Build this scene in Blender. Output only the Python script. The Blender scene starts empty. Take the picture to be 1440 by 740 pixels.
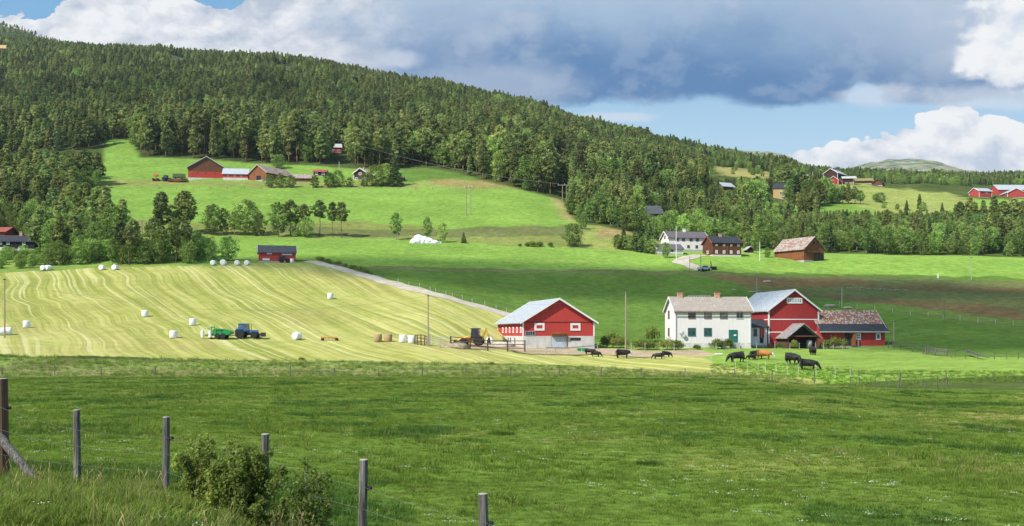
import bpy, bmesh, math, random
import numpy as np
from mathutils import Vector, Matrix
R = math.radians
F = 1544.0            # focal length in photograph pixels (1440 wide)
CX, HY = 720.0, 470.0 # principal column, horizon row
rng = np.random.default_rng(7)
random.seed(11)
scene = bpy.context.scene
COL = scene.collection

# ------------------------------------------------------------------ noise
def _hash(ix, iy, s):
    h = (ix * 374761393 + iy * 668265263 + s * 1442695041) & 0xFFFFFFFF
    h = ((h ^ (h >> 13)) * 1274126177) & 0xFFFFFFFF
    return ((h ^ (h >> 16)) & 0xFFFF) / 65535.0
def vnoise(x, y, s=0):
    x = np.asarray(x, float); y = np.asarray(y, float)
    fx = np.floor(x); fy = np.floor(y)
    ix = fx.astype(np.int64); iy = fy.astype(np.int64)
    tx = x - fx; ty = y - fy
    tx = tx * tx * (3 - 2 * tx); ty = ty * ty * (3 - 2 * ty)
    a = _hash(ix, iy, s); b = _hash(ix + 1, iy, s); c = _hash(ix, iy + 1, s); d = _hash(ix + 1, iy + 1, s)
    return (a * (1 - tx) + b * tx) * (1 - ty) + (c * (1 - tx) + d * tx) * ty
def fbm(x, y, s=0, n=4):
    t = 0; a = 0.5; tot = 0
    for i in range(n):
        t = t + a * vnoise(x * 2 ** i + 13.7 * i, y * 2 ** i - 7.1 * i, s + i); tot += a; a *= 0.5
    return t / tot
def sstep(a, b, x):
    t = np.clip((x - a) / (b - a), 0, 1); return t * t * (3 - 2 * t)

# ------------------------------------------------------------------ terrain table: photograph row of the ground against depth
PROF = {
 -300: [(3,1250),(8,868),(12,718),(17,685),(30,624),(60,569),(100,540),(130,531),(136,526),(152,500),(171,476),(190,458),(225,424),(250,394),(258,388),(268,380),(285,366),(300,352),(340,324),(380,294),(420,266),(470,244),(520,220),(640,184),(880,124),(1200,70),(1700,54),(2300,70),(6000,250)],
 0:   [(3,1250),(8,868),(12,720),(17,688),(30,624),(60,568),(100,539),(130,531),(136,526),(152,499),(171,474),(190,455),(225,419),(250,390),(258,383),(268,376),(285,362),(300,348),(340,320),(380,290),(420,262),(470,240),(520,216),(640,180),(880,120),(1200,66),(1700,52),(2300,70),(6000,250)],
 200: [(3,1270),(8,880),(12,735),(17,690),(30,625),(60,568),(100,539),(130,531),(136,527),(152,503),(171,477),(190,456),(225,415),(250,384),(259,375),(268,371),(285,355),(315,340),(330,331),(375,300),(430,266),(452,252),(490,226),(520,207),(620,170),(880,112),(1150,76),(1400,78),(2000,120),(6000,260)],
 400: [(3,1400),(8,950),(12,795),(17,728),(30,632),(60,569),(100,540),(130,531),(137,528),(152,506),(170,482),(190,458),(225,417),(252,380),(262,371),(276,366),(312,341),(330,333),(375,302),(430,266),(452,252),(475,240),(500,226),(620,182),(850,122),(1100,90),(1300,92),(2000,140),(6000,270)],
 600: [(3,1480),(8,1005),(13,835),(17,750),(30,638),(60,570),(100,540),(130,531),(137,529),(150,508),(160,496),(176,480),(184,472),(198,452),(215,430),(231,412),(262,383),(270,376),(312,345),(325,338),(372,302),(432,266),(470,247),(490,238),(580,204),(750,164),(1000,126),(1200,124),(2000,170),(6000,280)],
 720: [(3,1500),(8,1010),(13,836),(17,749),(30,640),(60,571),(100,540),(130,531),(138,529),(150,512),(165,501),(178,493),(185,489),(192,484),(206,464),(223,443),(255,403),(277,378),(312,350),(327,338),(372,302),(437,267),(472,244),(600,206),(800,170),(1000,150),(1200,148),(2000,190),(6000,290)],
 850: [(3,1500),(8,1010),(13,836),(17,749),(30,640),(60,571),(100,541),(130,531),(139,529),(152,515),(166,503),(178,496),(186,491),(195,487),(211,470),(241,431),(276,386),(284,379),(307,357),(332,337),(352,322),(362,317),(400,302),(480,272),(600,242),(780,212),(950,188),(1150,186),(2000,215),(6000,300)],
 1000:[(3,1500),(8,1010),(13,836),(17,749),(30,640),(60,571),(100,543),(126,532),(136,529),(145,517),(160,506),(172,498),(182,491),(190,488),(200,484),(213,470),(236,441),(251,421),(279,386),(301,363),(312,358),(330,350),(345,345),(400,320),(480,292),(620,262),(800,240),(1050,220),(1250,219),(2000,235),(6000,300)],
 1150:[(3,1500),(8,1010),(13,836),(17,749),(30,640),(60,572),(80,552),(92,546),(100,548),(112,546),(120,541),(128,533),(140,523),(152,511),(165,502),(180,494),(196,489),(206,485),(217,474),(241,441),(259,416),(281,391),(296,376),(306,367),(320,361),(337,357),(400,330),(500,302),(560,290),(640,272),(700,259),(800,252),(1000,248),(1200,249),(2000,255),(6000,300)],
 1300:[(3,1500),(8,1010),(13,836),(17,749),(30,642),(50,595),(60,578),(66,574),(76,576),(88,560),(100,550),(110,544),(122,532),(135,520),(148,509),(156,506),(166,503),(176,497),(202,478),(229,451),(251,421),(281,394),(311,366),(331,361),(380,342),(450,317),(500,308),(580,294),(680,266),(800,258),(1000,254),(1200,252),(1500,254),(6000,300)],
 1440:[(3,1500),(8,1010),(13,836),(17,749),(30,644),(50,597),(60,583),(70,578),(80,569),(92,553),(100,549),(112,538),(125,523),(140,512),(152,507),(164,505),(174,498),(206,471),(226,451),(251,421),(281,396),(309,369),(331,363),(380,342),(450,316),(500,304),(560,294),(640,281),(720,274),(900,262),(1100,256),(1300,251),(1600,254),(6000,300)],
 1740:[(3,1500),(8,1010),(13,836),(17,749),(30,645),(50,600),(60,586),(80,572),(100,552),(125,525),(140,513),(152,508),(164,506),(206,473),(251,423),(281,398),(309,371),(331,365),(450,318),(560,296),(720,276),(1300,251),(1600,254),(6000,300)],
}
ROWS = np.concatenate([np.geomspace(3, 60, 170, endpoint=False), np.linspace(60, 150, 170, endpoint=False),
    np.linspace(150, 350, 340, endpoint=False), np.linspace(350, 720, 190, endpoint=False),
    np.geomspace(720, 1900, 90, endpoint=False), np.geomspace(1900, 6000, 16)])
COLS = np.concatenate([np.arange(-900, -20, 22.0), np.arange(-20, 1461, 3.5), np.arange(1465, 2350, 22.0)])
def _build_table():
    xs = sorted(PROF); lr = np.log(ROWS)
    prof = []
    for x in xs:
        d = np.array([p[0] for p in PROF[x]], float); y = np.array([p[1] for p in PROF[x]], float)
        # interpolate elevation (metres), smooth it a little along depth
        z = (HY - y) / F * d
        zz = np.interp(ROWS, d, z)
        prof.append(zz)
    prof = np.array(prof)                                     # (nx, rows)
    T = np.empty((len(COLS), len(ROWS)))
    xs = np.array(xs, float)
    # smooth (cosine) blend across columns
    xc = np.clip(COLS, xs[0], xs[-1])
    i = np.clip(np.searchsorted(xs, xc, 'right') - 1, 0, len(xs) - 2)
    t = (xc - xs[i]) / (xs[i + 1] - xs[i]); t = t * 0.45 + (t * t * (3 - 2 * t)) * 0.55
    T = prof[i] * (1 - t)[:, None] + prof[i + 1] * t[:, None]
    def blur(A, k, ax):
        w = np.exp(-0.5 * (np.arange(-3 * k, 3 * k + 1) / k) ** 2); w /= w.sum()
        pad = [(0, 0), (0, 0)]; pad[ax] = (3 * k, 3 * k)
        B = np.pad(A, pad, mode='edge'); out = 0
        for j, ww in enumerate(w):
            sl = [slice(None), slice(None)]; sl[ax] = slice(j, j + A.shape[ax]); out = out + ww * B[tuple(sl)]
        return out
    T = blur(T, 3, 1); T = blur(T, 6, 0)
    Xg = (COLS[:, None] - CX) / F * ROWS[None, :]; Yg = np.broadcast_to(ROWS[None, :], Xg.shape)
    amp = np.interp(ROWS, [3, 20, 60, 125, 150, 200, 300, 500, 1000, 6000], [.05, .10, .25, .35, .4, .75, .9, 2, 7, 25])[None, :]
    big = fbm(Xg / 30 + 5, Yg / 30, 3, 3) - 0.5
    amp2 = np.interp(ROWS, [3, 15, 60, 150, 400], [.03, .07, .12, .14, .25])[None, :]
    small = fbm(Xg / 2.6, Yg / 3.2, 9, 3) - 0.5
    T = T + amp * big + amp2 * small
    return T, Xg, Yg
TZ, TX, TY = _build_table()
TPY = HY - TZ / TY * F                                        # photograph row of every ground vertex
def gz(X, Y):
    """ground elevation"""
    X = np.asarray(X, float); Y = np.maximum(np.asarray(Y, float), 3.01)
    px = np.clip(X / Y * F + CX, COLS[0], COLS[-1] - 1e-3); Yc = np.minimum(Y, ROWS[-1] - 1)
    i = np.clip(np.searchsorted(COLS, px, 'right') - 1, 0, len(COLS) - 2)
    j = np.clip(np.searchsorted(ROWS, Yc, 'right') - 1, 0, len(ROWS) - 2)
    a = (px - COLS[i]) / (COLS[i + 1] - COLS[i]); b = (Yc - ROWS[j]) / (ROWS[j + 1] - ROWS[j])
    return (TZ[i, j] * (1 - a) + TZ[i + 1, j] * a) * (1 - b) + (TZ[i, j + 1] * (1 - a) + TZ[i + 1, j + 1] * a) * b
def depth_at(px, py, ymin=3.0):
    """first depth at which the ground in that direction reaches photograph row py"""
    i = int(np.clip(np.searchsorted(COLS, px, 'right') - 1, 0, len(COLS) - 2))
    a = (px - COLS[i]) / (COLS[i + 1] - COLS[i])
    yy = TPY[i] * (1 - a) + TPY[i + 1] * a
    ok = np.nonzero((yy <= py) & (ROWS >= ymin))[0]
    if not len(ok): return float(ROWS[int(np.argmin(yy))])
    j = ok[0]
    if j == 0: return float(ROWS[0])
    y0, y1 = yy[j - 1], yy[j]
    t = 0 if y0 == y1 else np.clip((y0 - py) / (y0 - y1), 0, 1)
    return float(ROWS[j - 1] + t * (ROWS[j] - ROWS[j - 1]))
def at(px, py, ymin=3.0):
    Y = depth_at(px, py, ymin); X = (px - CX) / F * Y
    return Vector((X, Y, float(gz(X, Y))))
def atY(px, Y):
    X = (px - CX) / F * Y
    return Vector((X, Y, float(gz(X, Y))))

# ------------------------------------------------------------------ tags and object helpers
def tag(o, label=None, cat=None, group=None, kind=None):
    if label: o['label'] = label
    if cat: o['category'] = cat
    if group: o['group'] = group
    if kind: o['kind'] = kind
    return o
def empty(name, loc, rz=0.0, label=None, cat=None, group=None):
    o = bpy.data.objects.new(name, None); COL.objects.link(o)
    o.location = loc; o.rotation_euler = (0, 0, rz); o.empty_display_size = 0.3
    return tag(o, label, cat, group)
def link(name, me, parent=None):
    o = bpy.data.objects.new(name, me); COL.objects.link(o)
    if parent is not None: o.parent = parent
    return o
def np_mesh(name, V, faces_flat, nper, mat, smooth=False):
    """mesh from a vertex array and flat index array with nper corners a face"""
    me = bpy.data.meshes.new(name)
    V = np.asarray(V, np.float32); idx = np.asarray(faces_flat, np.int32).ravel()
    nf = len(idx) // nper
    me.vertices.add(len(V)); me.vertices.foreach_set('co', V.ravel())
    me.loops.add(len(idx)); me.loops.foreach_set('vertex_index', idx)
    me.polygons.add(nf); me.polygons.foreach_set('loop_start', np.arange(nf, dtype=np.int32) * nper)
    try: me.polygons.foreach_set('loop_total', np.full(nf, nper, np.int32))
    except Exception: pass
    me.polygons.foreach_set('use_smooth', np.full(nf, smooth, bool))
    if mat: me.materials.append(mat)
    me.update(calc_edges=True); me.validate()
    return me

class MB:
    """collects solids into one bmesh"""
    def __init__(s): s.bm = bmesh.new()
    def box(s, c, size, rz=0.0, rx=0.0, ry=0.0, taper=1.0):
        r = bmesh.ops.create_cube(s.bm, size=1.0)
        for v in r['verts']:
            if v.co.z > 0 and taper != 1.0: v.co.x *= taper; v.co.y *= taper
        M = Matrix.Translation(c) @ Matrix.Rotation(rz, 4, 'Z') @ Matrix.Rotation(ry, 4, 'Y') @ Matrix.Rotation(rx, 4, 'X') @ Matrix.Diagonal((size[0], size[1], size[2], 1))
        bmesh.ops.transform(s.bm, matrix=M, verts=r['verts']); return s
    def tube(s, p, q, r, r2=None, n=8):
        p = Vector(p); q = Vector(q); d = q - p; L = d.length
        if L < 1e-6: return s
        res = bmesh.ops.create_cone(s.bm, cap_ends=True, segments=n, radius1=r, radius2=r if r2 is None else r2, depth=L)
        M = Matrix.Translation((p + q) / 2) @ d.to_track_quat('Z', 'Y').to_matrix().to_4x4()
        bmesh.ops.transform(s.bm, matrix=M, verts=res['verts']); return s
    def prism(s, pts, axis, a, b):
        """polygon pts (2-D) extruded from a to b along axis ('x': pts are (y,z); 'y': pts are (x,z); 'z': pts are (x,y))"""
        def mk(p, t):
            return {'x': (t, p[0], p[1]), 'y': (p[0], t, p[1]), 'z': (p[0], p[1], t)}[axis]
        va = [s.bm.verts.new(mk(p, a)) for p in pts]; vb = [s.bm.verts.new(mk(p, b)) for p in pts]
        n = len(pts)
        s.bm.faces.new(va); s.bm.faces.new(vb[::-1])
        for i in range(n): s.bm.faces.new((va[i], vb[i], vb[(i + 1) % n], va[(i + 1) % n]))
        return s
    def ball(s, c, r, sub=2, sc=(1, 1, 1), rough=0.0):
        res = bmesh.ops.create_icosphere(s.bm, subdivisions=sub, radius=r)
        for v in res['verts']:
            k = 1 + rough * random.uniform(-1, 1)
            v.co = Vector((v.co.x * sc[0] * k, v.co.y * sc[1] * k, v.co.z * sc[2] * k)) + Vector(c)
        return s
    def lathe(s, prof, c=(0, 0, 0), n=16, axis='z'):
        rings = []
        for (r, h) in prof:
            ring = []
            for k in range(n):
                a = 2 * math.pi * k / n; u, w = r * math.cos(a), r * math.sin(a)
                co = {'z': (u, w, h), 'y': (u, h, w), 'x': (h, u, w)}[axis]
                ring.append(s.bm.verts.new(Vector(co) + Vector(c)))
            rings.append(ring)
        for i in range(len(rings) - 1):
            for k in range(n):
                s.bm.faces.new((rings[i][k], rings[i][(k + 1) % n], rings[i + 1][(k + 1) % n], rings[i + 1][k]))
        s.bm.faces.new(rings[0][::-1]); s.bm.faces.new(rings[-1])
        return s
    def mesh(s, name, mat, bevel=0.0, smooth=False):
        bmesh.ops.recalc_face_normals(s.bm, faces=s.bm.faces)
        if bevel:
            bmesh.ops.bevel(s.bm, geom=list(s.bm.edges), offset=bevel, segments=2, affect='EDGES', clamp_overlap=True)
        me = bpy.data.meshes.new(name); s.bm.to_mesh(me); s.bm.free()
        if mat: me.materials.append(mat)
        if smooth:
            for p in me.polygons: p.use_smooth = True
        return me
    def build(s, name, mat, parent=None, bevel=0.0, smooth=False):
        return link(name, s.mesh(name, mat, bevel, smooth), parent)
# ------------------------------------------------------------------ materials
class NT:
    def __init__(s, nt): s.nt = nt; s.n = nt.nodes; s.l = nt.links
    def new(s, t, **kw):
        n = s.n.new(t)
        for k, v in kw.items(): setattr(n, k, v)
        return n
    def put(s, sock, v):
        if hasattr(v, 'is_output') or isinstance(v, bpy.types.NodeSocket): s.l.new(v, sock)
        else: sock.default_value = v
    def m(s, op, a, b=0.0, c=0.0, clamp=False):
        n = s.new('ShaderNodeMath', operation=op, use_clamp=clamp)
        s.put(n.inputs[0], a); s.put(n.inputs[1], b); s.put(n.inputs[2], c); return n.outputs[0]
    def mr(s, v, a, b, c=0.0, d=1.0, smooth=True):
        n = s.new('ShaderNodeMapRange', interpolation_type='SMOOTHSTEP' if smooth else 'LINEAR')
        for i, x in enumerate((v, a, b, c, d)): s.put(n.inputs[i], x)
        return n.outputs[0]
    def mix(s, f, a, b, blend='MIX'):
        n = s.new('ShaderNodeMix', data_type='RGBA', blend_type=blend)
        s.put(n.inputs[0], f)
        for i, v in ((6, a), (7, b)):
            if isinstance(v, tuple) and len(v) == 3: v = (*v, 1)
            s.put(n.inputs[i], v)
        return n.outputs[2]
    def noise(s, vec, scale, detail=4, rough=0.55, dist=0.0, out=0):
        n = s.new('ShaderNodeTexNoise')
        if vec is not None: s.l.new(vec, n.inputs['Vector'])
        s.put(n.inputs['Scale'], scale); s.put(n.inputs['Detail'], detail); s.put(n.inputs['Roughness'], rough); s.put(n.inputs['Distortion'], dist)
        return n.outputs[out]
    def vscale(s, vec, v):
        n = s.new('ShaderNodeVectorMath', operation='MULTIPLY'); s.l.new(vec, n.inputs[0]); n.inputs[1].default_value = v; return n.outputs[0]
    def bump(s, h, strength=0.5, dist=0.05):
        n = s.new('ShaderNodeBump'); s.put(n.inputs['Strength'], strength); s.put(n.inputs['Distance'], dist); s.l.new(h, n.inputs['Height']); return n.outputs[0]
def new_mat(name):
    m = bpy.data.materials.new(name); m.use_nodes = True; m.node_tree.nodes.clear()
    t = NT(m.node_tree); out = t.new('ShaderNodeOutputMaterial'); return m, t, out
def principled(t, out, col, rough=0.8, metal=0.0, normal=None, spec=0.3):
    b = t.new('ShaderNodeBsdfPrincipled'); t.put(b.inputs['Base Color'], (*col, 1) if isinstance(col, tuple) and len(col) == 3 else col)
    t.put(b.inputs['Roughness'], rough); t.put(b.inputs['Metallic'], metal); t.put(b.inputs['Specular IOR Level'], spec)
    if normal is not None: t.l.new(normal, b.inputs['Normal'])
    t.l.new(b.outputs[0], out.inputs[0]); return b
def c3(a, k): return tuple(x * k for x in a)
def M_plain(name, col, rough=0.6, metal=0.0, var=0.15, scale=3.0, spec=0.35, bump=0.0):
    m, t, out = new_mat(name)
    tc = t.new('ShaderNodeTexCoord'); n = t.noise(tc.outputs['Object'], scale, 5, 0.6)
    f = t.mr(n, 0.3, 0.7)
    c = t.mix(f, c3(col, 1 - var), c3(col, 1 + var))
    nb = t.noise(tc.outputs['Object'], scale * 8, 4, 0.6)
    principled(t, out, c, rough, metal, t.bump(nb, bump, 0.02) if bump else None, spec); return m
def M_boards(name, col, col2, var=0.5, vert=True, rough=0.85, board=5.0):
    """weathered timber cladding: streaks along the boards"""
    m, t, out = new_mat(name)
    tc = t.new('ShaderNodeTexCoord'); o = tc.outputs['Object']
    v = t.vscale(o, (board, board, 0.25) if vert else (0.25, 0.25, board))
    n1 = t.noise(v, 1.0, 4, 0.65); n2 = t.noise(o, 0.5, 4, 0.6); n3 = t.noise(v, 3.0, 2, 0.5)
    f = t.m('ADD', t.m('MULTIPLY', n1, 0.65), t.m('MULTIPLY', n2, 0.35))
    c = t.mix(t.mr(f, 0.5 - var / 2, 0.5 + var / 2), col, col2)
    sp = t.new('ShaderNodeSeparateXYZ'); t.l.new(o, sp.inputs[0])
    s = t.m('ADD', sp.outputs[0], sp.outputs[1]) if vert else sp.outputs[2]
    g = t.m('FRACT', t.m('MULTIPLY', s, 5.5)); gap = t.m('LESS_THAN', g, 0.09)
    stain = t.noise(t.vscale(o, (2.5, 2.5, .35)), 1.0, 5, 0.7)
    c = t.mix(t.m('MULTIPLY', t.mr(stain, .5, .75), 0.35), c, c3(col, 0.5))
    c = t.mix(t.m('MULTIPLY', gap, 0.45), c, c3(col, 0.35))
    h = t.m('ADD', t.m('MULTIPLY', n3, 0.5), t.m('MULTIPLY', gap, -1.0))
    principled(t, out, c, rough, 0, t.bump(h, 0.4, 0.03), 0.2); return m
def M_roofmetal(name, base, rust, amount=0.5, rust2=(0.10, 0.03, 0.015), metal=0.3, rough=0.5, sheet=True):
    m, t, out = new_mat(name)
    tc = t.new('ShaderNodeTexCoord'); o = tc.outputs['Object']
    n1 = t.noise(t.vscale(o, (0.5, 0.5, 0.5)), 1.0, 6, 0.7, 0.6)
    br = t.noise(t.vscale(o, (1.1, 0.55, 0.8)), 1.0, 0, 0.5)
    vor = t.new('ShaderNodeTexVoronoi', distance='CHEBYCHEV'); t.l.new(t.vscale(o, (0.9, 0.55, 0.9)), vor.inputs['Vector'])
    bw = t.new('ShaderNodeRGBToBW'); t.l.new(vor.outputs['Color'], bw.inputs[0])
    f = t.m('ADD', t.m('MULTIPLY', n1, 0.62), t.m('MULTIPLY', bw.outputs[0], 0.38))
    lo = 0.62 - amount * 0.28
    f2 = t.mr(f, lo - 0.035, lo + 0.035)
    nf = t.noise(o, 5.0, 4, 0.7)
    rc = t.mix(t.mr(nf, 0.35, 0.65), rust, rust2)
    bc = t.mix(t.mr(n1, 0.3, 0.7), c3(base, 0.85), c3(base, 1.12))
    c = t.mix(t.m('MULTIPLY', f2, 0.9), bc, rc)
    sp = t.new('ShaderNodeSeparateXYZ'); t.l.new(o, sp.inputs[0])
    w = t.m('SINE', t.m('MULTIPLY', t.m('ADD', sp.outputs[0], sp.outputs[1]), 30.0))
    principled(t, out, c, rough, t.m('MULTIPLY', t.m('SUBTRACT', 1.0, f2), metal), t.bump(w, 0.25, 0.03), 0.3); return m
def M_foliage(name, a, b, c, trans=0.25, rough_scale=0.7, stands=False):
    """leaves: per-plant tint from Object Info random, clump variation from noise"""
    m, t, out = new_mat(name)
    oi = t.new('ShaderNodeObjectInfo'); tc = t.new('ShaderNodeTexCoord')
    n = t.noise(tc.outputs['Object'], rough_scale, 3, 0.6)
    col = t.mix(oi.outputs['Random'], a, b)
    r2 = t.m('FRACT', t.m('MULTIPLY', oi.outputs['Random'], 7.31))
    col = t.mix(t.m('MULTIPLY', t.m('POWER', r2, 3.0), 0.55), col, c)
    k = t.m('MULTIPLY', t.mr(n, 0.3, 0.7, 0.62, 1.35), t.mr(t.m('FRACT', t.m('MULTIPLY', oi.outputs['Random'], 23.7)), 0, 1, 0.75, 1.2))
    if stands:
     stand = t.noise(oi.outputs['Location'], 0.022, 3, 0.6)          # stands of differing age and species, plus dark shade put into the tint
     col = t.mix(t.m('MULTIPLY', t.mr(stand, .42, .62), 0.5), col, t.mix(1.0, col, (0.84, 0.98, 0.92), 'MULTIPLY'))
     k = t.m('MULTIPLY', k, t.mr(t.noise(oi.outputs['Location'], 0.03, 4, 0.65), .36, .64, .76, 1.42))  # broad patches of dark shade painted into the leaf brightness by noise
    cm = t.new('ShaderNodeCombineXYZ')
    for i in range(3): t.l.new(k, cm.inputs[i])
    col = t.mix(1.0, col, cm.outputs[0], 'MULTIPLY')
    d = t.new('ShaderNodeBsdfDiffuse'); t.l.new(col, d.inputs[0])
    tr = t.new('ShaderNodeBsdfTranslucent'); t.l.new(t.mix(1.0, col, (1.12, 1.12, 0.68), 'MULTIPLY'), tr.inputs[0])
    mx = t.new('ShaderNodeMixShader'); mx.inputs[0].default_value = trans
    t.l.new(d.outputs[0], mx.inputs[1]); t.l.new(tr.outputs[0], mx.inputs[2]); t.l.new(mx.outputs[0], out.inputs[0]); return m
def M_glass(name, col=(0.03, 0.04, 0.05), rough=0.08):
    m, t, out = new_mat(name)
    tc = t.new('ShaderNodeTexCoord'); n = t.noise(tc.outputs['Object'], 1.3, 3)
    principled(t, out, t.mix(t.mr(n, .35, .65), c3(col, .6), c3(col, 1.6)), rough, 0, None, 0.6); return m

RED = M_boards('red_boards', (0.55, 0.068, 0.052), (0.43, 0.050, 0.042), 0.5)
RED_DEEP = M_boards('deep_red_boards', (0.42, 0.046, 0.042), (0.32, 0.035, 0.033), 0.5)
RED_FAR = M_boards('bright_red_boards', (0.50, 0.075, 0.06), (0.42, 0.055, 0.05), 0.5)
MAROON = M_boards('maroon_boards', (0.085, 0.03, 0.025), (0.06, 0.022, 0.02), 0.5)
WHITEB = M_boards('white_boards', (0.87, 0.80, 0.785), (0.79, 0.725, 0.71), 0.6, board=4.0)
BROWNB = M_boards('brown_boards', (0.20, 0.085, 0.042), (0.10, 0.045, 0.028), 0.45)
GREYB = M_boards('grey_brown_boards', (0.14, 0.085, 0.06), (0.075, 0.05, 0.04), 0.45)
ORANGEB = M_boards('orange_brown_boards', (0.34, 0.125, 0.045), (0.13, 0.055, 0.03), 0.4)
LOGB = M_boards('brown_logs', (0.17, 0.062, 0.032), (0.09, 0.036, 0.022), 0.5, vert=False, board=4.0)
BLACKB = M_boards('black_boards', (0.028, 0.03, 0.036), (0.016, 0.017, 0.02), 0.5)
YELLOWB = M_boards('ochre_boards', (0.56, 0.40, 0.18), (0.48, 0.33, 0.14), 0.5)
def M_post():
    m, t, out = new_mat('weathered_post_wood'); tc = t.new('ShaderNodeTexCoord'); o = tc.outputs['Object']
    g1 = t.noise(t.vscale(o, (55, 55, 1.6)), 1.0, 4, 0.7); g2 = t.noise(t.vscale(o, (9, 9, 2.2)), 1.0, 5, 0.65); g3 = t.noise(t.vscale(o, (110, 110, 2.5)), 1.0, 2, 0.5)
    c = t.mix(t.mr(g1, .40, .60), (0.075, 0.068, 0.058), (0.235, 0.22, 0.195))
    c = t.mix(t.m('MULTIPLY', t.mr(g2, .50, .66), 0.65), c, (0.055, 0.045, 0.034))
    c = t.mix(t.m('MULTIPLY', t.mr(g2, .46, .34), 0.45), c, (0.20, 0.20, 0.155))
    c = t.mix(t.m('MULTIPLY', t.m('LESS_THAN', g3, .37), 0.8), c, (0.025, 0.02, 0.016))
    principled(t, out, c, 0.9, 0, t.bump(g1, 0.8, 0.02), 0.15); return m
POSTW = M_post()
POSTB = M_boards('brown_post_wood', (0.19, 0.12, 0.075), (0.10, 0.055, 0.035), 0.5, board=20)
POLEW = M_boards('utility_pole_wood', (0.40, 0.34, 0.26), (0.28, 0.22, 0.16), 0.6, board=9)
PALEPOST = M_plain('pale_post_wood', (0.42, 0.40, 0.36), 0.9, 0, 0.25, 6)
CONCRETE = M_plain('whitewashed_concrete', (0.60, 0.575, 0.53), 0.95, 0, 0.14, 0.9, 0.2, 0.3)
GREYCON = M_plain('grey_concrete', (0.42, 0.41, 0.39), 0.95, 0, 0.15, 1.0, 0.2, 0.3)
TRIM = M_plain('white_paint', (0.78, 0.77, 0.75), 0.6, 0, 0.05, 2)
TRIMG = M_plain('grey_paint', (0.45, 0.44, 0.42), 0.7, 0, 0.08, 2)
GREEN_T = M_plain('dark_green_paint', (0.02, 0.14, 0.11), 0.5, 0, 0.1, 2)
BROWN_T = M_plain('brown_paint', (0.16, 0.10, 0.08), 0.6, 0, 0.15, 2)
GLASS = M_glass('window_glass')
GLASSP = M_glass('pale_curtained_glass', (0.20, 0.19, 0.18), 0.15)
STEELROOF = M_roofmetal('pale_steel_roof', (0.50, 0.53, 0.56), (0.34, 0.27, 0.21), 0.05, (0.3, 0.25, 0.2), 0.2)
FIBRE = M_roofmetal('beige_tile_roof', (0.36, 0.315, 0.27), (0.32, 0.25, 0.20), 0.3, (0.3, 0.25, 0.21), 0.0, 0.85)
RUSTROOF = M_roofmetal('rusted_sheet_roof', (0.46, 0.38, 0.31), (0.27, 0.095, 0.05), 0.60, (0.135, 0.05, 0.038), 0.0, 0.75)
RUSTLITE = M_roofmetal('part_rusted_sheet_roof', (0.44, 0.39, 0.34), (0.27, 0.13, 0.08), 0.42, (0.2, 0.09, 0.06), 0.1, 0.7)
BLACKROOF = M_plain('black_felt_roof', (0.035, 0.038, 0.045), 0.7, 0, 0.25, 1.5, 0.3, 0.3)
SLATE = M_plain('slate_roof', (0.085, 0.085, 0.09), 0.6, 0, 0.3, 1.8, 0.3, 0.3)
PURPLEROOF = M_plain('plum_grey_roof', (0.13, 0.105, 0.115), 0.75, 0, 0.15, 1.5, 0.3, 0.3)
TURFROOF = M_plain('turf_roof', (0.24, 0.21, 0.085), 0.95, 0, 0.3, 1.5, 0.1, 0.5)
REDROOF = M_plain('red_tile_roof', (0.30, 0.085, 0.06), 0.8, 0, 0.2, 1.2)
BRICK = M_plain('chimney_brick', (0.50, 0.30, 0.21), 0.9, 0, 0.3, 6, 0.2, 0.5)
BRICKDARK = M_plain('sooty_brick', (0.20, 0.065, 0.05), 0.9, 0, 0.3, 6, 0.2, 0.5)
STEEL = M_plain('galvanised_steel', (0.52, 0.53, 0.53), 0.45, 0.5, 0.12, 4)
WIRE = M_plain('fence_wire', (0.20, 0.20, 0.20), 0.6, 0.3, 0.15, 4)
RUBBER = M_plain('tyre_rubber', (0.028, 0.028, 0.03), 0.85, 0, 0.2, 5, 0.2)
BLUE = M_plain('tractor_blue_paint', (0.02, 0.14, 0.42), 0.35, 0, 0.1, 3, 0.5)
GREENP = M_plain('machine_green_paint', (0.012, 0.24, 0.055), 0.35, 0, 0.1, 3, 0.5)
YELLOWP = M_plain('machine_yellow_paint', (0.62, 0.36, 0.03), 0.4, 0, 0.12, 3, 0.5)
ORANGEP = M_plain('machine_orange_paint', (0.62, 0.17, 0.03), 0.45, 0, 0.15, 3, 0.5)
REDP = M_plain('machine_red_paint', (0.50, 0.06, 0.03), 0.45, 0, 0.15, 3, 0.5)
DARKM = M_plain('dark_metal', (0.035, 0.035, 0.038), 0.5, 0.3, 0.2, 4)
GREYP = M_plain('grey_metal_paint', (0.33, 0.34, 0.35), 0.45, 0.2, 0.12, 3)
SILVERP = M_plain('silver_car_paint', (0.45, 0.47, 0.5), 0.3, 0.4, 0.06, 2, 0.5)
def M_bale():
    m, t, out = new_mat('bale_wrap'); tc = t.new('ShaderNodeTexCoord'); o = tc.outputs['Object']
    n = t.noise(t.vscale(o, (1.5, 1.5, 6)), 2.0, 4, 0.6); n2 = t.noise(o, 7, 3)
    principled(t, out, t.mix(t.mr(n, .35, .65), (0.70, 0.71, 0.70), (0.83, 0.83, 0.82)), 0.4, 0, t.bump(n2, 0.5, 0.05), 0.4); return m
WRAP = M_bale()
STRAW = M_plain('straw', (0.42, 0.29, 0.16), 0.95, 0, 0.3, 9, 0.1, 0.6)
STONE = M_plain('field_stone', (0.34, 0.30, 0.24), 0.95, 0, 0.3, 2.5, 0.2, 0.6)
COWBLACK = M_plain('black_hide', (0.016, 0.014, 0.013), 0.6, 0, 0.3, 3, 0.35)
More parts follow.
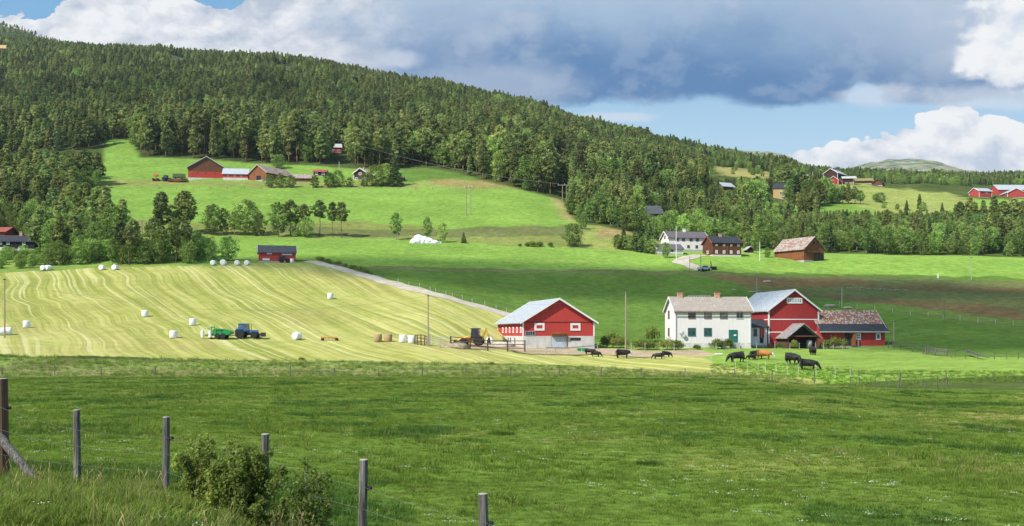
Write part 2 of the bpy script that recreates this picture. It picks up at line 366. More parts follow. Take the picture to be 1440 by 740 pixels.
def M_cow_brown():
    m, t, out = new_mat('brown_hide'); tc = t.new('ShaderNodeTexCoord'); o = tc.outputs['Object']
    sp = t.new('ShaderNodeSeparateXYZ'); t.l.new(o, sp.inputs[0])
    n = t.noise(o, 3.0, 3)
    c = t.mix(t.mr(n, .3, .7), (0.40, 0.15, 0.035), (0.52, 0.21, 0.055))
    f = t.mr(t.m('ADD', sp.outputs[0], t.m('MULTIPLY', n, 0.2)), 1.12, 1.2)
    principled(t, out, t.mix(f, c, (0.75, 0.70, 0.62)), 0.65, 0, None, 0.3); return m
COWBROWN = M_cow_brown()
def M_cow_face():
    m, t, out = new_mat('black_hide_white_face'); tc = t.new('ShaderNodeTexCoord'); o = tc.outputs['Object']
    sp = t.new('ShaderNodeSeparateXYZ'); t.l.new(o, sp.inputs[0]); n = t.noise(o, 3.0, 3)
    f = t.mr(t.m('ADD', sp.outputs[0], t.m('MULTIPLY', n, 0.2)), 1.16, 1.24)
    principled(t, out, t.mix(f, (0.016, 0.014, 0.013), (0.75, 0.70, 0.66)), 0.6, 0, None, 0.3); return m
COWFACE = M_cow_face()

PINE_F = M_foliage('pine_needles', (0.295, 0.325, 0.108), (0.175, 0.235, 0.088), (0.37, 0.345, 0.145), 0.42, 0.45, True)
SPRUCE_F = M_foliage('spruce_needles', (0.15, 0.20, 0.085), (0.10, 0.155, 0.07), (0.19, 0.21, 0.085), 0.36, 0.5, True)
LEAF_F = M_foliage('broad_leaves', (0.30, 0.40, 0.115), (0.19, 0.29, 0.09), (0.38, 0.42, 0.14), 0.44, 0.5, True)
BUSH_F = M_foliage('bush_leaves', (0.24, 0.30, 0.075), (0.19, 0.26, 0.065), (0.32, 0.33, 0.09), 0.45, 2.0)
BARK_P = M_boards('pine_bark', (0.26, 0.135, 0.07), (0.13, 0.075, 0.05), 0.5, board=8)
BARK_B = M_boards('pale_bark', (0.34, 0.31, 0.27), (0.15, 0.13, 0.11), 0.5, board=8)
GRASS_M = M_foliage('meadow_blades', (0.162, 0.245, 0.038), (0.115, 0.20, 0.033), (0.26, 0.28, 0.07), 0.3, 0.8)
GRASS_T = M_foliage('tall_grass_blades', (0.21, 0.275, 0.055), (0.15, 0.225, 0.045), (0.34, 0.33, 0.12), 0.3, 0.8)
GRASS_D = M_foliage('dark_grass_blades', (0.085, 0.16, 0.036), (0.07, 0.14, 0.03), (0.11, 0.17, 0.04), 0.3, 0.8)
GRASS_L = M_foliage('long_lush_blades', (0.235, 0.36, 0.065), (0.19, 0.31, 0.055), (0.32, 0.36, 0.11), 0.4, 0.8)
STRAW_G = M_foliage('dry_stalks', (0.42, 0.34, 0.17), (0.34, 0.27, 0.13), (0.5, 0.42, 0.24), 0.2, 0.8)
PETAL = M_plain('white_petals', (0.78, 0.78, 0.70), 0.8, 0, 0.08, 3)
PETALY = M_plain('yellow_petals', (0.72, 0.50, 0.03), 0.8, 0, 0.1, 3)

def M_ground(name, hay=False):
    m, t, out = new_mat(name)
    at_ = t.new('ShaderNodeAttribute', attribute_name='field_color'); geo = t.new('ShaderNodeNewGeometry')
    pos = geo.outputs['Position']
    n1 = t.noise(pos, 0.06, 5, 0.6); n2 = t.noise(pos, 0.55, 5, 0.65); n3 = t.noise(t.vscale(pos, (5, 5, 5)), 1.0, 4, 0.65)
    k = t.m('MULTIPLY', t.mr(n1, .3, .7, .88, 1.12), t.mr(n2, .3, .7, .80, 1.20))
    k = t.m('MULTIPLY', k, t.mr(n3, .3, .7, .74, 1.26))
    cm = t.new('ShaderNodeCombineXYZ')
    for i in range(3): t.l.new(k, cm.inputs[i])
    col = at_.outputs['Color']
    # hue drift: yellower where dry
    dry = t.noise(t.vscale(pos, (0.16, 0.24, 0.2)), 1.0, 5, 0.6)
    col = t.mix(t.m('MULTIPLY', t.mr(dry, .48, .72), 0.45), col, t.mix(1.0, col, (1.45, 1.08, 1.2), 'MULTIPLY'))
    if hay:
        hm = t.new('ShaderNodeAttribute', attribute_name='hay_mask')
        sp = t.new('ShaderNodeSeparateXYZ'); t.l.new(pos, sp.inputs[0])
        u = t.m('ADD', t.m('MULTIPLY', sp.outputs[0], 0.88), t.m('MULTIPLY', sp.outputs[1], 0.47))
        w = t.m('SUBTRACT', t.m('MULTIPLY', sp.outputs[1], 0.88), t.m('MULTIPLY', sp.outputs[0], 0.47))
        wob = t.noise(t.vscale(pos, (0.016, 0.016, 0.016)), 1.0, 2)
        u2 = t.m('ADD', u, t.m('MULTIPLY', wob, 14.0))
        def rows_(k, l, det, off=0.0):
            cv = t.new('ShaderNodeCombineXYZ'); t.l.new(t.m('MULTIPLY', u2, k), cv.inputs[0]); t.l.new(t.m('MULTIPLY', w, l), cv.inputs[1]); cv.inputs[2].default_value = off
            return t.noise(cv.outputs[0], 1.0, det, 0.6)
        s1 = rows_(0.42, 0.010, 2); s2 = rows_(1.25, 0.020, 2, 3.1); s3 = rows_(3.4, 0.05, 2, 7.7)
        f = t.m('ADD', t.m('ADD', t.m('MULTIPLY', s1, 0.40), t.m('MULTIPLY', s2, 0.38)), t.m('MULTIPLY', s3, 0.22))
        patch = t.noise(pos, 0.022, 3)
        f = t.m('ADD', f, t.m('MULTIPLY', t.m('SUBTRACT', patch, 0.5), 0.25))
        hc = t.mix(t.mr(f, .36, .64), (0.245, 0.268, 0.058), (0.475, 0.448, 0.152))
        br = t.m('MULTIPLY', t.mr(t.noise(t.vscale(pos, (.04, .04, .04)), 1.0, 3), .48, .66), t.mr(s2, .56, .42))
        hc = t.mix(t.m('MULTIPLY', br, 0.6), hc, (0.36, 0.29, 0.12))
        gm = t.mr(t.noise(t.vscale(pos, (.05, .07, .05)), 1.7, 3), .5, .68)
        hc = t.mix(t.m('MULTIPLY', gm, 0.4), hc, (0.26, 0.30, 0.065))
        ln = t.mr(rows_(1.35, 0.009, 0, 11.0), 0.64, 0.70)
        hc = t.mix(t.m('MULTIPLY', ln, 0.42), hc, (0.64, 0.60, 0.32))
        col = t.mix(hm.outputs['Fac'], col, hc)
        k2 = t.m('ADD', t.m('MULTIPLY', k, 0.45), 0.55)
        k = t.m('ADD', t.m('MULTIPLY', t.m('SUBTRACT', k2, k), hm.outputs['Fac']), k)
        cm = t.new('ShaderNodeCombineXYZ')
        for q in range(3): t.l.new(k, cm.inputs[q])
    col = t.mix(1.0, col, cm.outputs[0], 'MULTIPLY')
    h = t.m('ADD', t.m('MULTIPLY', n2, 0.6), t.m('MULTIPLY', n3, 0.4))
    d = t.new('ShaderNodeBsdfDiffuse'); d.inputs['Roughness'].default_value = 0.5
    t.l.new(col, d.inputs[0]); t.l.new(t.bump(h, 0.8, 0.25), d.inputs['Normal']); t.l.new(d.outputs[0], out.inputs[0]); return m
GROUND = M_ground('ground_cover'); HAY = M_ground('mown_hay', True)
def M_gravel():
    m, t, out = new_mat('gravel'); geo = t.new('ShaderNodeNewGeometry'); p = geo.outputs['Position']
    n = t.noise(p, 0.5, 4); n2 = t.noise(p, 9, 3)
    c = t.mix(t.mr(n, .3, .7), (0.40, 0.345, 0.27), (0.54, 0.475, 0.385))
    principled(t, out, c, 0.95, 0, t.bump(n2, 0.6, 0.05), 0.1); return m
GRAVEL = M_gravel()
# ------------------------------------------------------------------ camera, sun, sky
cam = bpy.data.cameras.new('camera'); camo = bpy.data.objects.new('camera', cam); COL.objects.link(camo)
camo.location = (0, 0, 0); camo.rotation_euler = (R(90), 0, 0)
cam.sensor_width = 36; cam.lens = 36 * F / 1440; cam.shift_y = (HY - 370) / 1440
cam.clip_start = 0.1; cam.clip_end = 20000
scene.camera = camo
SUN_AZ = Vector((-0.76, -0.65, 0)).normalized(); SUN_EL = R(45)
TO_SUN = Vector((SUN_AZ.x * math.cos(SUN_EL), SUN_AZ.y * math.cos(SUN_EL), math.sin(SUN_EL)))
sl = bpy.data.lights.new('sun', 'SUN'); sl.energy = 4.4; sl.angle = R(0.53); sl.color = (1.0, 0.95, 0.86)
so = bpy.data.objects.new('sun', sl); COL.objects.link(so); so.rotation_euler = (-TO_SUN).to_track_quat('-Z', 'Y').to_euler(); so.location = TO_SUN * 300
EXPO = 0.5
vs = scene.view_settings; vs.view_transform = 'Standard'; vs.look = 'None'; vs.exposure = EXPO; vs.gamma = 1; vs.use_curve_mapping = False
cy = scene.cycles
cy.max_bounces = 8; cy.diffuse_bounces = 4; cy.glossy_bounces = 2; cy.transmission_bounces = 3; cy.transparent_max_bounces = 12
cy.caustics_reflective = False; cy.caustics_refractive = False; cy.use_denoising = True
try: cy.denoiser = 'OPENIMAGEDENOISE'; cy.denoising_prefilter = 'ACCURATE'
except Exception: pass
cy.sample_clamp_indirect = 4.0

W = bpy.data.worlds.new('World'); scene.world = W; W.use_nodes = True
W.node_tree.nodes.clear(); t = NT(W.node_tree)
wo = t.new('ShaderNodeOutputWorld'); bg = t.new('ShaderNodeBackground'); t.l.new(bg.outputs[0], wo.inputs[0])
SKY_S = 0.1
bg.inputs['Strength'].default_value = SKY_S
sky = t.new('ShaderNodeTexSky', sky_type='NISHITA'); sky.sun_disc = False; sky.sun_elevation = SUN_EL
sky.sun_rotation = math.atan2(SUN_AZ.x, SUN_AZ.y) % (2 * math.pi); sky.altitude = 600; sky.air_density = 1.0; sky.dust_density = 1.0; sky.ozone_density = 1.5
tc = t.new('ShaderNodeTexCoord'); sp = t.new('ShaderNodeSeparateXYZ'); t.l.new(tc.outputs['Generated'], sp.inputs[0])
dy = t.m('MAXIMUM', t.m('ABSOLUTE', sp.outputs[1]), 0.18)
U = t.m('DIVIDE', sp.outputs[0], dy); V = t.m('DIVIDE', sp.outputs[2], dy)       # bearing and slope of the view ray
pv = t.new('ShaderNodeCombineXYZ'); t.l.new(U, pv.inputs[0]); t.l.new(t.m('MULTIPLY', V, 1.5), pv.inputs[1])
# swirl the coordinates a little
w1 = t.noise(pv.outputs[0], 5.0, 5, 0.6, 0, 1)
off = t.new('ShaderNodeVectorMath', operation='SUBTRACT'); t.l.new(w1, off.inputs[0]); off.inputs[1].default_value = (.5, .5, .5)
osc = t.new('ShaderNodeVectorMath', operation='SCALE'); t.l.new(off.outputs[0], osc.inputs[0]); osc.inputs['Scale'].default_value = 0.05
pw = t.new('ShaderNodeVectorMath', operation='ADD'); t.l.new(pv.outputs[0], pw.inputs[0]); t.l.new(osc.outputs[0], pw.inputs[1])
PW = pw.outputs[0]
soft = t.noise(PW, 4.5, 7, 0.55)        # broad wisps
fine = t.noise(PW, 17.0, 9, 0.62)
fsh = t.new('ShaderNodeVectorMath', operation='ADD'); t.l.new(PW, fsh.inputs[0]); fsh.inputs[1].default_value = (-0.012, 0.016, 0)
fine_l = t.noise(fsh.outputs[0], 17.0, 9, 0.62)
ssh = t.new('ShaderNodeVectorMath', operation='ADD'); t.l.new(PW, ssh.inputs[0]); ssh.inputs[1].default_value = (-0.02, 0.03, 0)
soft_l = t.noise(ssh.outputs[0], 4.5, 7, 0.55)
vor = t.new('ShaderNodeTexVoronoi', feature='SMOOTH_F1'); t.l.new(PW, vor.inputs['Vector']); vor.inputs['Scale'].default_value = 30.0
vor.inputs['Smoothness'].default_value = 0.6
vor2 = t.new('ShaderNodeTexVoronoi', feature='SMOOTH_F1'); t.l.new(PW, vor2.inputs['Vector']); vor2.inputs['Scale'].default_value = 75.0; vor2.inputs['Smoothness'].default_value = 0.5
bil = t.m('SUBTRACT', 1.0, t.m('ADD', t.m('MULTIPLY', vor.outputs['Distance'], 0.68), t.m('MULTIPLY', vor2.outputs['Distance'], 0.38)))
def ell(px, py, rx, ry):
    a = t.m('DIVIDE', t.m('SUBTRACT', U, (px - CX) / F), rx / F); b = t.m('DIVIDE', t.m('SUBTRACT', V, (HY - py) / F), ry / F)
    d = t.m('SQRT', t.m('ADD', t.m('MULTIPLY', a, a), t.m('MULTIPLY', b, b)))
    return t.m('SUBTRACT', 1.0, d)
def mx(*a):
    r = a[0]
    for b in a[1:]: r = t.m('MAXIMUM', r, b)
    return r
def smx(*a):
    r = a[0]
    for b in a[1:]: r = t.m('SMOOTH_MAX', r, b, 0.35)
    return r
E = 2 ** (-EXPO) / SKY_S
def cl(r, g, b):
    """display colour (0-255) to background radiance"""
    f = lambda v: ((v / 255 + 0.055) / 1.055) ** 2.4 * E
    return (f(r), f(g), f(b))
nz = lambda n, k: t.m('MULTIPLY', t.m('SUBTRACT', n, 0.5), k)
elev = t.m('SUBTRACT', HY, t.m('MULTIPLY', V, F))       # photograph-row equivalent of the elevation
blue = t.mix(t.mr(elev, 250, -40), (0.0, 0.0, 0.0), (0.0, 0.0, 0.0))
skyc = t.mix(0.72, sky.outputs[0], t.mix(t.mr(elev, 230, 20), cl(188, 224, 244), cl(120, 182, 228)))
# --- generic broken cloud over the rest of the sky (mostly outside the picture)
gen = t.mr(t.noise(PW, 2.2, 6, 0.6), .5, .62)
side = t.mr(t.m('ABSOLUTE', U), 0.5, 0.62); up = t.mr(V, 0.33, 0.42); back = t.m('LESS_THAN', sp.outputs[1], 0.0)
outm = mx(side, up, back)
c = t.mix(t.m('MULTIPLY', t.m('MULTIPLY', gen, outm), t.mr(V, 0.0, 0.05)), skyc, t.mix(t.mr(fine, .3, .7), cl(150, 165, 190), cl(235, 238, 242)))
# --- layer 1: white bank on the left
wl = smx(ell(260, 20, 430, 130), ell(520, 70, 170, 80), ell(120, 60, 240, 80))
wl = t.m('ADD', wl, t.m('ADD', nz(soft, 1.6), nz(fine, 0.9)))
gap = t.m('ADD', mx(ell(28, -10, 120, 40), ell(312, -8, 44, 26)), t.m('ADD', nz(soft, 3.2), nz(fine, 3.2)))
wl = t.m('SUBTRACT', wl, t.m('MULTIPLY', t.mr(gap, 0.0, 0.45), 1.5))
wlm = t.mr(wl, -0.02, 0.22)
shade1 = t.m('SUBTRACT', fine, fine_l); shade2 = t.m('SUBTRACT', soft, soft_l)
lit = t.m('ADD', t.m('ADD', t.m('MULTIPLY', shade1, 3.6), t.m('MULTIPLY', shade2, 5.0)), t.m('ADD', 0.60, nz(soft, 1.2)), clamp=True)
wcol = t.mix(lit, cl(188, 199, 216), cl(246, 247, 249))
c = t.mix(wlm, c, wcol)
# --- layer 2: cumulus on the right, white and billowing
cu = smx(ell(1325, 238, 215, 70), ell(1338, 196, 84, 50), ell(1403, 197, 52, 32), ell(1455, 225, 85, 46), ell(1215, 230, 105, 28), ell(1135, 226, 44, 18))
cu = t.m('ADD', cu, t.m('ADD', t.m('ADD', nz(soft, 0.7), nz(fine, 0.8)), nz(bil, 1.05)))
cum = t.mr(cu, 0.05, 0.11)
lit2 = t.m('ADD', t.m('ADD', t.m('MULTIPLY', shade1, 3.4), t.mr(elev, 262, 165, 0.40, 0.95)), t.m('ADD', nz(soft, 1.6), nz(bil, 1.1)), clamp=True)
ccol = t.mix(lit2, cl(200, 212, 229), cl(254, 254, 254))
c = t.mix(cum, c, ccol)
# --- layer 3: the big slate-blue cloud
dk = smx(ell(960, 30, 560, 118), ell(1090, 108, 175, 54), ell(900, 100, 220, 48), ell(690, 90, 190, 56), ell(1330, 60, 250, 84), ell(1290, 122, 120, 28))
dk = t.m('ADD', dk, t.m('ADD', nz(soft, 1.15), nz(fine, 0.75)))
dk = t.m('SUBTRACT', dk, t.m('MULTIPLY', t.mr(t.m('ADD', ell(1225, 128, 76, 22), t.m('ADD', nz(fine, 3.2), nz(soft, 4.5))), 0.0, 0.9), 0.45))
dkm = t.mr(dk, 0.0, 0.26)
base = t.mr(t.m('ADD', t.m('ADD', elev, nz(soft, 190.0)), nz(fine, 40.0)), -30, 92)
dcol = t.mix(base, cl(172, 196, 221), cl(82, 129, 180))
dcol = t.mix(t.mr(t.m('ADD', shade1, t.m('MULTIPLY', shade2, 1.6)), -0.05, 0.16), dcol, t.mix(0.20, dcol, cl(208, 217, 230)))
dcol = t.mix(t.m('MULTIPLY', t.mr(U, 0.22, 0.42), t.mr(elev, 128, 60, 0.15, 0.7)), dcol, cl(192, 206, 224))
dcol = t.mix(t.m('MULTIPLY', t.mr(U, 0.02, -0.13), 0.35), dcol, cl(180, 195, 216))
dcol = t.mix(t.m('MULTIPLY', t.mr(soft, .50, .60), t.mr(elev, 120, 40)), dcol, t.mix(0.55, dcol, cl(204, 214, 228)))
dcol = t.mix(t.m('MULTIPLY', t.mr(t.m('ADD', ell(690, 118, 170, 34), nz(soft, 2.0)), -0.1, .8), 0.55), dcol, cl(190, 202, 220))
c = t.mix(dkm, c, dcol)
# --- layer 4: bright white lobe, top right, and thin wisps
tr = t.m('ADD', ell(1460, 50, 118, 72), t.m('ADD', nz(soft, 2.0), t.m('ADD', nz(fine, 1.3), nz(bil, 0.4))))
c = t.mix(t.mr(tr, 0.0, 0.35), c, t.mix(lit, cl(214, 223, 236), cl(252, 252, 252)))
ws = t.m('ADD', smx(ell(868, 165, 66, 11), ell(1240, 134, 110, 22), ell(1380, 140, 120, 22), ell(560, 84, 60, 20)), t.m('ADD', nz(soft, 2.0), nz(fine, 1.4)))
c = t.mix(t.m('MULTIPLY', t.mr(ws, 0.0, 0.7), 0.6), c, cl(224, 231, 241))
t.l.new(c, bg.inputs['Color'])

# ------------------------------------------------------------------ ground zones
def in_poly(px, py, poly):
    inside = np.zeros(px.shape, bool); n = len(poly); j = n - 1
    for i in range(n):
        xi, yi = poly[i]; xj, yj = poly[j]
        if yi != yj:
            cnd = ((yi > py) != (yj > py)) & (px < (xj - xi) * (py - yi) / (yj - yi) + xi); inside ^= cnd
        j = i
    return inside
EDGE_X = [-900, 60, 100, 140, 150, 185, 196, 330, 470, 560, 600, 640, 680, 740, 790, 800, 815, 850, 900, 950, 1000, 1100, 1250, 1440, 2400]
EDGE_Y = [268, 268, 300, 440, 545, 545, 497, 497, 484, 490, 494, 478, 452, 436, 428, 395, 364, 362, 346, 336, 340, 337, 333, 332, 332]
MEADOW_X = [-900, 0, 1000, 1090, 1150, 1200, 1260, 1330, 1440, 2300]; MEADOW_Y = [131, 131, 128, 124, 118, 113, 107, 105, 100, 98]
EMB_TOP = [(-900, 498), (0, 499), (200, 503), (330, 506), (500, 508.5), (700, 511), (850, 517), (960, 523), (1040, 528), (1110, 534), (1140, 540)]
HAY_POLY = [(-900, 392), (0, 386), (65, 380), (130, 377.5), (200, 375.5), (350, 371.5), (440, 370), (520, 391), (600, 414), (660, 431), (722, 448), (704, 482), (640, 482), (620, 489), (700, 492), (745, 499), (860, 501), (905, 505), (950, 500), (985, 502), (1010, 512), (1060, 522), (1130, 531), (1170, 540)] + EMB_TOP[::-1] + [(-900, 498)]
def srgb(r, g, b):
    f = lambda v: ((v / 255 + 0.055) / 1.055) ** 2.4
    return np.array((f(r), f(g), f(b)))
A_MEADOW = np.array((0.120, 0.188, 0.034)); A_BANK = np.array((0.205, 0.265, 0.07)); A_BANKLOW = np.array((0.24, 0.23, 0.09))
A_BRIGHT = np.array((0.185, 0.305, 0.056)); A_FIELD = np.array((0.100, 0.175, 0.034)); A_YELL = np.array((0.235, 0.275, 0.075)); A_BROWN = np.array((0.165, 0.125, 0.055))
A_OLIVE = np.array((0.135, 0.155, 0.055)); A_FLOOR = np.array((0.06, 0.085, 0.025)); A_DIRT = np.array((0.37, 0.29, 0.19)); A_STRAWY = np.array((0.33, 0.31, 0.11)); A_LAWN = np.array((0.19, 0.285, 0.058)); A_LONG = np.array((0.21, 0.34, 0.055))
A_HEATH = np.array((0.24, 0.25, 0.12))
nc, nr = TPY.shape
PXG = np.broadcast_to(COLS[:, None], TPY.shape); YG = TY
j1 = (fbm(TX / 6, TY / 6, 21, 3) - 0.5) * 2; j2 = (fbm(TX / 6, TY / 6, 33, 3) - 0.5) * 2
jit = np.interp(YG, [3, 60, 130, 250, 500, 1000], [3, 3, 2.4, 3.2, 4, 6])
QX = PXG + j1 * jit * 3; QY = TPY + j2 * jit
ed = np.interp(PXG, EDGE_X, EDGE_Y); md = np.interp(PXG, MEADOW_X, MEADOW_Y)
ZN = {n: i for i, n in enumerate(['meadow', 'embankment', 'hay_field', 'pasture', 'farmyard', 'crop_field', 'hill_field', 'forest_floor', 'hills'])}
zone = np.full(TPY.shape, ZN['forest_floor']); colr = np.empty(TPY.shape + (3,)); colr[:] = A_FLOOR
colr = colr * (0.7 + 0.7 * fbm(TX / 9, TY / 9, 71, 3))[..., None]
def setz(mask, zn, col):
    if zn: zone[mask] = ZN[zn]
    colr[mask] = col
openl = YG < ed
far = YG > 120
setz(openl & (YG > 262), 'hill_field', A_BRIGHT)
P = lambda poly: in_poly(QX, QY, poly) & far
# yellower, poorer strips between the bright leys, and one strip of painted shadow
setz(P([(60, 306), (330, 316), (480, 312), (640, 322), (830, 316), (930, 320), (930, 352), (850, 351), (640, 341), (480, 334), (280, 332), (160, 334), (60, 345)]) & openl & (YG > 310), 'hill_field', A_YELL * 0.82)
setz(P([(380, 317), (560, 324), (700, 318), (800, 318), (800, 330), (640, 334), (480, 331), (380, 327)]) & openl & (YG > 310), None, A_OLIVE * 1.0)
setz(P([(830, 312), (930, 318), (960, 352), (860, 354), (815, 345)]) & openl & (YG > 305), None, A_YELL)
setz(P([(840, 320), (900, 322), (900, 332), (840, 334)]) & openl & (YG > 305), None, np.array((0.27, 0.22, 0.09)))
setz(P([(120, 253), (260, 254), (560, 256), (700, 255), (800, 266), (800, 272), (740, 266.5), (560, 264.5), (260, 262), (120, 262)]) & openl & (YG > 380), None, A_YELL * 0.95)
setz(P([(560, 234), (640, 238), (760, 258), (740, 263), (640, 254), (560, 256)]) & openl & (YG > 400), None, A_FIELD * 1.1)  # strip of shadow put into the field colour as a darker green
setz(P([(600, 250), (680, 254), (750, 262), (700, 264), (620, 262)]) & openl & (YG > 400), None, np.array((0.26, 0.22, 0.08)))
setz(P([(788, 272), (800, 275), (812, 310), (800, 316), (770, 274)]) & openl & (YG > 340), None, A_STRAWY * 0.9)
setz(P([(-900, 360), (100, 362), (200, 366), (350, 362), (440, 362), (440, 371), (350, 373), (200, 377), (65, 382), (0, 389), (-900, 395)]) & (YG > 245) & (YG < 290), 'hill_field', A_LAWN)
# ley and fallow behind the farm
crop = [(440, 369), (520, 390), (600, 413), (660, 430), (722, 446), (760, 470), (830, 486), (990, 488), (1160, 490), (1250, 486), (1320, 501), (1700, 510), (1700, 395), (1100, 384), (960, 381), (720, 379), (500, 373)]
mcrop = P(crop) & (YG > 160); setz(mcrop, 'crop_field', A_FIELD)
setz(P([(455, 367), (500, 373), (720, 378.5), (960, 381), (1000, 384), (1440, 396), (1700, 400), (1700, 404), (1440, 400), (1000, 390), (960, 386), (720, 383.5), (500, 379)]) & (YG > 240), 'crop_field', A_OLIVE * 1.05)
setz(P([(985, 386), (1100, 386), (1440, 397), (1700, 400), (1700, 468), (1440, 460), (1330, 447), (1240, 434), (1150, 424), (1075, 416), (1040, 402)]) & (YG > 200), 'crop_field', A_OLIVE)
for pl in ([(1000, 388), (1180, 391), (1260, 402), (1120, 404), (1040, 400)], [(1090, 412), (1260, 420), (1440, 432), (1440, 452), (1300, 440), (1180, 428)], [(1250, 400), (1440, 404), (1440, 412), (1280, 410)]):
    setz(P(pl) & (YG > 200), None, A_BROWN)
setz(P([(1060, 410), (1100, 412), (1250, 428), (1440, 452), (1440, 457), (1250, 434), (1100, 421), (1060, 420)]) & (YG > 200), None, A_FIELD * 1.15)
# near farm
setz(P([(740, 470), (900, 478), (1260, 480), (1330, 500), (1500, 506), (1700, 506), (1700, 560), (1140, 560), (1140, 538), (950, 505), (860, 492), (740, 486)]) & (YG > md) & (YG < 206) & ~mcrop, 'pasture', A_LAWN)
setz(P([(940, 496), (1000, 499), (1100, 510), (1180, 522), (1240, 530), (1330, 541), (1250, 546), (1150, 540), (1080, 531), (1010, 522), (960, 508)]) & (YG > md) & (YG < 175), 'pasture', A_LONG)
setz(P([(610, 481.5), (735, 483), (745, 487), (850, 489), (900, 492.5), (985, 493), (1010, 497), (985, 501), (905, 503), (860, 499.5), (745, 497), (690, 490), (620, 488)]) & (YG > 150) & (YG < 200), 'farmyard', A_DIRT)
mh = P(HAY_POLY) & (YG > md) & (YG < 275); setz(mh, 'hay_field', A_STRAWY)
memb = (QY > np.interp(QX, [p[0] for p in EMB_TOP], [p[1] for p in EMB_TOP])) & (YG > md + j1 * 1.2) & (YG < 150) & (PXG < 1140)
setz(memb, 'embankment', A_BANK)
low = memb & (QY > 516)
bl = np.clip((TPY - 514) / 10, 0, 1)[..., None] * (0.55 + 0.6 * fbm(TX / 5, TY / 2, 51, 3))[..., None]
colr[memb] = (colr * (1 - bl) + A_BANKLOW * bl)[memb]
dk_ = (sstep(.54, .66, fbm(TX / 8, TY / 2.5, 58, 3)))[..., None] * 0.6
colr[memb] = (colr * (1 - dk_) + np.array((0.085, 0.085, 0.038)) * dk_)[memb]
mm = YG <= md + j1 * 0.6
setz(mm, 'meadow', A_MEADOW)
drym = sstep(.50, .72, fbm(TX / 7, TY / 9, 61, 4))[..., None] * 0.40
colr[mm] = (colr * (1 - drym) + np.array((0.215, 0.225, 0.055)) * drym)[mm]
dg = sstep(.56, .7, fbm(TX / 3.2, TY / 4.5, 64, 4))[..., None] * 0.35
colr[mm] = (colr * (1 - dg) + np.array((0.06, 0.135, 0.026)) * dg)[mm]
hol = mm & P([(1330, 572), (1440, 564), (1700, 562), (1700, 596), (1440, 594), (1380, 590)]) 
colr[mm & in_poly(QX, QY, [(1340, 580), (1440, 572), (1700, 570), (1700, 600), (1440, 598), (1370, 592)])] = np.array((0.28, 0.26, 0.085))
# far right: the hill farm's fields
for pl, cc in (([(1000, 233), (1030, 235), (1085, 244), (1080, 252), (1020, 248), (1000, 241)], A_STRAWY * 0.85),
               ([(1180, 258), (1230, 262), (1330, 272), (1372, 281), (1500, 281), (1700, 281), (1700, 306), (1440, 303), (1330, 306), (1230, 305), (1150, 298), (1090, 291), (1080, 284), (1180, 284)], A_YELL),
               ([(1080, 284), (1190, 286), (1230, 298), (1230, 306), (1150, 302), (1085, 294)], A_BRIGHT * 0.8),
               ([(1370, 280), (1700, 280), (1700, 292), (1370, 292)], A_BRIGHT)):
    m = P(pl) & (YG > 440) & (YG < 900); setz(m, 'hill_field', cc)
# bald tops beyond the tree line
hh = YG > 1900; setz(hh, 'hills', A_HEATH)
for _ in range(2):                                           # soften the edges between covers
    colr[1:-1, 1:-1] = colr[1:-1, 1:-1] * 0.4 + 0.15 * (colr[:-2, 1:-1] + colr[2:, 1:-1] + colr[1:-1, :-2] + colr[1:-1, 2:])
hayf = (zone == ZN['hay_field']).astype(float)
V3 = np.stack([TX, TY, TZ], -1).reshape(-1, 3)
ii, jj = np.meshgrid(np.arange(nc - 1), np.arange(nr - 1), indexing='ij')
quad = np.stack([ii * nr + jj, (ii + 1) * nr + jj, (ii + 1) * nr + jj + 1, ii * nr + jj + 1], -1).reshape(-1, 4)
fz = zone[:-1, :-1].reshape(-1)
cflat = colr.reshape(-1, 3); hflat = hayf.reshape(-1)
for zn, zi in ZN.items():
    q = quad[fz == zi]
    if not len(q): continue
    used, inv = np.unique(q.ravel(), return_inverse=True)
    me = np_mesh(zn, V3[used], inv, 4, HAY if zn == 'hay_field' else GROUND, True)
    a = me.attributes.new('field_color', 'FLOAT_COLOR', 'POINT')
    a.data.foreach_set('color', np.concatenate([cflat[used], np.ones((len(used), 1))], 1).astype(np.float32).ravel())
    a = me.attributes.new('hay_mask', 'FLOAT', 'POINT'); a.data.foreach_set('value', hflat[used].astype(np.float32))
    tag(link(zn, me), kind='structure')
# the verge and road the photographer stands on, behind and beside the lens
vx = np.linspace(-80, 80, 41); vy = np.linspace(-40, 2.99, 20)
vv = [(x, y, float(gz(np.clip(x, -3.1, 3.1), 3.02)) - 0.02 + 0.0 * y) for x in vx for y in vy]
vq = [(i * 20 + j, (i + 1) * 20 + j, (i + 1) * 20 + j + 1, i * 20 + j + 1) for i in range(40) for j in range(19)]
me = np_mesh('verge', vv, vq, 4, GROUND, True); a = me.attributes.new('field_color', 'FLOAT_COLOR', 'POINT')
a.data.foreach_set('color', np.tile(np.append(A_MEADOW, 1), len(vv)).astype(np.float32)); tag(link('verge', me), kind='structure')

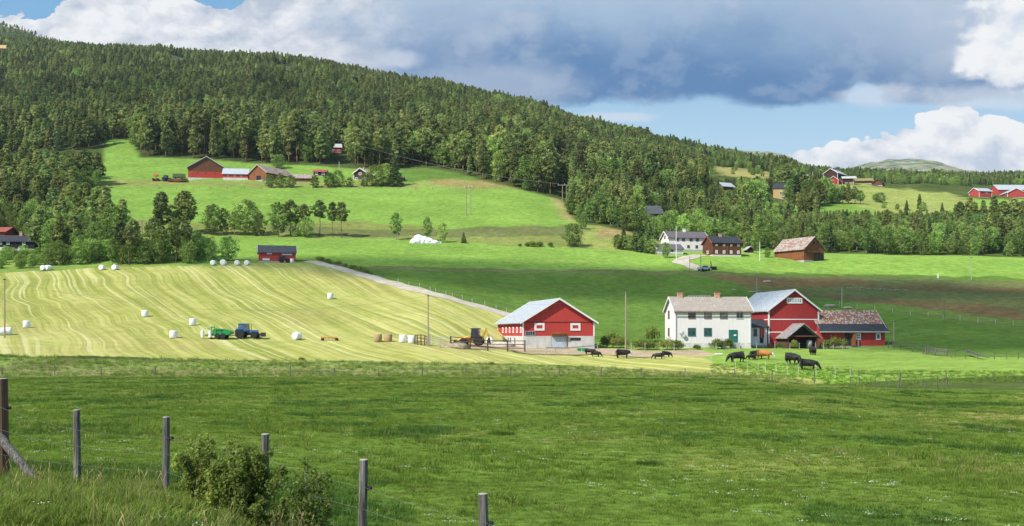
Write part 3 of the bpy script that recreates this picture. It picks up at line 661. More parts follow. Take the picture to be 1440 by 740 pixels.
# ------------------------------------------------------------------ gravel roads
def strip(name, pts, width, mat, lift=0.05, n=120):
    """pts: map points (X, Y) along the centre line"""
    pts = np.array(pts, float); s = np.r_[0, np.cumsum(np.hypot(*np.diff(pts, axis=0).T))]
    k = np.linspace(0, s[-1], n); cx = np.interp(k, s, pts[:, 0]); cy_ = np.interp(k, s, pts[:, 1])
    for _ in range(6): cx[1:-1] = (cx[:-2] + cx[1:-1] * 2 + cx[2:]) / 4; cy_[1:-1] = (cy_[:-2] + cy_[1:-1] * 2 + cy_[2:]) / 4
    tx = np.gradient(cx); ty = np.gradient(cy_); L = np.hypot(tx, ty); nx, ny = -ty / L, tx / L
    vs_, m = [], 7
    for q in range(m):
        o = (q / (m - 1) - 0.5) * width * (1 + 0.12 * np.sin(k * 0.7 + q))
        X = cx + nx * o; Y = cy_ + ny * o
        vs_.append(np.stack([X, Y, gz(X, Y) + lift + 0.05 * (1 - (2 * q / (m - 1) - 1) ** 2)], -1))
    vs_ = np.array(vs_).transpose(1, 0, 2).reshape(-1, 3)
    f = [(i * m + q, i * m + q + 1, (i + 1) * m + q + 1, (i + 1) * m + q) for i in range(n - 1) for q in range(m - 1)]
    me = np_mesh(name, vs_, f, 4, mat, True); return tag(link(name, me), kind='structure')
def xy(px, py, ymin=120): p = at(px, py, ymin); return (p.x, p.y)
strip('gravel_road', [xy(436, 367.5, 240), xy(455, 372, 240), xy(490, 381), xy(520, 389.5), xy(560, 401), xy(600, 411.5), xy(640, 422), xy(680, 433), xy(720, 444), xy(752, 456), xy(775, 466)], 4.4, GRAVEL)
strip('gravel_road', [xy(988, 380.5, 260), xy(972, 374, 260), xy(957, 369, 260), xy(960, 365, 260), xy(972, 361.5, 260), xy(985, 359, 260)], 4.2, GRAVEL, 0.07)

# ------------------------------------------------------------------ bald hills beyond the tree line
def hill(prof, Y, depth, seed):
    xs = np.linspace(prof[0][0], prof[-1][0], 110); top = np.interp(xs, [p[0] for p in prof], [p[1] for p in prof])
    for _ in range(4): top[1:-1] = (top[:-2] + 2 * top[1:-1] + top[2:]) / 4
    foot = 275.0; n = 26; V_ = []
    for x, tp in zip(xs, top):
        for j in range(n):
            s = j / (n - 1); Yd = Y + depth * s; zf = (HY - foot) / F * Y; zt = (HY - tp) / F * (Y + depth * .5)
            z = zf + (zt - zf) * math.sin(math.pi * min(1, s)) ** .8; X = (x - CX) / F * (Y + depth * .5)
            V_.append((X, Yd, z + (float(vnoise(X / 60, Yd / 60, seed)) - .5) * 14))
    f = [(i * n + j, (i + 1) * n + j, (i + 1) * n + j + 1, i * n + j + 1) for i in range(len(xs) - 1) for j in range(n - 1)]
    me = np_mesh('hill', V_, f, 4, None, True)
    m, t, out = new_mat('heath'); geo = t.new('ShaderNodeNewGeometry'); p_ = geo.outputs['Position']
    n1 = t.noise(t.vscale(p_, (1, 1, 2.5)), 0.012, 6, 0.65); n2 = t.noise(t.vscale(p_, (1, .5, 3)), 0.03, 5, 0.65)
    c_ = t.mix(t.mr(n1, .44, .56), (0.085, 0.12, 0.06), (0.24, 0.24, 0.14)); c_ = t.mix(t.mr(n2, .55, .63), c_, (0.36, 0.345, 0.28))
    principled(t, out, c_, 1.0, 0, None, 0.0); me.materials.append(m); tag(link('hill', me), kind='structure')
hill([(1150, 262), (1180, 243), (1200, 237), (1225, 232), (1250, 229), (1268, 231.5), (1292, 239), (1318, 249), (1350, 262)], 3600, 1500, 5)
hill([(880, 240), (925, 202), (945, 199), (985, 210), (1030, 218), (1062, 217), (1085, 222), (1130, 246)], 2600, 900, 8)

# ------------------------------------------------------------------ the air of the valley: thin, even haze
m = MB(); m.box((0, 3050, 366), (16000, 6600, 748))
hm_, t, out = new_mat('valley_air'); pv_ = t.new('ShaderNodeVolumePrincipled'); pv_.inputs['Color'].default_value = (.82, .89, 1.0, 1); pv_.inputs['Density'].default_value = 5.5e-5; pv_.inputs['Anisotropy'].default_value = 0.2
t.l.new(pv_.outputs[0], out.inputs['Volume'])
tag(m.build('haze', hm_), kind='stuff')
# ------------------------------------------------------------------ tree kinds: a crown mesh of many small leaf faces and a tapered trunk with limbs
def leaf_cloud(centres, radii, per, size, flat=0.75, seed=0, tri=False, up=0.35):
    """leaf faces scattered through ellipsoidal clumps"""
    g = np.random.default_rng(seed)
    C = np.repeat(centres, per, 0); Rr = np.repeat(radii, per, 0)
    n = len(C)
    d = g.normal(size=(n, 3)); d /= np.linalg.norm(d, axis=1)[:, None]
    rad = g.random(n) ** 0.45
    P = C + d * rad[:, None] * Rr[:, None] * np.array([1, 1, flat])
    nrm = d * 0.6 + g.normal(size=(n, 3)) * 0.8; nrm[:, 2] += up; nrm /= np.linalg.norm(nrm, axis=1)[:, None]
    a = np.cross(nrm, g.normal(size=(n, 3))); a /= np.linalg.norm(a, axis=1)[:, None]; b = np.cross(nrm, a)
    s = size * (0.6 + 0.8 * g.random(n))
    if tri:
        V = np.stack([P - a * s[:, None] * .55 - b * s[:, None] * .25, P + a * s[:, None] * .55 - b * s[:, None] * .25, P + b * s[:, None] * .75], 1)
        return V.reshape(-1, 3), 3
    V = np.stack([P - a * s[:, None] * .6, P - b * s[:, None] * .42, P + a * s[:, None] * .6, P + b * s[:, None] * .42], 1)
    return V.reshape(-1, 3), 4
def crown_mesh(name, centres, radii, per, size, mat, **kw):
    V, k = leaf_cloud(np.array(centres, float), np.array(radii, float), per, size, **kw)
    return np_mesh(name, V, np.arange(len(V)), k, mat)
def trunk_mesh(name, h, r, mat, limbs, lean=0.0):
    m = MB(); p = Vector((0, 0, -0.4)); nseg = 5
    for i in range(nseg):
        a, b = i / nseg, (i + 1) / nseg
        q = Vector((lean * h * b * b + 0.02 * h * math.sin(5 * b), 0.015 * h * math.cos(4 * b) - .015 * h, h * b))
        m.tube(p, q, r * (1 - 0.8 * a), r * (1 - 0.8 * b), 7); p = q
    for (z, az, L, up) in limbs:
        s = Vector((lean * z * z / h + 0.02 * h * math.sin(5 * z / h), 0.015 * h * math.cos(4 * z / h) - .015 * h, z))
        e = s + Vector((math.cos(az) * L, math.sin(az) * L, up)); rr = r * (1 - 0.8 * z / h) * 0.5
        m.tube(s, e, rr, rr * 0.3, 5)
    return m.mesh(name, mat, smooth=True)
def pine(h, r, base, seed, nc=46, per=34, size=0.5, top=1.0, mat=None, ragged=0.35, trunk=0.17, trunkmat=None):
    """h total height, r crown radius, base height of the lowest foliage"""
    g = random.Random(seed); cs, rs, limbs = [], [], []
    H = h - base
    for i in range(nc):
        tt = (i + g.random()) / nc
        prof = (1 - tt) ** 0.75 * (0.55 + 0.45 * min(1, tt / 0.22)) if top < 1.0 else (math.sin(math.pi * min(1, 0.16 + tt * 0.84)) ** 0.7)
        rr = r * prof * (1 + ragged * g.uniform(-1, 1))
        az = i * 2.4 + g.uniform(-.5, .5); d = rr * (0.35 + 0.6 * g.random() ** 0.5)
        z = base + H * tt * 0.97
        cs.append((math.cos(az) * d, math.sin(az) * d, z)); cr = (0.30 + 0.36 * g.random()) * (0.5 + 0.75 * prof) * r * 0.62 + 0.16
        rs.append(cr)
        if i % 4 == 0: limbs.append((z - 0.3, az, d, 0.25))
    cs.append((0, 0, h - 0.3)); rs.append(0.3)
    return crown_mesh('crown', cs, rs, per, size, mat or PINE_F, flat=0.62, seed=seed, tri=True), trunk_mesh('trunk', h * 0.95, trunk, trunkmat or BARK_P, limbs, g.uniform(-.02, .02))
def spruce(h, r, seed, mat=None):
    g = random.Random(seed); cs, rs = [], []
    tiers = 17
    for i in range(tiers):
        tt = i / (tiers - 1); rr = r * (1 - tt) ** 0.9 + 0.1; n = max(3, int(9 * (1 - tt) + 2))
        for k in range(n):
            az = 2 * math.pi * k / n + i * 0.7 + g.uniform(-.25, .25); d = rr * g.uniform(.45, .95)
            cs.append((math.cos(az) * d, math.sin(az) * d, 0.5 + (h - 0.7) * tt - 0.18 * d)); rs.append(0.22 + 0.36 * (1 - tt) * r * 0.6 * g.uniform(.7, 1.3))
    cs.append((0, 0, h - .2)); rs.append(.2)
    return crown_mesh('crown', cs, rs, 14, 0.46, mat or SPRUCE_F, flat=0.45, seed=seed, tri=True), trunk_mesh('trunk', h * 0.93, 0.15, BARK_P, [])
def broad(h, r, base, seed, nc=44, per=40, size=0.36, mat=None, trunk=0.13, tall=1.0, ragged=0.4):
    g = random.Random(seed); cs, rs, limbs = [], [], []
    H = h - base
    for i in range(nc):
        tt = (i + 0.5) / nc; ph = math.sin(math.pi * min(1, (0.10 + tt * 0.86))) ** 0.6
        az = i * 2.4 + g.uniform(-.6, .6); d = r * ph * (0.3 + 0.62 * g.random() ** 0.55) * (1 + ragged * g.uniform(-.6, .6))
        z = base + H * (tt * 0.94 + 0.03 * g.uniform(-1, 1))
        cs.append((math.cos(az) * d, math.sin(az) * d, z)); rs.append(r * (0.20 + 0.22 * g.random()) * (0.6 + 0.55 * ph))
        if i % 3 == 0: limbs.append((max(0.4, z - 0.9), az, d * 0.9, 0.8))
    return crown_mesh('crown', cs, rs, per, size, mat or LEAF_F, flat=0.85, seed=seed), trunk_mesh('trunk', h * 0.9, trunk, BARK_B, limbs, g.uniform(-.05, .05))
def bushy(h, r, seed, n=26, per=60, size=0.17, mat=None):
    g = random.Random(seed); cs, rs = [], []
    for i in range(n):
        az = i * 2.4; d = r * 0.8 * math.sqrt((i + .5) / n) * g.uniform(.7, 1.15); z = h * (0.24 + 0.5 * (1 - (d / r) ** 2) * g.uniform(.25, 1.15))
        cs.append((math.cos(az) * d, math.sin(az) * d, z)); rs.append(h * 0.26 * g.uniform(.7, 1.3))
    return crown_mesh('foliage', cs, rs, per, size, mat or BUSH_F, flat=0.9, seed=seed), trunk_mesh('stem', h * 0.6, 0.05, BARK_B, [(h * .2, k, r * .5, h * .3) for k in (0, 1.7, 3.3, 5)])

PROTO = {}
# every prototype is modelled at height 10 and scaled
PROTO['pine'] = [pine(10, 1.75, 2.2, 1, ragged=.4), pine(10, 1.5, 1.4, 2, top=.8, nc=52), pine(10, 2.0, 3.0, 3, nc=40), pine(10, 1.35, 1.0, 4, top=.8, nc=52, ragged=.3), pine(10, 1.7, 2.0, 14, top=.8, nc=48, ragged=.5)]
PROTO['tallpine'] = [pine(10, 1.7, 5.6, 5, nc=26, per=44, size=.5, trunk=.13, ragged=.5), pine(10, 1.45, 4.8, 6, nc=28, per=40, trunk=.13, ragged=.5), pine(10, 2.1, 4.2, 15, nc=34, per=40, trunk=.15, ragged=.5)]
PROTO['spruce'] = [spruce(10, 2.1, 7), spruce(10, 1.75, 8)]
PROTO['broad'] = [broad(10, 3.1, 1.0, 9, nc=56), broad(10, 2.5, 1.8, 10, nc=46, ragged=.6), broad(10, 3.6, 0.6, 11, nc=64), broad(10, 2.2, 2.4, 12, nc=40, ragged=.6), broad(10, 2.8, 0.5, 16, nc=54, ragged=.55)]
PROTO['bush'] = [bushy(2, 1.5, 21), bushy(2, 1.2, 22), bushy(2, 1.9, 23)]
PH = {'pine': 10, 'tallpine': 10, 'spruce': 10, 'broad': 10, 'bush': 2}
NAMES = {'pine': ('pine_tree', 'pine tree'), 'tallpine': ('pine_tree', 'pine tree'), 'spruce': ('spruce_tree', 'spruce tree'), 'broad': ('broadleaf_tree', 'broadleaf tree'), 'bush': ('bush', 'bush')}
FIRST = {}                                   # (kind, variant) -> (crown object, trunk object), for the mass of the wood to draw on
def plant(kind, var, p, h, rz, label, group=None, wide=1.0):
    nm, cat = NAMES[kind]; k = h / PH[kind]
    o = empty(nm, p, rz, label, cat, group); o.scale = (k * wide, k * wide, k)
    cm, tm = PROTO[kind][var % len(PROTO[kind])]
    c = link('foliage' if kind == 'bush' else 'crown', cm, o); s = link('stem' if kind == 'bush' else 'trunk', tm, o)
    FIRST.setdefault((kind, var % len(PROTO[kind])), (c, s)); return o
# --- trees one can name: (kind, variant, px, top row, base row, width factor, label, group)
ROW = 'trees along the strip below the upper farm'
HANDFARM = 'trees and bushes round the upper farm'
SPECIAL = [
 ('pine', 0, 228, 272, 329, 1.1, 'tall slender pine, first in the row on the bright slope, nearest the dark wood', ROW),
 ('pine', 2, 260, 271, 328, 1.35, 'tall broad-crowned pine standing alone on the bright slope below the big brown and red barn', ROW),
 ('broad', 0, 298, 288, 330, .85, 'dense dark leafy tree, first of the clump right of the lone broad pine', ROW),
 ('broad', 1, 314, 293, 330, .8, 'narrower leafy tree tucked between two darker ones in the mid-slope row', ROW),
 ('broad', 3, 330, 298, 331, 1.0, 'short pale leafy tree filling the gap in the mid-slope clump', ROW),
 ('broad', 0, 349, 282, 331, .95, 'tallest dark leafy tree of the clump above the small red shed', ROW),
 ('broad', 4, 364, 300, 332, .9, 'low leafy tree at the right end of the clump above the red shed', ROW),
 ('broad', 1, 392, 285, 333, 1.0, 'tall loose leafy tree with bare stem, first of the second clump in the slope row', ROW),
 ('tallpine', 2, 409, 284, 333, 1.0, 'brownish pine rising out of the second clump in the slope row', ROW),
 ('broad', 4, 416, 304, 333, .9, 'round low leafy tree in front of the brownish pine in the slope row', ROW),
 ('broad', 0, 431, 305, 334, .9, 'round dark leafy tree under the leaning pine at the end of the clump', ROW),
 ('tallpine', 1, 428, 289, 333, .9, 'thin pine with bare upper branches above a round dark tree', ROW),
 ('tallpine', 0, 449, 284, 333, .95, 'slim pine with a small tufted top and long bare trunk, alone in the row', ROW),
 ('tallpine', 1, 468, 286, 334, .8, 'pine with grey trunk, first of the close pair of bare-stemmed pines', ROW),
 ('tallpine', 1, 481, 286, 335, .9, 'reddish bare-stemmed pine, second of the close pair in the slope row', ROW),
 ('broad', 3, 557, 300, 338, .75, 'thin pale leafy tree alone between the pine pair and the white heap', ROW),
 ('broad', 3, 601, 306, 339, .75, 'thin leafy tree growing out of the white tarpaulin heap', ROW),
 ('broad', 1, 622, 314, 341, .95, 'small round dark tree right beside the white tarpaulin heap', ROW),
 ('spruce', 0, 652, 327, 342, 1.3, 'small cone-shaped tree alone right of the white tarpaulin heap', ROW),
 ('broad', 2, 806, 315, 347, .95, 'big round bushy tree at the corner where bright field meets rough pasture', None),
 ('broad', 4, 820, 300, 322, .8, 'bushy tree at the lower corner of the wood above the rough pasture', None),
 ('broad', 0, 320, 333, 367, 1.05, 'round dense tree standing alone left of the small red shed', None),
 ('spruce', 0, 555, 222, 262, 1.25, 'dark pointed spruce right of the upper farm, behind its hedge', HANDFARM),
 ('broad', 2, 529, 233, 262, .95, 'big light green leafy tree between the dark cottage and the pointed spruce', HANDFARM),
 ('broad', 0, 543, 230, 262, .8, 'leafy tree pressed against the pointed dark spruce', HANDFARM),
 ('broad', 4, 512, 244, 262, .9, 'low leafy tree in front of the dark white-trimmed cottage', HANDFARM),
 ('broad', 2, 392, 218, 238, 1.0, 'round pale tree behind the rusty roofed brown barn', HANDFARM),
 ('broad', 0, 379, 246, 264, .95, 'dark bushy tree in front of the brown barn with rusty roof, at its gable', HANDFARM),
 ('broad', 4, 394, 244, 264, .95, 'bushy tree in front of the rusty roof, second from the brown gable', HANDFARM),
 ('broad', 2, 409, 247, 264, .9, 'bushy tree where the rusty barn roof ends', HANDFARM),
 ('broad', 4, 443, 248, 264, 1.0, 'dark bushy tree below the small cabin with red roof', HANDFARM),
 ('broad', 0, 463, 243, 264, .9, 'dark round tree right of the small red-roofed cabin', HANDFARM),
 ('broad', 2, 475, 240, 263, .8, 'light leafy tree at the foot of the grey pole by the upper farm', HANDFARM),
 ('broad', 4, 492, 250, 263, 1.1, 'low bright bush-like tree in front of the dark cottage', HANDFARM),
 ('broad', 1, 936, 341, 363, 1.05, 'round tree with pale forked trunk in front of the low white house', None),
 ('broad', 3, 1063, 327, 357, .9, 'thin tree beside the white flagpole near the weathered orange barn', None),
 ('broad', 4, 1052, 325, 352, .9, 'leafy tree behind the dark log house, at its right corner', None),
 ('broad', 4, 1079, 348, 362, 1.0, 'small round leafy tree between the flagpole and the weathered orange barn', None),
]
CORNER = 'dark trees at the corner of the white farmhouse pasture'
for i, (x, tp, b, k) in enumerate([(868, 330, 350, 'broad'), (877, 321, 351, 'spruce'), (884, 330, 352, 'broad'), (892, 326, 353, 'pine'), (900, 318, 354, 'spruce'), (905, 332, 355, 'broad'), (912, 328, 356, 'spruce'), (917, 337, 357, 'broad')]):
    SPECIAL.append((k, i, x, tp, b, 1.0 if k == 'broad' else 1.25, 'dark tree in the short clump left of the white farmhouse', CORNER))
HILLTREES = [
 (1185, 262, 286, 'pine', 'dark pine in the clump below the brown hilltop farm'), (1193, 258, 287, 'pine', None), (1202, 263, 287, 'pine', None), (1210, 268, 287, 'broad', None), (1176, 264, 286, 'broad', None), (1168, 258, 286, 'pine', None),
 (1231, 273, 284, 'broad', 'round dark bush-like tree, first of the pair alone on the pale hill field'), (1238, 271, 285, 'broad', 'taller round tree, second of the pair alone on the pale hill field'),
 (1293, 274, 296, 'pine', 'dark ragged pine alone in the pale hill field'), (1298, 284, 297, 'broad', 'low leafy tree at the foot of the dark ragged hill-field pine'), (1275, 282, 296, 'spruce', 'small pointed tree left of the dark ragged hill-field pine'), (1262, 287, 296, 'broad', 'small leafy tree at the fence line across the pale hill field'),
 (1325, 286, 303, 'spruce', 'pointed young tree at the lower edge of the pale hill field'), (1343, 288, 303, 'spruce', 'smaller pointed young tree below the red hill barns'),
 (1243, 284, 293, 'broad', 'lowest leafy tree beside the round pair on the pale hill field')]
for i, (x, tp, b, k, lab) in enumerate(HILLTREES):
    SPECIAL.append((k, i, x, tp, b, 1.25 if k == 'broad' else 1.1, lab or 'dark pine in the clump below the brown hilltop farm' if k != 'broad' or lab else 'dark leafy tree in the clump below the brown hilltop farm', 'trees on the pale hill field'))
SPHULL = []
for (k, v, x, tp, b, wd, lab, grp) in SPECIAL:
    p = at(x, b, 200); h = (b - tp) * p.y / F * 1.04
    plant(k, v, p, h, random.uniform(0, 6.28), lab, grp, wd * (1.5 if grp == HANDFARM and k == 'broad' else 1.3 if k == 'broad' else 1.1)); SPHULL.append((p.x, p.y))

# --- the woods: positions, then the ones that show largest become trees of their own and the rest one mass
CLEAR = [  # (px min, px max, depth min, depth max): gaps for houses, roads and views onto them
 (-60, 56, 286, 320), (896, 940, 378, 402), (1008, 1040, 552, 590), (1076, 1110, 534, 590), (776, 803, 410, 455), (466, 492, 480, 545),
 (236, 262, 1000, 1150), (376, 412, 930, 1100), (-10, 10, 1060, 1135), (776, 800, 590, 640), (1118, 1250, 640, 790), (1044, 1064, 300, 345), (925, 1050, 300, 336), (1365, 1460, 590, 830)]
CAPS = [(1072, 1114, 281, 575), (898, 940, 303, 385), (1010, 1040, 268, 570), (995, 1092, 251, 735), (1112, 1460, 297, 475), (776, 802, 219, 600), (462, 484, 210, 526), (1160, 1250, 261, 705), (1365, 1460, 283, 640)]
trees = []   # kind, var, X, Y, h, zone key
def add_zone(key, ylo, yhi, xlo, xhi, step, fn):
    """jittered grid in map space; fn(px, Y, rnd) -> (kind, height) or None"""
    g = np.random.default_rng(abs(hash(key)) % 1000 if False else sum(map(ord, key)))
    Y = ylo
    while Y < yhi:
        st = step(Y); X = (xlo - CX) / F * Y; X1 = (xhi - CX) / F * Y
        while X < X1:
            xx = X + g.uniform(-.48, .48) * st; yy = Y + g.uniform(-.48, .48) * st; px = xx / yy * F + CX
            r = fn(px, yy, g)
            if r:
                gy_ = None
                for a, b, yl, Yt in CAPS:
                    if a < px < b and yy < Yt:
                        if gy_ is None: gy_ = HY - float(gz(xx, yy)) / yy * F
                        hc_ = (gy_ - yl) / F * yy * g.uniform(.8, 1.12)
                        r = (r[0], min(r[1], hc_)) + tuple(r[2:]) if hc_ > 1.6 else None
                        if r is None: break
            if r and not any(a < px < b and c < yy < d for a, b, c, d in CLEAR):
                trees.append([r[0], int(g.integers(0, 5)), xx, yy, r[1], key, r[2] if len(r) > 2 else 1.0])
            X += st
        Y += st
edge = lambda px: np.interp(px, EDGE_X, EDGE_Y)
def lowwood(px, Y, g):       # mixed wood along the left, above the hay field
    e = edge(px)
    if px > 300 or Y < 263: return None
    if px < 60 and Y < 287: return ('broad', g.uniform(2.0, 3.6), 1.5)
    if px < 145:
        if Y < (267 if Y < 345 else e + 1) or Y > 452: return None
        if Y < 345 and px > 118 and Y > 300: return None
        if px > 100 and 340 < Y < 428 and px > 104 + 0.05 * (Y - 340): return None
        if px > 102 and Y > 398 and px > 138: return None
        kind = g.random()
        if Y < 273: return ('broad', g.uniform(3.0, 6.5), 1.2)
        if Y < 345: return (('broad', g.uniform(6, 10.5)) if kind < .68 else ('pine', g.uniform(8, 12.5), 1.1))
        return (('pine', g.uniform(9, 14.5), 1.15) if kind < .72 else ('broad', g.uniform(7, 10)))
    if Y > 281: return None
    return ('broad', g.uniform(4.5, 8.0) * (0.8 if px > 285 else 1), 1.05) if g.random() < .88 else ('tallpine', g.uniform(8, 11))
add_zone('low', 264, 455, -120, 300, lambda Y: 3.5 if Y < 300 else 4.3, lowwood)
for (x, tp, b, k, Yd) in [(148, 266, 335, 'pine', 300), (138, 270, 336, 'pine', 305), (160, 292, 350, 'broad', 284), (172, 290, 352, 'pine', 284), (120, 262, 330, 'pine', 310), (215, 316, 366, 'pine', 270), (225, 327, 366, 'broad', 268)]:
    trees.append([k, int(x) % 3, (x - CX) / F * Yd, Yd, (b - tp) / F * Yd * 1.25, 'low', 1.15])
def bigwood(px, Y, g):
    if Y < edge(px) + 2: return None
    if px < 146 and Y < 520: return None
    d = Y - edge(px)
    if px > 1000 and Y > 470:
        # open hill fields and lanes to the right
        if 1000 < px < 1085 and 700 < Y < 860: return None if g.random() < .9 else ('broad', 6)
        if px > 1150 and Y < 735 and not (1150 < px < 1160): return None
        if 1085 < px <= 1150 and 470 < Y < 640: return ('pine', g.uniform(7, 11)) if (px > 1135 or px < 1078) or g.random() < .35 else None
        if px > 1130 and Y < 760: return None
    if px > 1120: hmax = np.interp(Y, [330, 450, 760, 1300], [9.5, 8.5, 8, 9])
    else: hmax = np.interp(Y, [330, 480, 560, 800, 1200, 1700], [12, 18.5, 15.5, 12.5, 10.5, 8])
    if px > 780 and Y < 480: hmax = min(hmax, np.interp(px, [780, 860, 1000, 1440], [13, 12, 10.5, 9]))
    f = float(vnoise(px / 60, Y / 60, 5))
    brd = np.interp(px, [0, 500, 800, 1000, 1440], [.05, .06, .22, .42, .55]) * (1.6 if d < 30 and px > 480 else 1) * (0.5 + f)
    if Y > 900 and px > 900: brd = .4
    h = hmax * (g.uniform(.72, 1.05) if g.random() < .8 else g.uniform(.4, .75))
    if float(vnoise(px / 9, Y / 14, 15)) > .9 and d > 25: return None
    h *= .8 + .45 * float(vnoise(px / 28, Y / 30, 25))
    r = g.random()
    if r < brd: return ('broad', h * .85, g.uniform(.85, 1.15))
    if r < brd + (.42 if d < 26 else .12) and d < 60 and px < 800: return ('tallpine', h * 1.04)
    if r < brd + .22: return ('spruce', h * .95)
    return ('pine', h, g.uniform(.72, 1.1))
add_zone('big', 330, 560, -160, 1640, lambda Y: float(np.interp(Y, [330, 500, 560], [4.3, 4.6, 4.8])), bigwood)
add_zone('mid', 560, 900, -160, 1640, lambda Y: 5.0, bigwood)
add_zone('far', 900, 1420, -160, 1640, lambda Y: 6.2, bigwood)
add_zone('hill', 1420, 2050, -160, 240, lambda Y: 8.5, bigwood)
for (px, Y, hh) in [(1364, 455, 11), (1371, 450, 9), (1383, 452, 10), (1398, 455, 12), (1412, 450, 10), (1425, 455, 11), (1438, 452, 10), (1452, 455, 12), (1350, 456, 9)]:
    trees.append(['pine', px % 5, (px - CX) / F * Y, Y, hh, 'big', 1.5])
for i, (px, Y) in enumerate([(1113, 560), (1120, 552), (1128, 570), (1136, 560), (1145, 565), (1153, 560), (1160, 570), (1105, 600)]):
    trees.append(['pine' if i % 3 else 'broad', i % 5, (px - CX) / F * Y, Y, 13 + (i * 37 % 5), 'big', 1.3])
# which of them show: a coarse front-to-back painter over the photograph's frame
cover = np.zeros((740, 1440), bool)
trees.sort(key=lambda q: q[3])
shown = []
for q in trees:
    k, v, X, Y, h, key, wd = q
    zb = float(gz(X, Y)); px = X / Y * F + CX; yb = HY - zb / Y * F; hp = h / Y * F
    wpx = hp * {'pine': .3, 'tallpine': .26, 'spruce': .36, 'broad': .52, 'bush': 1}[k] * wd
    x0, x1 = int(max(0, px - wpx / 2)), int(min(1440, px + wpx / 2 + 1)); y0, y1 = int(max(0, yb - hp)), int(min(740, yb))
    n = 0
    if x1 > x0 and y1 > y0:
        sub = cover[y0:y1, x0:x1]; n = int((~sub).sum()); m_ = sub.shape[1] // 5
        sub[:, m_:max(m_ + 1, sub.shape[1] - m_)] = True
    shown.append(n)
order = np.argsort(-np.array(shown))
N_EACH = {'pine': 225, 'broad': 210, 'spruce': 60}
cnt = {'pine': 0, 'broad': 0, 'spruce': 0}; own = set()
for i in order:
    k = 'pine' if trees[i][0] == 'tallpine' else trees[i][0]
    if cnt[k] < N_EACH[k] and shown[i] > 20: own.add(int(i)); cnt[k] += 1
def wood_label(k, px, Y, key):
    w = {'pine': 'pine', 'tallpine': 'bare-stemmed pine', 'spruce': 'pointed spruce', 'broad': 'leafy tree'}[k]
    if key == 'low':
        if px < 60 and Y < 330: return f'{w} close round the black house under the left wood', 'trees round the black house'
        if px < 165 and Y > 345: return f'{w} in the upper left wood beside the steep bright pasture', 'trees of the upper left wood'
        if px < 165: return f'{w} in the mixed wood between the black house and the hay field corner', 'trees of the lower left wood'
        return f'{w} in the bushy belt along the top edge of the hay field', 'trees along the hay field top'
    if px < 480: return f'{w} at the dark wood edge behind the upper red and brown farm', 'trees of the wood edge above the upper farm'
    if px < 780: return f'{w} at the wood edge above the bright middle slope', 'trees of the wood edge above the middle slope'
    if px < 1000 and Y < 480: return f'{w} in the wood between the rough pasture and the white farmhouse', 'trees of the wood above the rough pasture'
    if px < 1000: return f'{w} high on the wooded slope above the white farmhouse', 'trees high above the white farmhouse'
    if px < 1165 and Y > 480: return f'{w} near the yellow house among the trees', 'trees near the yellow house'
    if px < 1165: return f'{w} in the wood behind the log house and weathered orange barn', 'trees behind the log house'
    return f'{w} in the green belt right of the weathered orange barn', 'trees of the belt right of the orange barn'
stuff = {}
grng = random.Random(5)
for i, q in enumerate(trees):
    k, v, X, Y, h, key, wd = q; v = v % len(PROTO[k]); px = X / Y * F + CX
    if i in own or (k, v) not in FIRST and shown[i] > 8 and i not in own and Y < 600:
        lab, grp = wood_label(k, px, Y, key)
        plant(k, v, (X, Y, float(gz(X, Y)) - .1), h, grng.uniform(0, 6.28), lab, grp, wd)
    else:
        stuff.setdefault((k, v), []).append((X, Y, float(gz(X, Y)) - .1, grng.uniform(0, 6.28), h / PH[k] * wd, h / PH[k]))
print('TREES', len(trees), 'own', len(own), cnt)

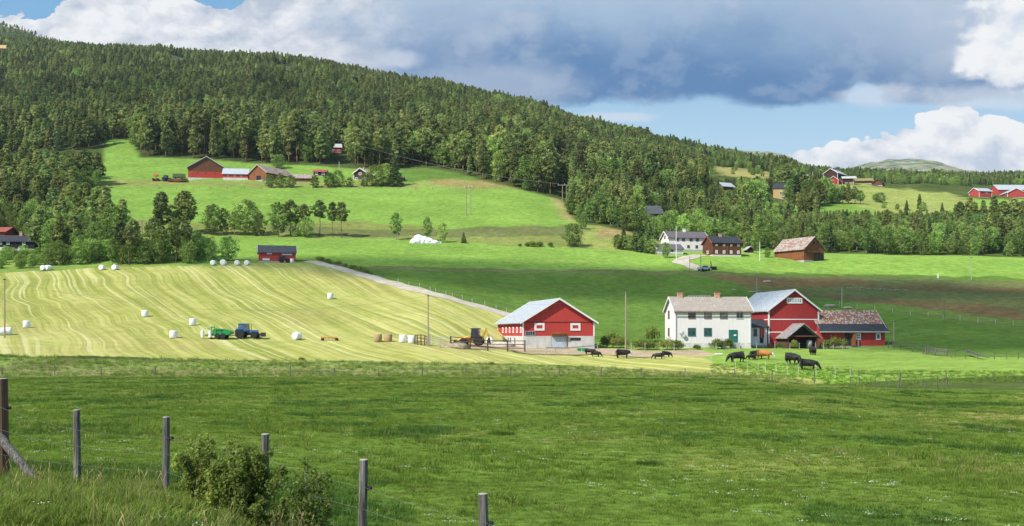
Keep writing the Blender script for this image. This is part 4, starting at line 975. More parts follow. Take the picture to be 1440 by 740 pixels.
def scatter(name, sets, kind='stuff'):
    """one object that carries copies of source meshes at its points. sets: list of (source objects, rows of X, Y, Z, turn, width scale, height scale)"""
    allp, src = [], []
    for k, (objs, rows) in enumerate(sets):
        for r_ in rows: allp.append(r_); src.append(k)
    A = np.array(allp, np.float32)
    me = bpy.data.meshes.new(name); me.vertices.add(len(A)); me.vertices.foreach_set('co', np.ascontiguousarray(A[:, :3]).ravel())
    for nm, col in (('turn', A[:, 3]), ('wide', A[:, 4]), ('tall', A[:, 5])):
        a = me.attributes.new(nm, 'FLOAT', 'POINT'); a.data.foreach_set('value', np.ascontiguousarray(col))
    a = me.attributes.new('source', 'INT', 'POINT'); a.data.foreach_set('value', np.array(src, np.int32))
    o = link(name, me); o['kind'] = kind
    ng = bpy.data.node_groups.new(name + '_scatter', 'GeometryNodeTree')
    ng.interface.new_socket('Geometry', in_out='INPUT', socket_type='NodeSocketGeometry'); ng.interface.new_socket('Geometry', in_out='OUTPUT', socket_type='NodeSocketGeometry')
    N = ng.nodes; L = ng.links
    gi = N.new('NodeGroupInput'); go = N.new('NodeGroupOutput'); join = N.new('GeometryNodeJoinGeometry')
    def attr(nm, ty):
        n = N.new('GeometryNodeInputNamedAttribute'); n.data_type = ty; n.inputs['Name'].default_value = nm; return n.outputs['Attribute']
    cx_ = N.new('ShaderNodeCombineXYZ'); L.new(attr('turn', 'FLOAT'), cx_.inputs[2])
    er = N.new('FunctionNodeEulerToRotation'); L.new(cx_.outputs[0], er.inputs[0])
    sc = N.new('ShaderNodeCombineXYZ'); wd_ = attr('wide', 'FLOAT'); L.new(wd_, sc.inputs[0]); L.new(wd_, sc.inputs[1]); L.new(attr('tall', 'FLOAT'), sc.inputs[2])
    sr = attr('source', 'INT')
    for k, (objs, rows) in enumerate(sets):
        if len(objs) > 1:
            jj_ = N.new('GeometryNodeJoinGeometry'); outp = jj_.outputs[0]
            for ob in objs:
                oi = N.new('GeometryNodeObjectInfo'); oi.transform_space = 'ORIGINAL'; oi.inputs['Object'].default_value = ob; L.new(oi.outputs['Geometry'], jj_.inputs[0])
        else:
            oi = N.new('GeometryNodeObjectInfo'); oi.transform_space = 'ORIGINAL'; oi.inputs['Object'].default_value = objs[0]; outp = oi.outputs['Geometry']
        cmp_ = N.new('FunctionNodeCompare'); cmp_.data_type = 'INT'; cmp_.operation = 'EQUAL'; L.new(sr, cmp_.inputs['A'] if False else cmp_.inputs[2]); cmp_.inputs[3].default_value = k
        ip = N.new('GeometryNodeInstanceOnPoints'); L.new(gi.outputs[0], ip.inputs['Points']); L.new(cmp_.outputs[0], ip.inputs['Selection'])
        g2i = N.new('GeometryNodeGeometryToInstance'); L.new(outp, g2i.inputs[0]); L.new(g2i.outputs[0], ip.inputs['Instance'])
        L.new(er.outputs[0], ip.inputs['Rotation']); L.new(sc.outputs[0], ip.inputs['Scale']); L.new(ip.outputs[0], join.inputs[0])
    L.new(join.outputs[0], go.inputs[0])
    md_ = o.modifiers.new('scatter', 'NODES'); md_.node_group = ng
    return o
HIDDEN = {}
def source(name, me):
    """a mesh only drawn through a scatter: never linked to the scene itself"""
    o = bpy.data.objects.new(name, me); return o
sets = []
for (k, v), rows in stuff.items():
    if (k, v) in FIRST: sets.append((list(FIRST[(k, v)]), rows))
    else: cm, tm = PROTO[k][v]; sets.append(([source('crown', cm), source('trunk', tm)], rows))
scatter('forest', sets)
# ------------------------------------------------------------------ buildings
def window(parent, fr, wall, u, z, w, h, hx, L, bars=(1, 0), pane=None, fw=0.10, off=0.0):
    """frame on a wall of a house whose front wall is y=0; wall F/B/L/R. The pane is a sub-part."""
    fr = fr or TRIM
    def place(mb, cu, cz, su, sz, d0, d1):
        m_ = (d0 + d1) / 2; t_ = d1 - d0
        if wall == 'F': mb.box((cu, -m_ - off, cz), (su, t_, sz))
        elif wall == 'L': mb.box((-hx - m_ - off, cu, cz), (t_, su, sz))
        elif wall == 'R': mb.box((hx + m_ + off, cu, cz), (t_, su, sz))
    m = MB()
    place(m, u, z + h / 2 - fw / 2, w, fw, 0.003, .075); place(m, u, z - h / 2 + fw / 2, w, fw, 0.003, .085)
    place(m, u - w / 2 + fw / 2, z, fw, h - 2 * fw - .004, 0.003, .07); place(m, u + w / 2 - fw / 2, z, fw, h - 2 * fw - .004, 0.003, .07)
    iw, ih = w - 2 * fw, h - 2 * fw
    for i in range(bars[0]): place(m, u - iw / 2 + iw * (i + 1) / (bars[0] + 1), z, fw * .6, ih - .004, 0.02, .06)
    for i in range(bars[1]): place(m, u, z - ih / 2 + ih * (i + 1) / (bars[1] + 1), iw - .004, fw * .5, 0.02, .055)
    f = m.build('window', fr, parent); p = MB(); place(p, u, z, iw - .004, ih - .004, 0.004, .03); p.build('pane', pane or GLASS, f); return f
def door(parent, mat, wall, u, z0, w, h, hx, handle=True, frame=None, name='door'):
    m = MB(); q = MB()
    if wall == 'F':
        m.box((u, -.03, z0 + h / 2), (w, .05, h)); q.box((u + w * .38, -.075, z0 + h * .45), (.06, .04, .18))
        if frame: 
            b = MB(); b.box((u - w / 2 - .06, -.04, z0 + h / 2), (.11, .07, h)); b.box((u + w / 2 + .06, -.04, z0 + h / 2), (.11, .07, h)); b.box((u, -.04, z0 + h + .06), (w + .23, .07, .11))
    else:
        s = -1 if wall == 'L' else 1
        m.box((s * (hx + .03), u, z0 + h / 2), (.05, w, h)); q.box((s * (hx + .075), u + w * .38, z0 + h * .45), (.04, .06, .18))
        frame = None
    d = m.build(name, mat, parent); 
    if handle: q.build('handle', DARKM, d)
    if frame: b.build('door_frame', frame, d)
    return d
def chimney(roof, x, y, z0, z1, w=0.6, mat=None, cap=True):
    m = MB(); m.box((x, y, (z0 + z1) / 2), (w, w, z1 - z0)); m.box((x, y, z1 + .05), (w * 1.2, w * 1.2, .12)); c = m.build('chimney', mat or BRICK, roof)
    return c
class H: pass
def house(name, label, cat, xl, xr, yb, eave, ridge, L, rot, kind, wallm, roofm, group=None, ymin=120, fh=0.35, foundm=None, trim=None, over=0.4, thick=0.16, Yd=None, corner=True, wallname='wall', gable2=None, sink=2.2):
    """front wall from photograph column xl to xr with its foot on row yb; eave/ridge rows; L = depth in metres"""
    h = H(); xc = (xl + xr) / 2
    p = at(xc, yb, ymin) if Yd is None else atY(xc, Yd)
    Y = p.y; k = Y / F; h.k = k; h.xc = xc
    z = (HY - yb) * k if Yd is None else p.z
    h.yb = HY - z / k
    W_ = (xr - xl) * k / math.cos(rot); he = (h.yb - eave) * k if Yd is None else (yb - eave) * k; hr = (h.yb - ridge) * k if Yd is None else (yb - ridge) * k
    h.cr = math.cos(rot); h.W, h.L, h.he = W_, L, he
    if kind == 'eave': hr = hr * (Y + L / 2) / Y + 0.0
    h.hr = hr; h.hx = W_ / 2
    h.o = o = empty(name, (p.x, Y, z), rot, label, cat, group)
    m = MB()
    if kind == 'gable': m.prism([(-W_/2, fh), (W_/2, fh), (W_/2, he), (0, hr), (-W_/2, he)], 'y', 0, L)
    else: m.prism([(0, fh), (L, fh), (L, he), (L/2, hr), (0, he)], 'x', -W_/2, W_/2)
    m.build(wallname, wallm, o)
    m = MB(); m.box((0, L/2, (fh - sink) / 2), (W_ + .06, L + .06, fh + sink)); m.build('foundation', foundm or GREYCON, o)
    # roof
    half = W_/2 if kind == 'gable' else L/2; sl = (hr - he) / half
    e0 = half + over; ze = he - over * sl; t_ = thick
    prof = [(-e0, ze + .02), (0, hr + .02), (e0, ze + .02), (e0, ze + t_ + .02), (0, hr + t_ * 1.2 + .02), (-e0, ze + t_ + .02)]
    m = MB()
    if kind == 'gable': m.prism(prof, 'y', -over, L + over)
    else: m.prism([(a + L/2, b) for a, b in prof], 'x', -W_/2 - over, W_/2 + over)
    h.roof = m.build('roof', roofm, o); h.sl = sl
    if trim:
        bw = 0.28
        bp = [(-e0 - .02, ze - bw + t_ + .03), (0, hr - bw + t_ + .05), (e0 + .02, ze - bw + t_ + .03), (e0 + .02, ze + t_ + .06), (0, hr + t_ * 1.2 + .07), (-e0 - .02, ze + t_ + .06)]
        for s in (0, 1):
            m = MB()
            if kind == 'gable':
                a = -over - .064 if s == 0 else L + over + .004; m.prism(bp, 'y', a, a + .06)
            else:
                a = -W_/2 - over - .064 if s == 0 else W_/2 + over + .004; m.prism([(q + L/2, b) for q, b in bp], 'x', a, a + .06)
            m.build('bargeboard', trim, o)
        if corner:
            for (sx, sy) in ((-1, 0), (1, 0), (-1, 1), (1, 1)):
                m = MB(); m.box((sx * (W_/2 - .06), -.012 if sy == 0 else L + .012, (fh + he - .1) / 2), (.24, .05, he - .1 - fh)); m.box((sx * (W_/2 + .014), .08 if sy == 0 else L - .08, (fh + he - .1) / 2), (.05, .2, he - .1 - fh)); m.build('corner_board', trim, o)
    def win(px, py, w, hh, **kw): return window(o, kw.pop('fr', None), 'F', (px - xc) * k / h.cr, (yb - py) * k, w * k, hh * k, h.hx, L, **kw)
    def side(wall, u, py, w, hh, **kw): return window(o, kw.pop('fr', None), wall, u, (yb - py) * k, w, hh * k, h.hx, L, **kw)
    h.win, h.side = win, side
    h.u = lambda px: (px - xc) * k / h.cr
    h.z = lambda py: (yb - py) * k
    return h

# --- red barn with the white byre wall
b = house('barn', 'red barn with pale steel roof and whitewashed lower wall, facing the fenced yard', 'barn', 735, 836.5, 489.5, 452.5, 421, 21, R(12), 'gable', RED, STEELROOF, fh=2.0, foundm=CONCRETE, trim=TRIM, over=0.55)
o, k = b.o, b.k
m = MB(); m.box((0, -.03, b.z(453.2)), (b.W - .3, .04, .10)); m.build('ledge_board', MAROON, o)
for x in (758.5, 809.5): 
    f = b.win(x, 459.8, 14.5, 10.5, bars=(0, 0), fw=.34, pane=RED)
for i in range(6): b.side('L', 1.3 + i * 3.0, 464, .95, 8.6, bars=(0, 0), fw=.22, pane=RED)
b.win(745.5, 469, 14.5, 6.5, bars=(3, 0), fr=GREYP, fw=.1)
dm = door(o, M_plain('pale_blue_door', (0.50, 0.56, 0.60), .7), 'F', b.u(784.7), 0, 19 * k, 15.6 * k, b.hx, True, GREYCON, 'door')
m = MB(); m.box((b.u(785.5), -.30, b.z(470.4)), (21 * k, .55, .5), rx=.25); m.build('lintel', ORANGEB, o)
d2 = MB(); d2.box((b.u(809.5), -.04, b.z(477)), (15 * k, .06, 4 * k)); d2.build('opening', BLACKROOF, o)
d2 = MB(); d2.box((b.u(797.5), -.05, b.z(481)), (1.4 * k, .08, 16 * k)); d2.build('door_post', POSTB, o)
for u in (9.5, 11.5, 6): 
    d2 = MB(); d2.box((-b.hx - .04, u, 1.0), (.07, .5, 1.4)); d2.build('opening', BLACKROOF, o)

# --- white farmhouse of the near farm
b = house('farmhouse', 'white two-storey wooden house with green door, two brick chimneys and satellite dishes', 'house', 949.5, 1057, 488.5, 437, 419.5, 7.6, R(5), 'eave', WHITEB, FIBRE, fh=.75, foundm=M_plain('pale_plaster', (0.66, 0.62, 0.57), .95, 0, .12, 1.5), trim=TRIM, over=.35)
o, k = b.o, b.k
for i, (x, fr, pn) in enumerate([(972.5, BROWN_T, GLASS), (995.3, BROWN_T, GLASSP), (1018, BROWN_T, GLASSP), (1041, TRIMG, GLASS)]): b.win(x, 442.6, 10.6, 11.6, bars=(1, 0), fr=fr, pane=pn, fw=.13)
for x in (972.3, 995.2): b.win(x, 467, 11.2, 11.6, bars=(1, 0), fr=GREEN_T, fw=.16)
door(o, GREEN_T, 'F', b.u(1031.5), .75, 10.8 * k, 17.3 * k, b.hx, True, GREEN_T)
m = MB(); m.box((b.u(1034), -.07, b.z(471.5)), (3.6 * k, .03, 2 * k)); m.build('notice', TRIM, o)
m = MB(); m.box((b.u(1031.5), -.6, .32), (14 * k, 1.2, .9)); m.build('doorstep', GREYCON, o)
for (u, y) in ((4.9, 442), (4.9, 467)): b.side('L', u, y, 1.0, 12, bars=(0, 1), fr=BROWN_T)
for i, x in enumerate((964, 1017)):
    chimney(b.roof, b.u(x) * 1.02, b.L / 2, b.hr - .5, b.hr + .75, .8, BRICK)
    m = MB(); m.box((b.u(x) * 1.02, b.L / 2, b.hr + .95), (.9, .9, .3)); m.build('chimney_top', BRICKDARK, b.roof)
m = MB()
for i in range(9): m.box((b.u(976) + i * (b.u(1007) - b.u(976)) / 8, b.L / 2, b.hr + .3), (.12, .1, .3))
m.box((b.u(991.5), b.L / 2, b.hr + .42), (b.u(1007) - b.u(976), .08, .06)); m.build('roof_ladder', GREYP, b.roof)
for (x, y, r) in ((957.8, 468.5, .42), (961.2, 472.6, .38)):
    m = MB(); m.lathe([(.02, -.42), (r * .5, -.40), (r * .86, -.34), (r, -.27), (r * .97, -.26), (r * .5, -.36), (.02, -.38)], (b.u(x), 0, b.z(y)), 18, 'y')
    m.tube((b.u(x), -.36, b.z(y)), (b.u(x), -.01, b.z(y) - .1), .03); m.build('satellite_dish', M_plain('dish_grey', (.50, .50, .50), .5), o)
m = MB()
for s in (-1, 1): m.tube((s * (b.hx - .05), -.1, .2), (s * (b.hx - .05), -.1, b.he - .1), .05)
m.build('downpipe', GREYP, o)
m = MB(); m.box((0, -.43, b.he - .36), (b.W + .7, .13, .12)); m.build('gutter', BROWN_T, b.roof)
FARMH = b

# --- big red barn with the porch wing, right of the white house
b = house('barn', 'tall dark red barn with white banded gable and louvred gable window', 'barn', 1079.5, 1153, 489, 436, 408.5, 17, R(9), 'gable', RED_DEEP, STEELROOF, fh=.4, trim=TRIM, over=.45)
o, k = b.o, b.k
for y in (449.3, 467.2):
    m = MB(); m.box((0, -.03, b.z(y)), (b.W - .5, .05, .16)); m.build('band_board', TRIM, o)
b.win(1117.3, 423, 23, 7.8, bars=(7, 1), fw=.24)
m = MB(); m.box((-b.hx - .03, b.L / 2, b.z(449.6)), (.05, b.L - .5, .15)); m.build('band_board', TRIM, o)
BARN2 = b
b = house('porch_wing', 'low white and red entrance porch with dark roof between the white house and red barn', 'porch', 1058, 1079, 487.5, 459.5, 450.5, 4.5, R(6), 'eave', WHITEB, BLACKROOF, fh=.3, over=.3, Yd=BARN2.o.location.y - 1.0)
o, k = b.o, b.k
b.win(1062, 467.5, 5.4, 11, bars=(1, 1), fr=BROWN_T)
for x in (1069.5, 1073.2): 
    m = MB(); m.box((b.u(x), -.05, b.z(468)), (2.9 * k, .08, 14 * k)); m.build('shutter', RED_FAR, o)
m = MB(); m.box((b.u(1071), -.05, b.z(478.5)), (5 * k, .08, 7.4 * k)); m.build('hatch', BLACKROOF, o)

# --- open woodshed in front of the red barn
p = at(1128, 490.5); k = p.y / F
o = empty('woodshed', p + Vector((0, 0, -.05)), R(10), 'dark open-fronted woodshed with grey metal roof, against the tall red barn', 'shed')
w, hh, hr, L = 45 * k, 2.15, 4.3, 4.6
m = MB()
for x in (-w/2, w/2):
    m.box((x, L/2, hh/2 - .3), (.12, L, hh + .6))
m.box((0, L, hh/2 - .3), (w - .13, .12, hh + .6)); m.build('wall', GREYB, o)
m = MB(); e = w/2 + .5; sl = (hr - hh) / (w/2); ze = hh - .5 * sl
m.prism([(-e, ze), (0, hr), (e, ze), (e, ze + .14), (0, hr + .16), (-e, ze + .14)], 'y', -.9, L + .3); m.build('roof', M_roofmetal('grey_sheet_roof', (.36, .355, .35), (.26, .22, .2), .1), o)
m = MB(); m.prism([(-w/2 + .1, hh + .06), (w/2 - .1, hh + .06), (0, hr - .15)], 'y', .55, .62); m.build('gable_screen', BLACKB, o)
for x in (-w/2, w/2 - .02):
    m = MB(); m.box((x, -.5, hh/2 - .3), (.2, .2, hh + .55)); m.build('post', BROWNB, o)
m = MB(); m.box((0, -.5, hh + .08), (w + .2, .2, .22)); m.build('tie_beam', BROWNB, o)
m = MB()
for i in range(9):
    for j in range(6): m.tube((-w/2 + .5 + i * (w - 1.2)/8, 3.0, .15 + j * .27), (-w/2 + .5 + i * (w - 1.2)/8, 4.2, .15 + j * .27 + random.uniform(-.02, .02)), .15, n=7)
tag(m.build('woodpile', GREYB), 'stack of split logs inside the dark open woodshed', 'woodpile').matrix_world = Matrix.Translation(o.location) @ Matrix.Rotation(R(10), 4, 'Z')

# --- low red outbuilding with the rusty roof
b = house('outbuilding', 'long low red outbuilding with rusted sheet roof and black lower roof edge', 'outbuilding', 1153, 1246.5, 488.5, 464.5, 438.5, 8.6, R(7), 'eave', RED, RUSTROOF, fh=.25, over=.35)
o, k = b.o, b.k
sl = b.sl; e0 = b.L/2 + .62; 
m = MB()
za = b.he - .62 * sl
m.prism([(-.66, za + .20), (1.05, b.he + 1.05 * sl + .21), (1.05, b.he + 1.05 * sl + .30), (-.66, za + .31)], 'x', -b.W/2 - .5, b.W/2 + .5); m.build('felt_strip', BLACKROOF, b.roof)
m = MB(); m.box((0, -.70, za + .2), (b.W + 1.0, .1, .2)); m.build('fascia', TRIMG, b.roof)
b.win(1207, 473.3, 7.8, 9, bars=(1, 1), fw=.22)
b.win(1236.5, 473.3, 7.2, 9.4, bars=(0, 0), fw=.22)
m = MB(); m.box((b.u(1192), -.02, b.z(477)), (8.5 * k, .04, 18 * k)); m.build('doorway', BLACKROOF, o)
m = MB(); m.box((b.u(1198.6), -.5, b.z(478)), (.06, 1.0, 17.5 * k), rz=.5); d_ = m.build('door', ORANGEB, o)
m = MB(); m.box((b.u(1207), -.06, b.z(483.5)), (2.0 * k, .05, 9 * k)); m.build('signboard', TRIM, o)
for s in (-1, 1):
    m = MB(); m.prism([(-.62, za + .05), (b.L/2, b.hr - .02), (b.L/2, b.hr + .30), (-.62, za + .33)], 'x', s * (b.W/2 + .36) - .03, s * (b.W/2 + .36) + .03); m.build('bargeboard', TRIMG, b.roof)

# --- small red shed on the crest
b = house('shed', 'small red shed with black slate roof, alone on the crest by the gravel road', 'shed', 365.5, 414.5, 368.5, 355, 345.5, 5.4, R(14), 'eave', RED_FAR, SLATE, fh=.2, trim=TRIM, over=.3, ymin=230, corner=False)
b.win(379.5, 356.6, 7, 2.2, bars=(0, 0), fw=.08, pane=TRIM); b.win(403, 357.8, 14, 1.8, bars=(0, 0), fw=.08, pane=TRIM)
b.win(375, 365, 10, 2.8, bars=(2, 0), fw=.08, pane=TRIM)

# --- upper farm
UF = 'buildings of the upper farm'
b = house('barn', 'big brown barn with bright red lower boards, at the left end of the upper farm', 'barn', 266.5, 314.5, 251.5, 235.5, 220.5, 22, R(14), 'gable', BROWNB, STEELROOF, UF, ymin=380, fh=.6, foundm=CONCRETE, trim=TRIMG, over=.5, corner=False)
m = MB(); m.box((0, -.03, b.z(246.0)), (b.W - .1, .05, 8.6 * b.k)); m.build('red_cladding', RED, b.o)
m = MB(); m.box((-b.hx - .03, b.L/2, b.z(246)), (.05, b.L - .1, 8.6 * b.k)); m.build('red_cladding', RED, b.o)
for x in (279, 290, 302): b.win(x, 244, 2.2, 2.6, bars=(0, 0), fw=.12, fr=MAROON)
b.win(291.5, 231, 4.2, 6.5, bars=(0, 0), fw=.2, fr=ORANGEB, pane=BROWNB)
b = house('byre', 'long low red byre with pale blue-grey roof joined to the brown barn', 'barn', 314, 348, 253.5, 244.5, 236, 8, R(8), 'eave', RED, STEELROOF, UF, ymin=380, fh=1.0, foundm=CONCRETE, over=.4)
for x in (321, 330, 339): b.win(x, 247.2, 2, 2, bars=(0, 0), fw=.08)
b = house('barn', 'brown weathered barn with rusty roof turned sideways, middle of the upper farm', 'barn', 349, 376, 254.5, 243, 232, 18, R(-28), 'gable', ORANGEB, RUSTLITE, UF, ymin=380, fh=.3, trim=TRIMG, over=.5, corner=False)
door(b.o, BLACKB, 'F', b.u(364), .3, 8 * b.k, 6 * b.k, b.hx, False)
b = house('shed', 'low brown shed with rusty roof half hidden behind the hedge of the upper farm', 'shed', 412, 437, 256, 250.5, 244.5, 6, R(4), 'eave', BROWNB, RUSTLITE, UF, ymin=380, fh=.1, over=.4)
b = house('cabin', 'small maroon cabin with red roof and two white windows, on the upper farm lawn', 'cabin', 441, 458.5, 247.5, 241.5, 237.8, 5.5, R(4), 'eave', MAROON, REDROOF, UF, ymin=380, fh=.1, over=.5)
for x in (445, 454.5): b.win(x, 244.3, 4, 3.4, bars=(1, 0), fw=.16)
b = house('cottage', 'dark brown cottage with white gable trim behind leafy bushes at the upper farm', 'house', 497, 516, 253, 243.5, 237, 9, R(-14), 'gable', MAROON, TRIMG, UF, ymin=380, fh=.3, trim=TRIM, over=.5)
b.win(506.5, 244.6, 4.2, 3.4, bars=(1, 0), fw=.14); b.win(501, 251, 3.4, 3, bars=(0, 0), fw=.16); b.win(512, 251, 3.4, 3, bars=(0, 0), fw=.16)
chimney(b.roof, 0, 4, b.hr - .4, b.hr + .9, .6)
b = house('shed', 'grey log hut at the foot of the pointed spruce by the upper farm', 'shed', 561, 567, 255, 250.5, 248, 4, R(0), 'eave', GREYB, SLATE, UF, ymin=380, fh=.1)
b = house('cabin', 'red cabin with grey roof glimpsed among the dark trunks above the upper farm', 'cabin', 464, 480, 217, 209, 203, 7, R(12), 'eave', RED_FAR, TRIMG, ymin=440, fh=.2, Yd=532)
b.win(469, 213, 3, 3); b.win(476, 213, 3, 3)

# --- white farmhouse and log house below the wood
MF = 'houses of the middle farm'
b = house('farmhouse', 'long white two-storey farmhouse with plum grey roof behind the log house', 'house', 940, 996, 357.5, 338.5, 329.5, 7.5, R(10), 'eave', WHITEB, PURPLEROOF, MF, ymin=285, fh=.5, trim=TRIM, over=.4, Yd=319)
for x in (952, 961, 972, 981): b.win(x, 341.5, 4.4, 4, bars=(1, 0), fr=BROWN_T, fw=.12)
for x in (956, 968, 980): b.win(x, 351, 3.8, 4.2, bars=(1, 0), fr=BROWN_T, fw=.12)
b.side('L', 3.7, 336.8, 1.1, 4.6, fr=BROWN_T, fw=.12); b.side('L', 3.7, 347, 1.1, 4.6, fr=BROWN_T, fw=.12)
chimney(b.roof, b.u(968), b.L/2, b.hr - .4, b.hr + .9, .7, TRIM)
b = house('house_wing', 'low white single-storey house with plum grey roof in front of the white farmhouse', 'house', 925, 961, 357.5, 349.5, 342.5, 6.5, R(10), 'eave', WHITEB, PURPLEROOF, MF, ymin=285, fh=.4, trim=TRIM, over=.4, Yd=309)
for x in (938, 945): b.win(x, 352, 4, 2.8, fr=BROWN_T, fw=.1)
b.side('L', 3.2, 352, 1.1, 3, fr=BROWN_T)
b = house('log_house', 'brown two-storey log house with black roof and white-framed windows', 'house', 1001.5, 1043, 361, 341.5, 332, 7.5, R(12), 'eave', LOGB, BLACKROOF, MF, ymin=285, fh=.5, foundm=M_plain('pale_footing', (.62, .58, .50), .95), trim=REDROOF, over=.4, corner=False)
for x in (1007, 1018, 1028.5, 1039):
    b.win(x, 354.5, 3.6, 4.6, bars=(1, 1), fw=.16); b.win(x, 345, 3.2, 2.6, bars=(1, 0), fw=.14)
b.side('L', 3.7, 354, 1.2, 4.6, fw=.16)
m = MB(); m.box((b.u(1023.3), -.05, b.he / 2 + .3), (.2, .12, b.he - .9)); m.build('pilaster', ORANGEB, b.o)
chimney(b.roof, b.u(1020), b.L/2, b.hr - .4, b.hr + .8, .8, BRICK)
b = house('shed', 'small red playhouse-sized hut with pale roof between the log house and flagpole', 'shed', 1051, 1060, 356, 350.5, 347, 3, R(8), 'gable', MAROON, STEELROOF, MF, ymin=285, fh=.1, over=.4)
b = house('barn', 'weathered orange-brown barn with part rusted roof, below the green belt', 'barn', 1128, 1161.5, 367.5, 350, 333.5, 11.5, R(30), 'gable', ORANGEB, RUSTLITE, ymin=285, fh=.2, trim=None, over=.5)
m = MB(); m.box((b.u(1152), -.04, b.z(361)), (17 * b.k, .06, 11.5 * b.k)); m.build('opening', BLACKROOF, b.o)
m = MB(); m.box((b.u(1143), -.55, b.z(353.8)), (26 * b.k, .06, 3.2 * b.k)); m.build('balcony_rail', BROWNB, b.o)
m = MB(); m.box((b.u(1144), -.3, b.z(355.6)), (26 * b.k, .6, .12)); m.build('balcony_floor', BROWNB, b.o)
m = MB(); m.box((b.u(1148), -.12, b.z(362)), (5 * b.k, .08, 9 * b.k)); m.build('door', GREYB, b.o)
m = MB(); m.box((b.u(1144.5), -.05, b.z(341.5)), (3 * b.k, .08, 3 * b.k)); m.build('loft_hatch', BLACKB, b.o)

# --- houses in the wood
b = house('house', 'grey roofed house with terrace among the trees above the white farmhouse', 'house', 909, 932, 304, 291, 280, 7, R(10), 'eave', GREYB, SLATE, Yd=392, fh=.6, over=.5)
for x in (914, 920, 927): b.win(x, 296, 3.4, 5, bars=(1, 0), fr=TRIMG, fw=.1)
m = MB(); m.box((0, -1.4, b.z(302)), (b.W + 3, 2.8, .2)); m.box((-b.W/2 - 1.3, -1.4, b.z(302) - 1.2), (.2, 2.6, 2.4)); m.box((b.W/2 + 1.3, -1.4, b.z(302) - 1.2), (.2, 2.6, 2.4)); m.build('terrace', GREYB, b.o)
m = MB(); m.box((0, -2.75, b.z(299.7)), (b.W + 3, .06, .9)); m.build('terrace_rail', TRIMG, b.o)
b = house('cabin', 'cabin with light metal roof sunk in the wood left of the yellow house', 'cabin', 1016, 1034, 271, 264, 258, 7, R(28), 'eave', BROWNB, STEELROOF, Yd=582, fh=.3, over=.5)
b = house('house', 'yellow house with black hipped roof among dark trees', 'house', 1088, 1105, 283.5, 268.5, 261, 8, R(-16), 'eave', YELLOWB, BLACKROOF, Yd=582, fh=.4, over=.35)
b.win(1098.5, 275.5, 4.4, 5, bars=(1, 0), fw=.2)
b = house('house_gable', 'pale yellow gabled house half hidden by trees left of the black-roofed yellow one', 'house', 1068, 1078, 281, 270, 262, 8, R(24), 'gable', YELLOWB, TRIMG, Yd=590, fh=.3, trim=TRIM, over=.4)
b = house('cabin', 'brown cabin with turf roof high among the pines above the middle slope', 'cabin', 786, 796, 222, 219, 214.5, 6, R(-20), 'gable', ORANGEB, TURFROOF, Yd=612, fh=.2, over=.6)
for i, (x0, x1, yb_, ev, rg, Yd_, wm, lab) in enumerate([(249, 256, 81, 77, 74, 1060, WHITEB, 'tiny white cabin peeping over the pines on the high ridge'), (395, 410, 88, 83, 79.5, 985, BROWNB, 'dark long cabin just under the ridge line among pines'), (388, 397, 97, 93.5, 90.5, 950, WHITEB, 'small white cabin below the dark long cabin on the ridge'), (-6, 9, 64, 56, 51, 1130, ORANGEB, 'orange timber cabin at the very edge of the high ridge')]):
    h_ = house('cabin', lab, 'cabin', x0, x1, yb_, ev, rg, 7, R(10), 'eave', wm, SLATE if i != 3 else YELLOWB, 'cabins on the high ridge', Yd=Yd_, fh=.3, over=.6)
    h_.win((x0 + x1) / 2, (yb_ + ev) / 2 - .5, 2.0, 1.6, fw=.12)
b = house('house', 'black wooden house with white windows and brick chimney at the edge of the left wood', 'house', -14, 47.5, 348.5, 335.5, 326.5, 8, R(4), 'eave', BLACKB, BLACKROOF, Yd=296, fh=.5, over=.4)
for x in (1, 11.5, 33): b.win(x, 338, 4.6, 3.6, bars=(1, 0), fw=.13)
for x in (4, 30): b.win(x, 345.6, 9, 3.6, bars=(2, 0), fw=.13, pane=TRIM)
chimney(b.roof, b.u(22), b.L/2, b.hr - .3, b.hr + 1.1, .8, BRICK)
b = house('house', 'red house with tiled roof just showing behind the black house', 'house', -18, 7, 334, 324, 317, 8, R(0), 'eave', RED_FAR, REDROOF, Yd=316, fh=.3, over=.5)

# --- hilltop farm on the right
HF = 'brown buildings of the hilltop farm'
b = house('barn', 'barn with wide pale roof and dark red gable at the top of the hill farm', 'barn', 1160, 1176, 257, 247, 240.5, 15, R(-38), 'gable', MAROON, STEELROOF, HF, Yd=735, fh=.3, trim=TRIM, over=.6)
b = house('house', 'red-brown gabled house with white trim in front of the hill farm barn', 'house', 1166, 1178, 259.5, 252.5, 247.5, 9, R(-25), 'gable', RED_DEEP, STEELROOF, HF, Yd=712, fh=.3, trim=TRIM, over=.5)
b = house('house', 'long pale roofed house at the left edge of the hill farm trees', 'house', 1121, 1138, 251, 245.5, 242, 9, R(0), 'eave', WHITEB, STEELROOF, HF, Yd=735, fh=.3, over=.5)
b = house('storehouse', 'dark red-brown storehouse with pale shallow roof, second row of the hill farm', 'shed', 1186, 1203, 258.5, 252, 248.5, 8, R(-10), 'eave', MAROON, TRIMG, HF, Yd=722, fh=.3, over=.7)
b = house('storehouse', 'small turf-roofed hut between two dark houses of the hill farm', 'shed', 1177, 1185, 258, 254, 250, 6, R(-22), 'gable', ORANGEB, TURFROOF, HF, Yd=718, fh=.2, over=.6)
b = house('longhouse', 'long brown building with turf roof along the hill farm track', 'outbuilding', 1204, 1227, 259.5, 255.5, 251.5, 7, R(-6), 'eave', BROWNB, TURFROOF, HF, Yd=716, fh=.2, over=.7)
b = house('storehouse', 'brown gabled hut with turf roof at the right end of the hill farm', 'shed', 1228, 1240, 260.5, 256, 251.5, 8, R(-24), 'gable', BROWNB, TURFROOF, HF, Yd=712, fh=.2, over=.7)
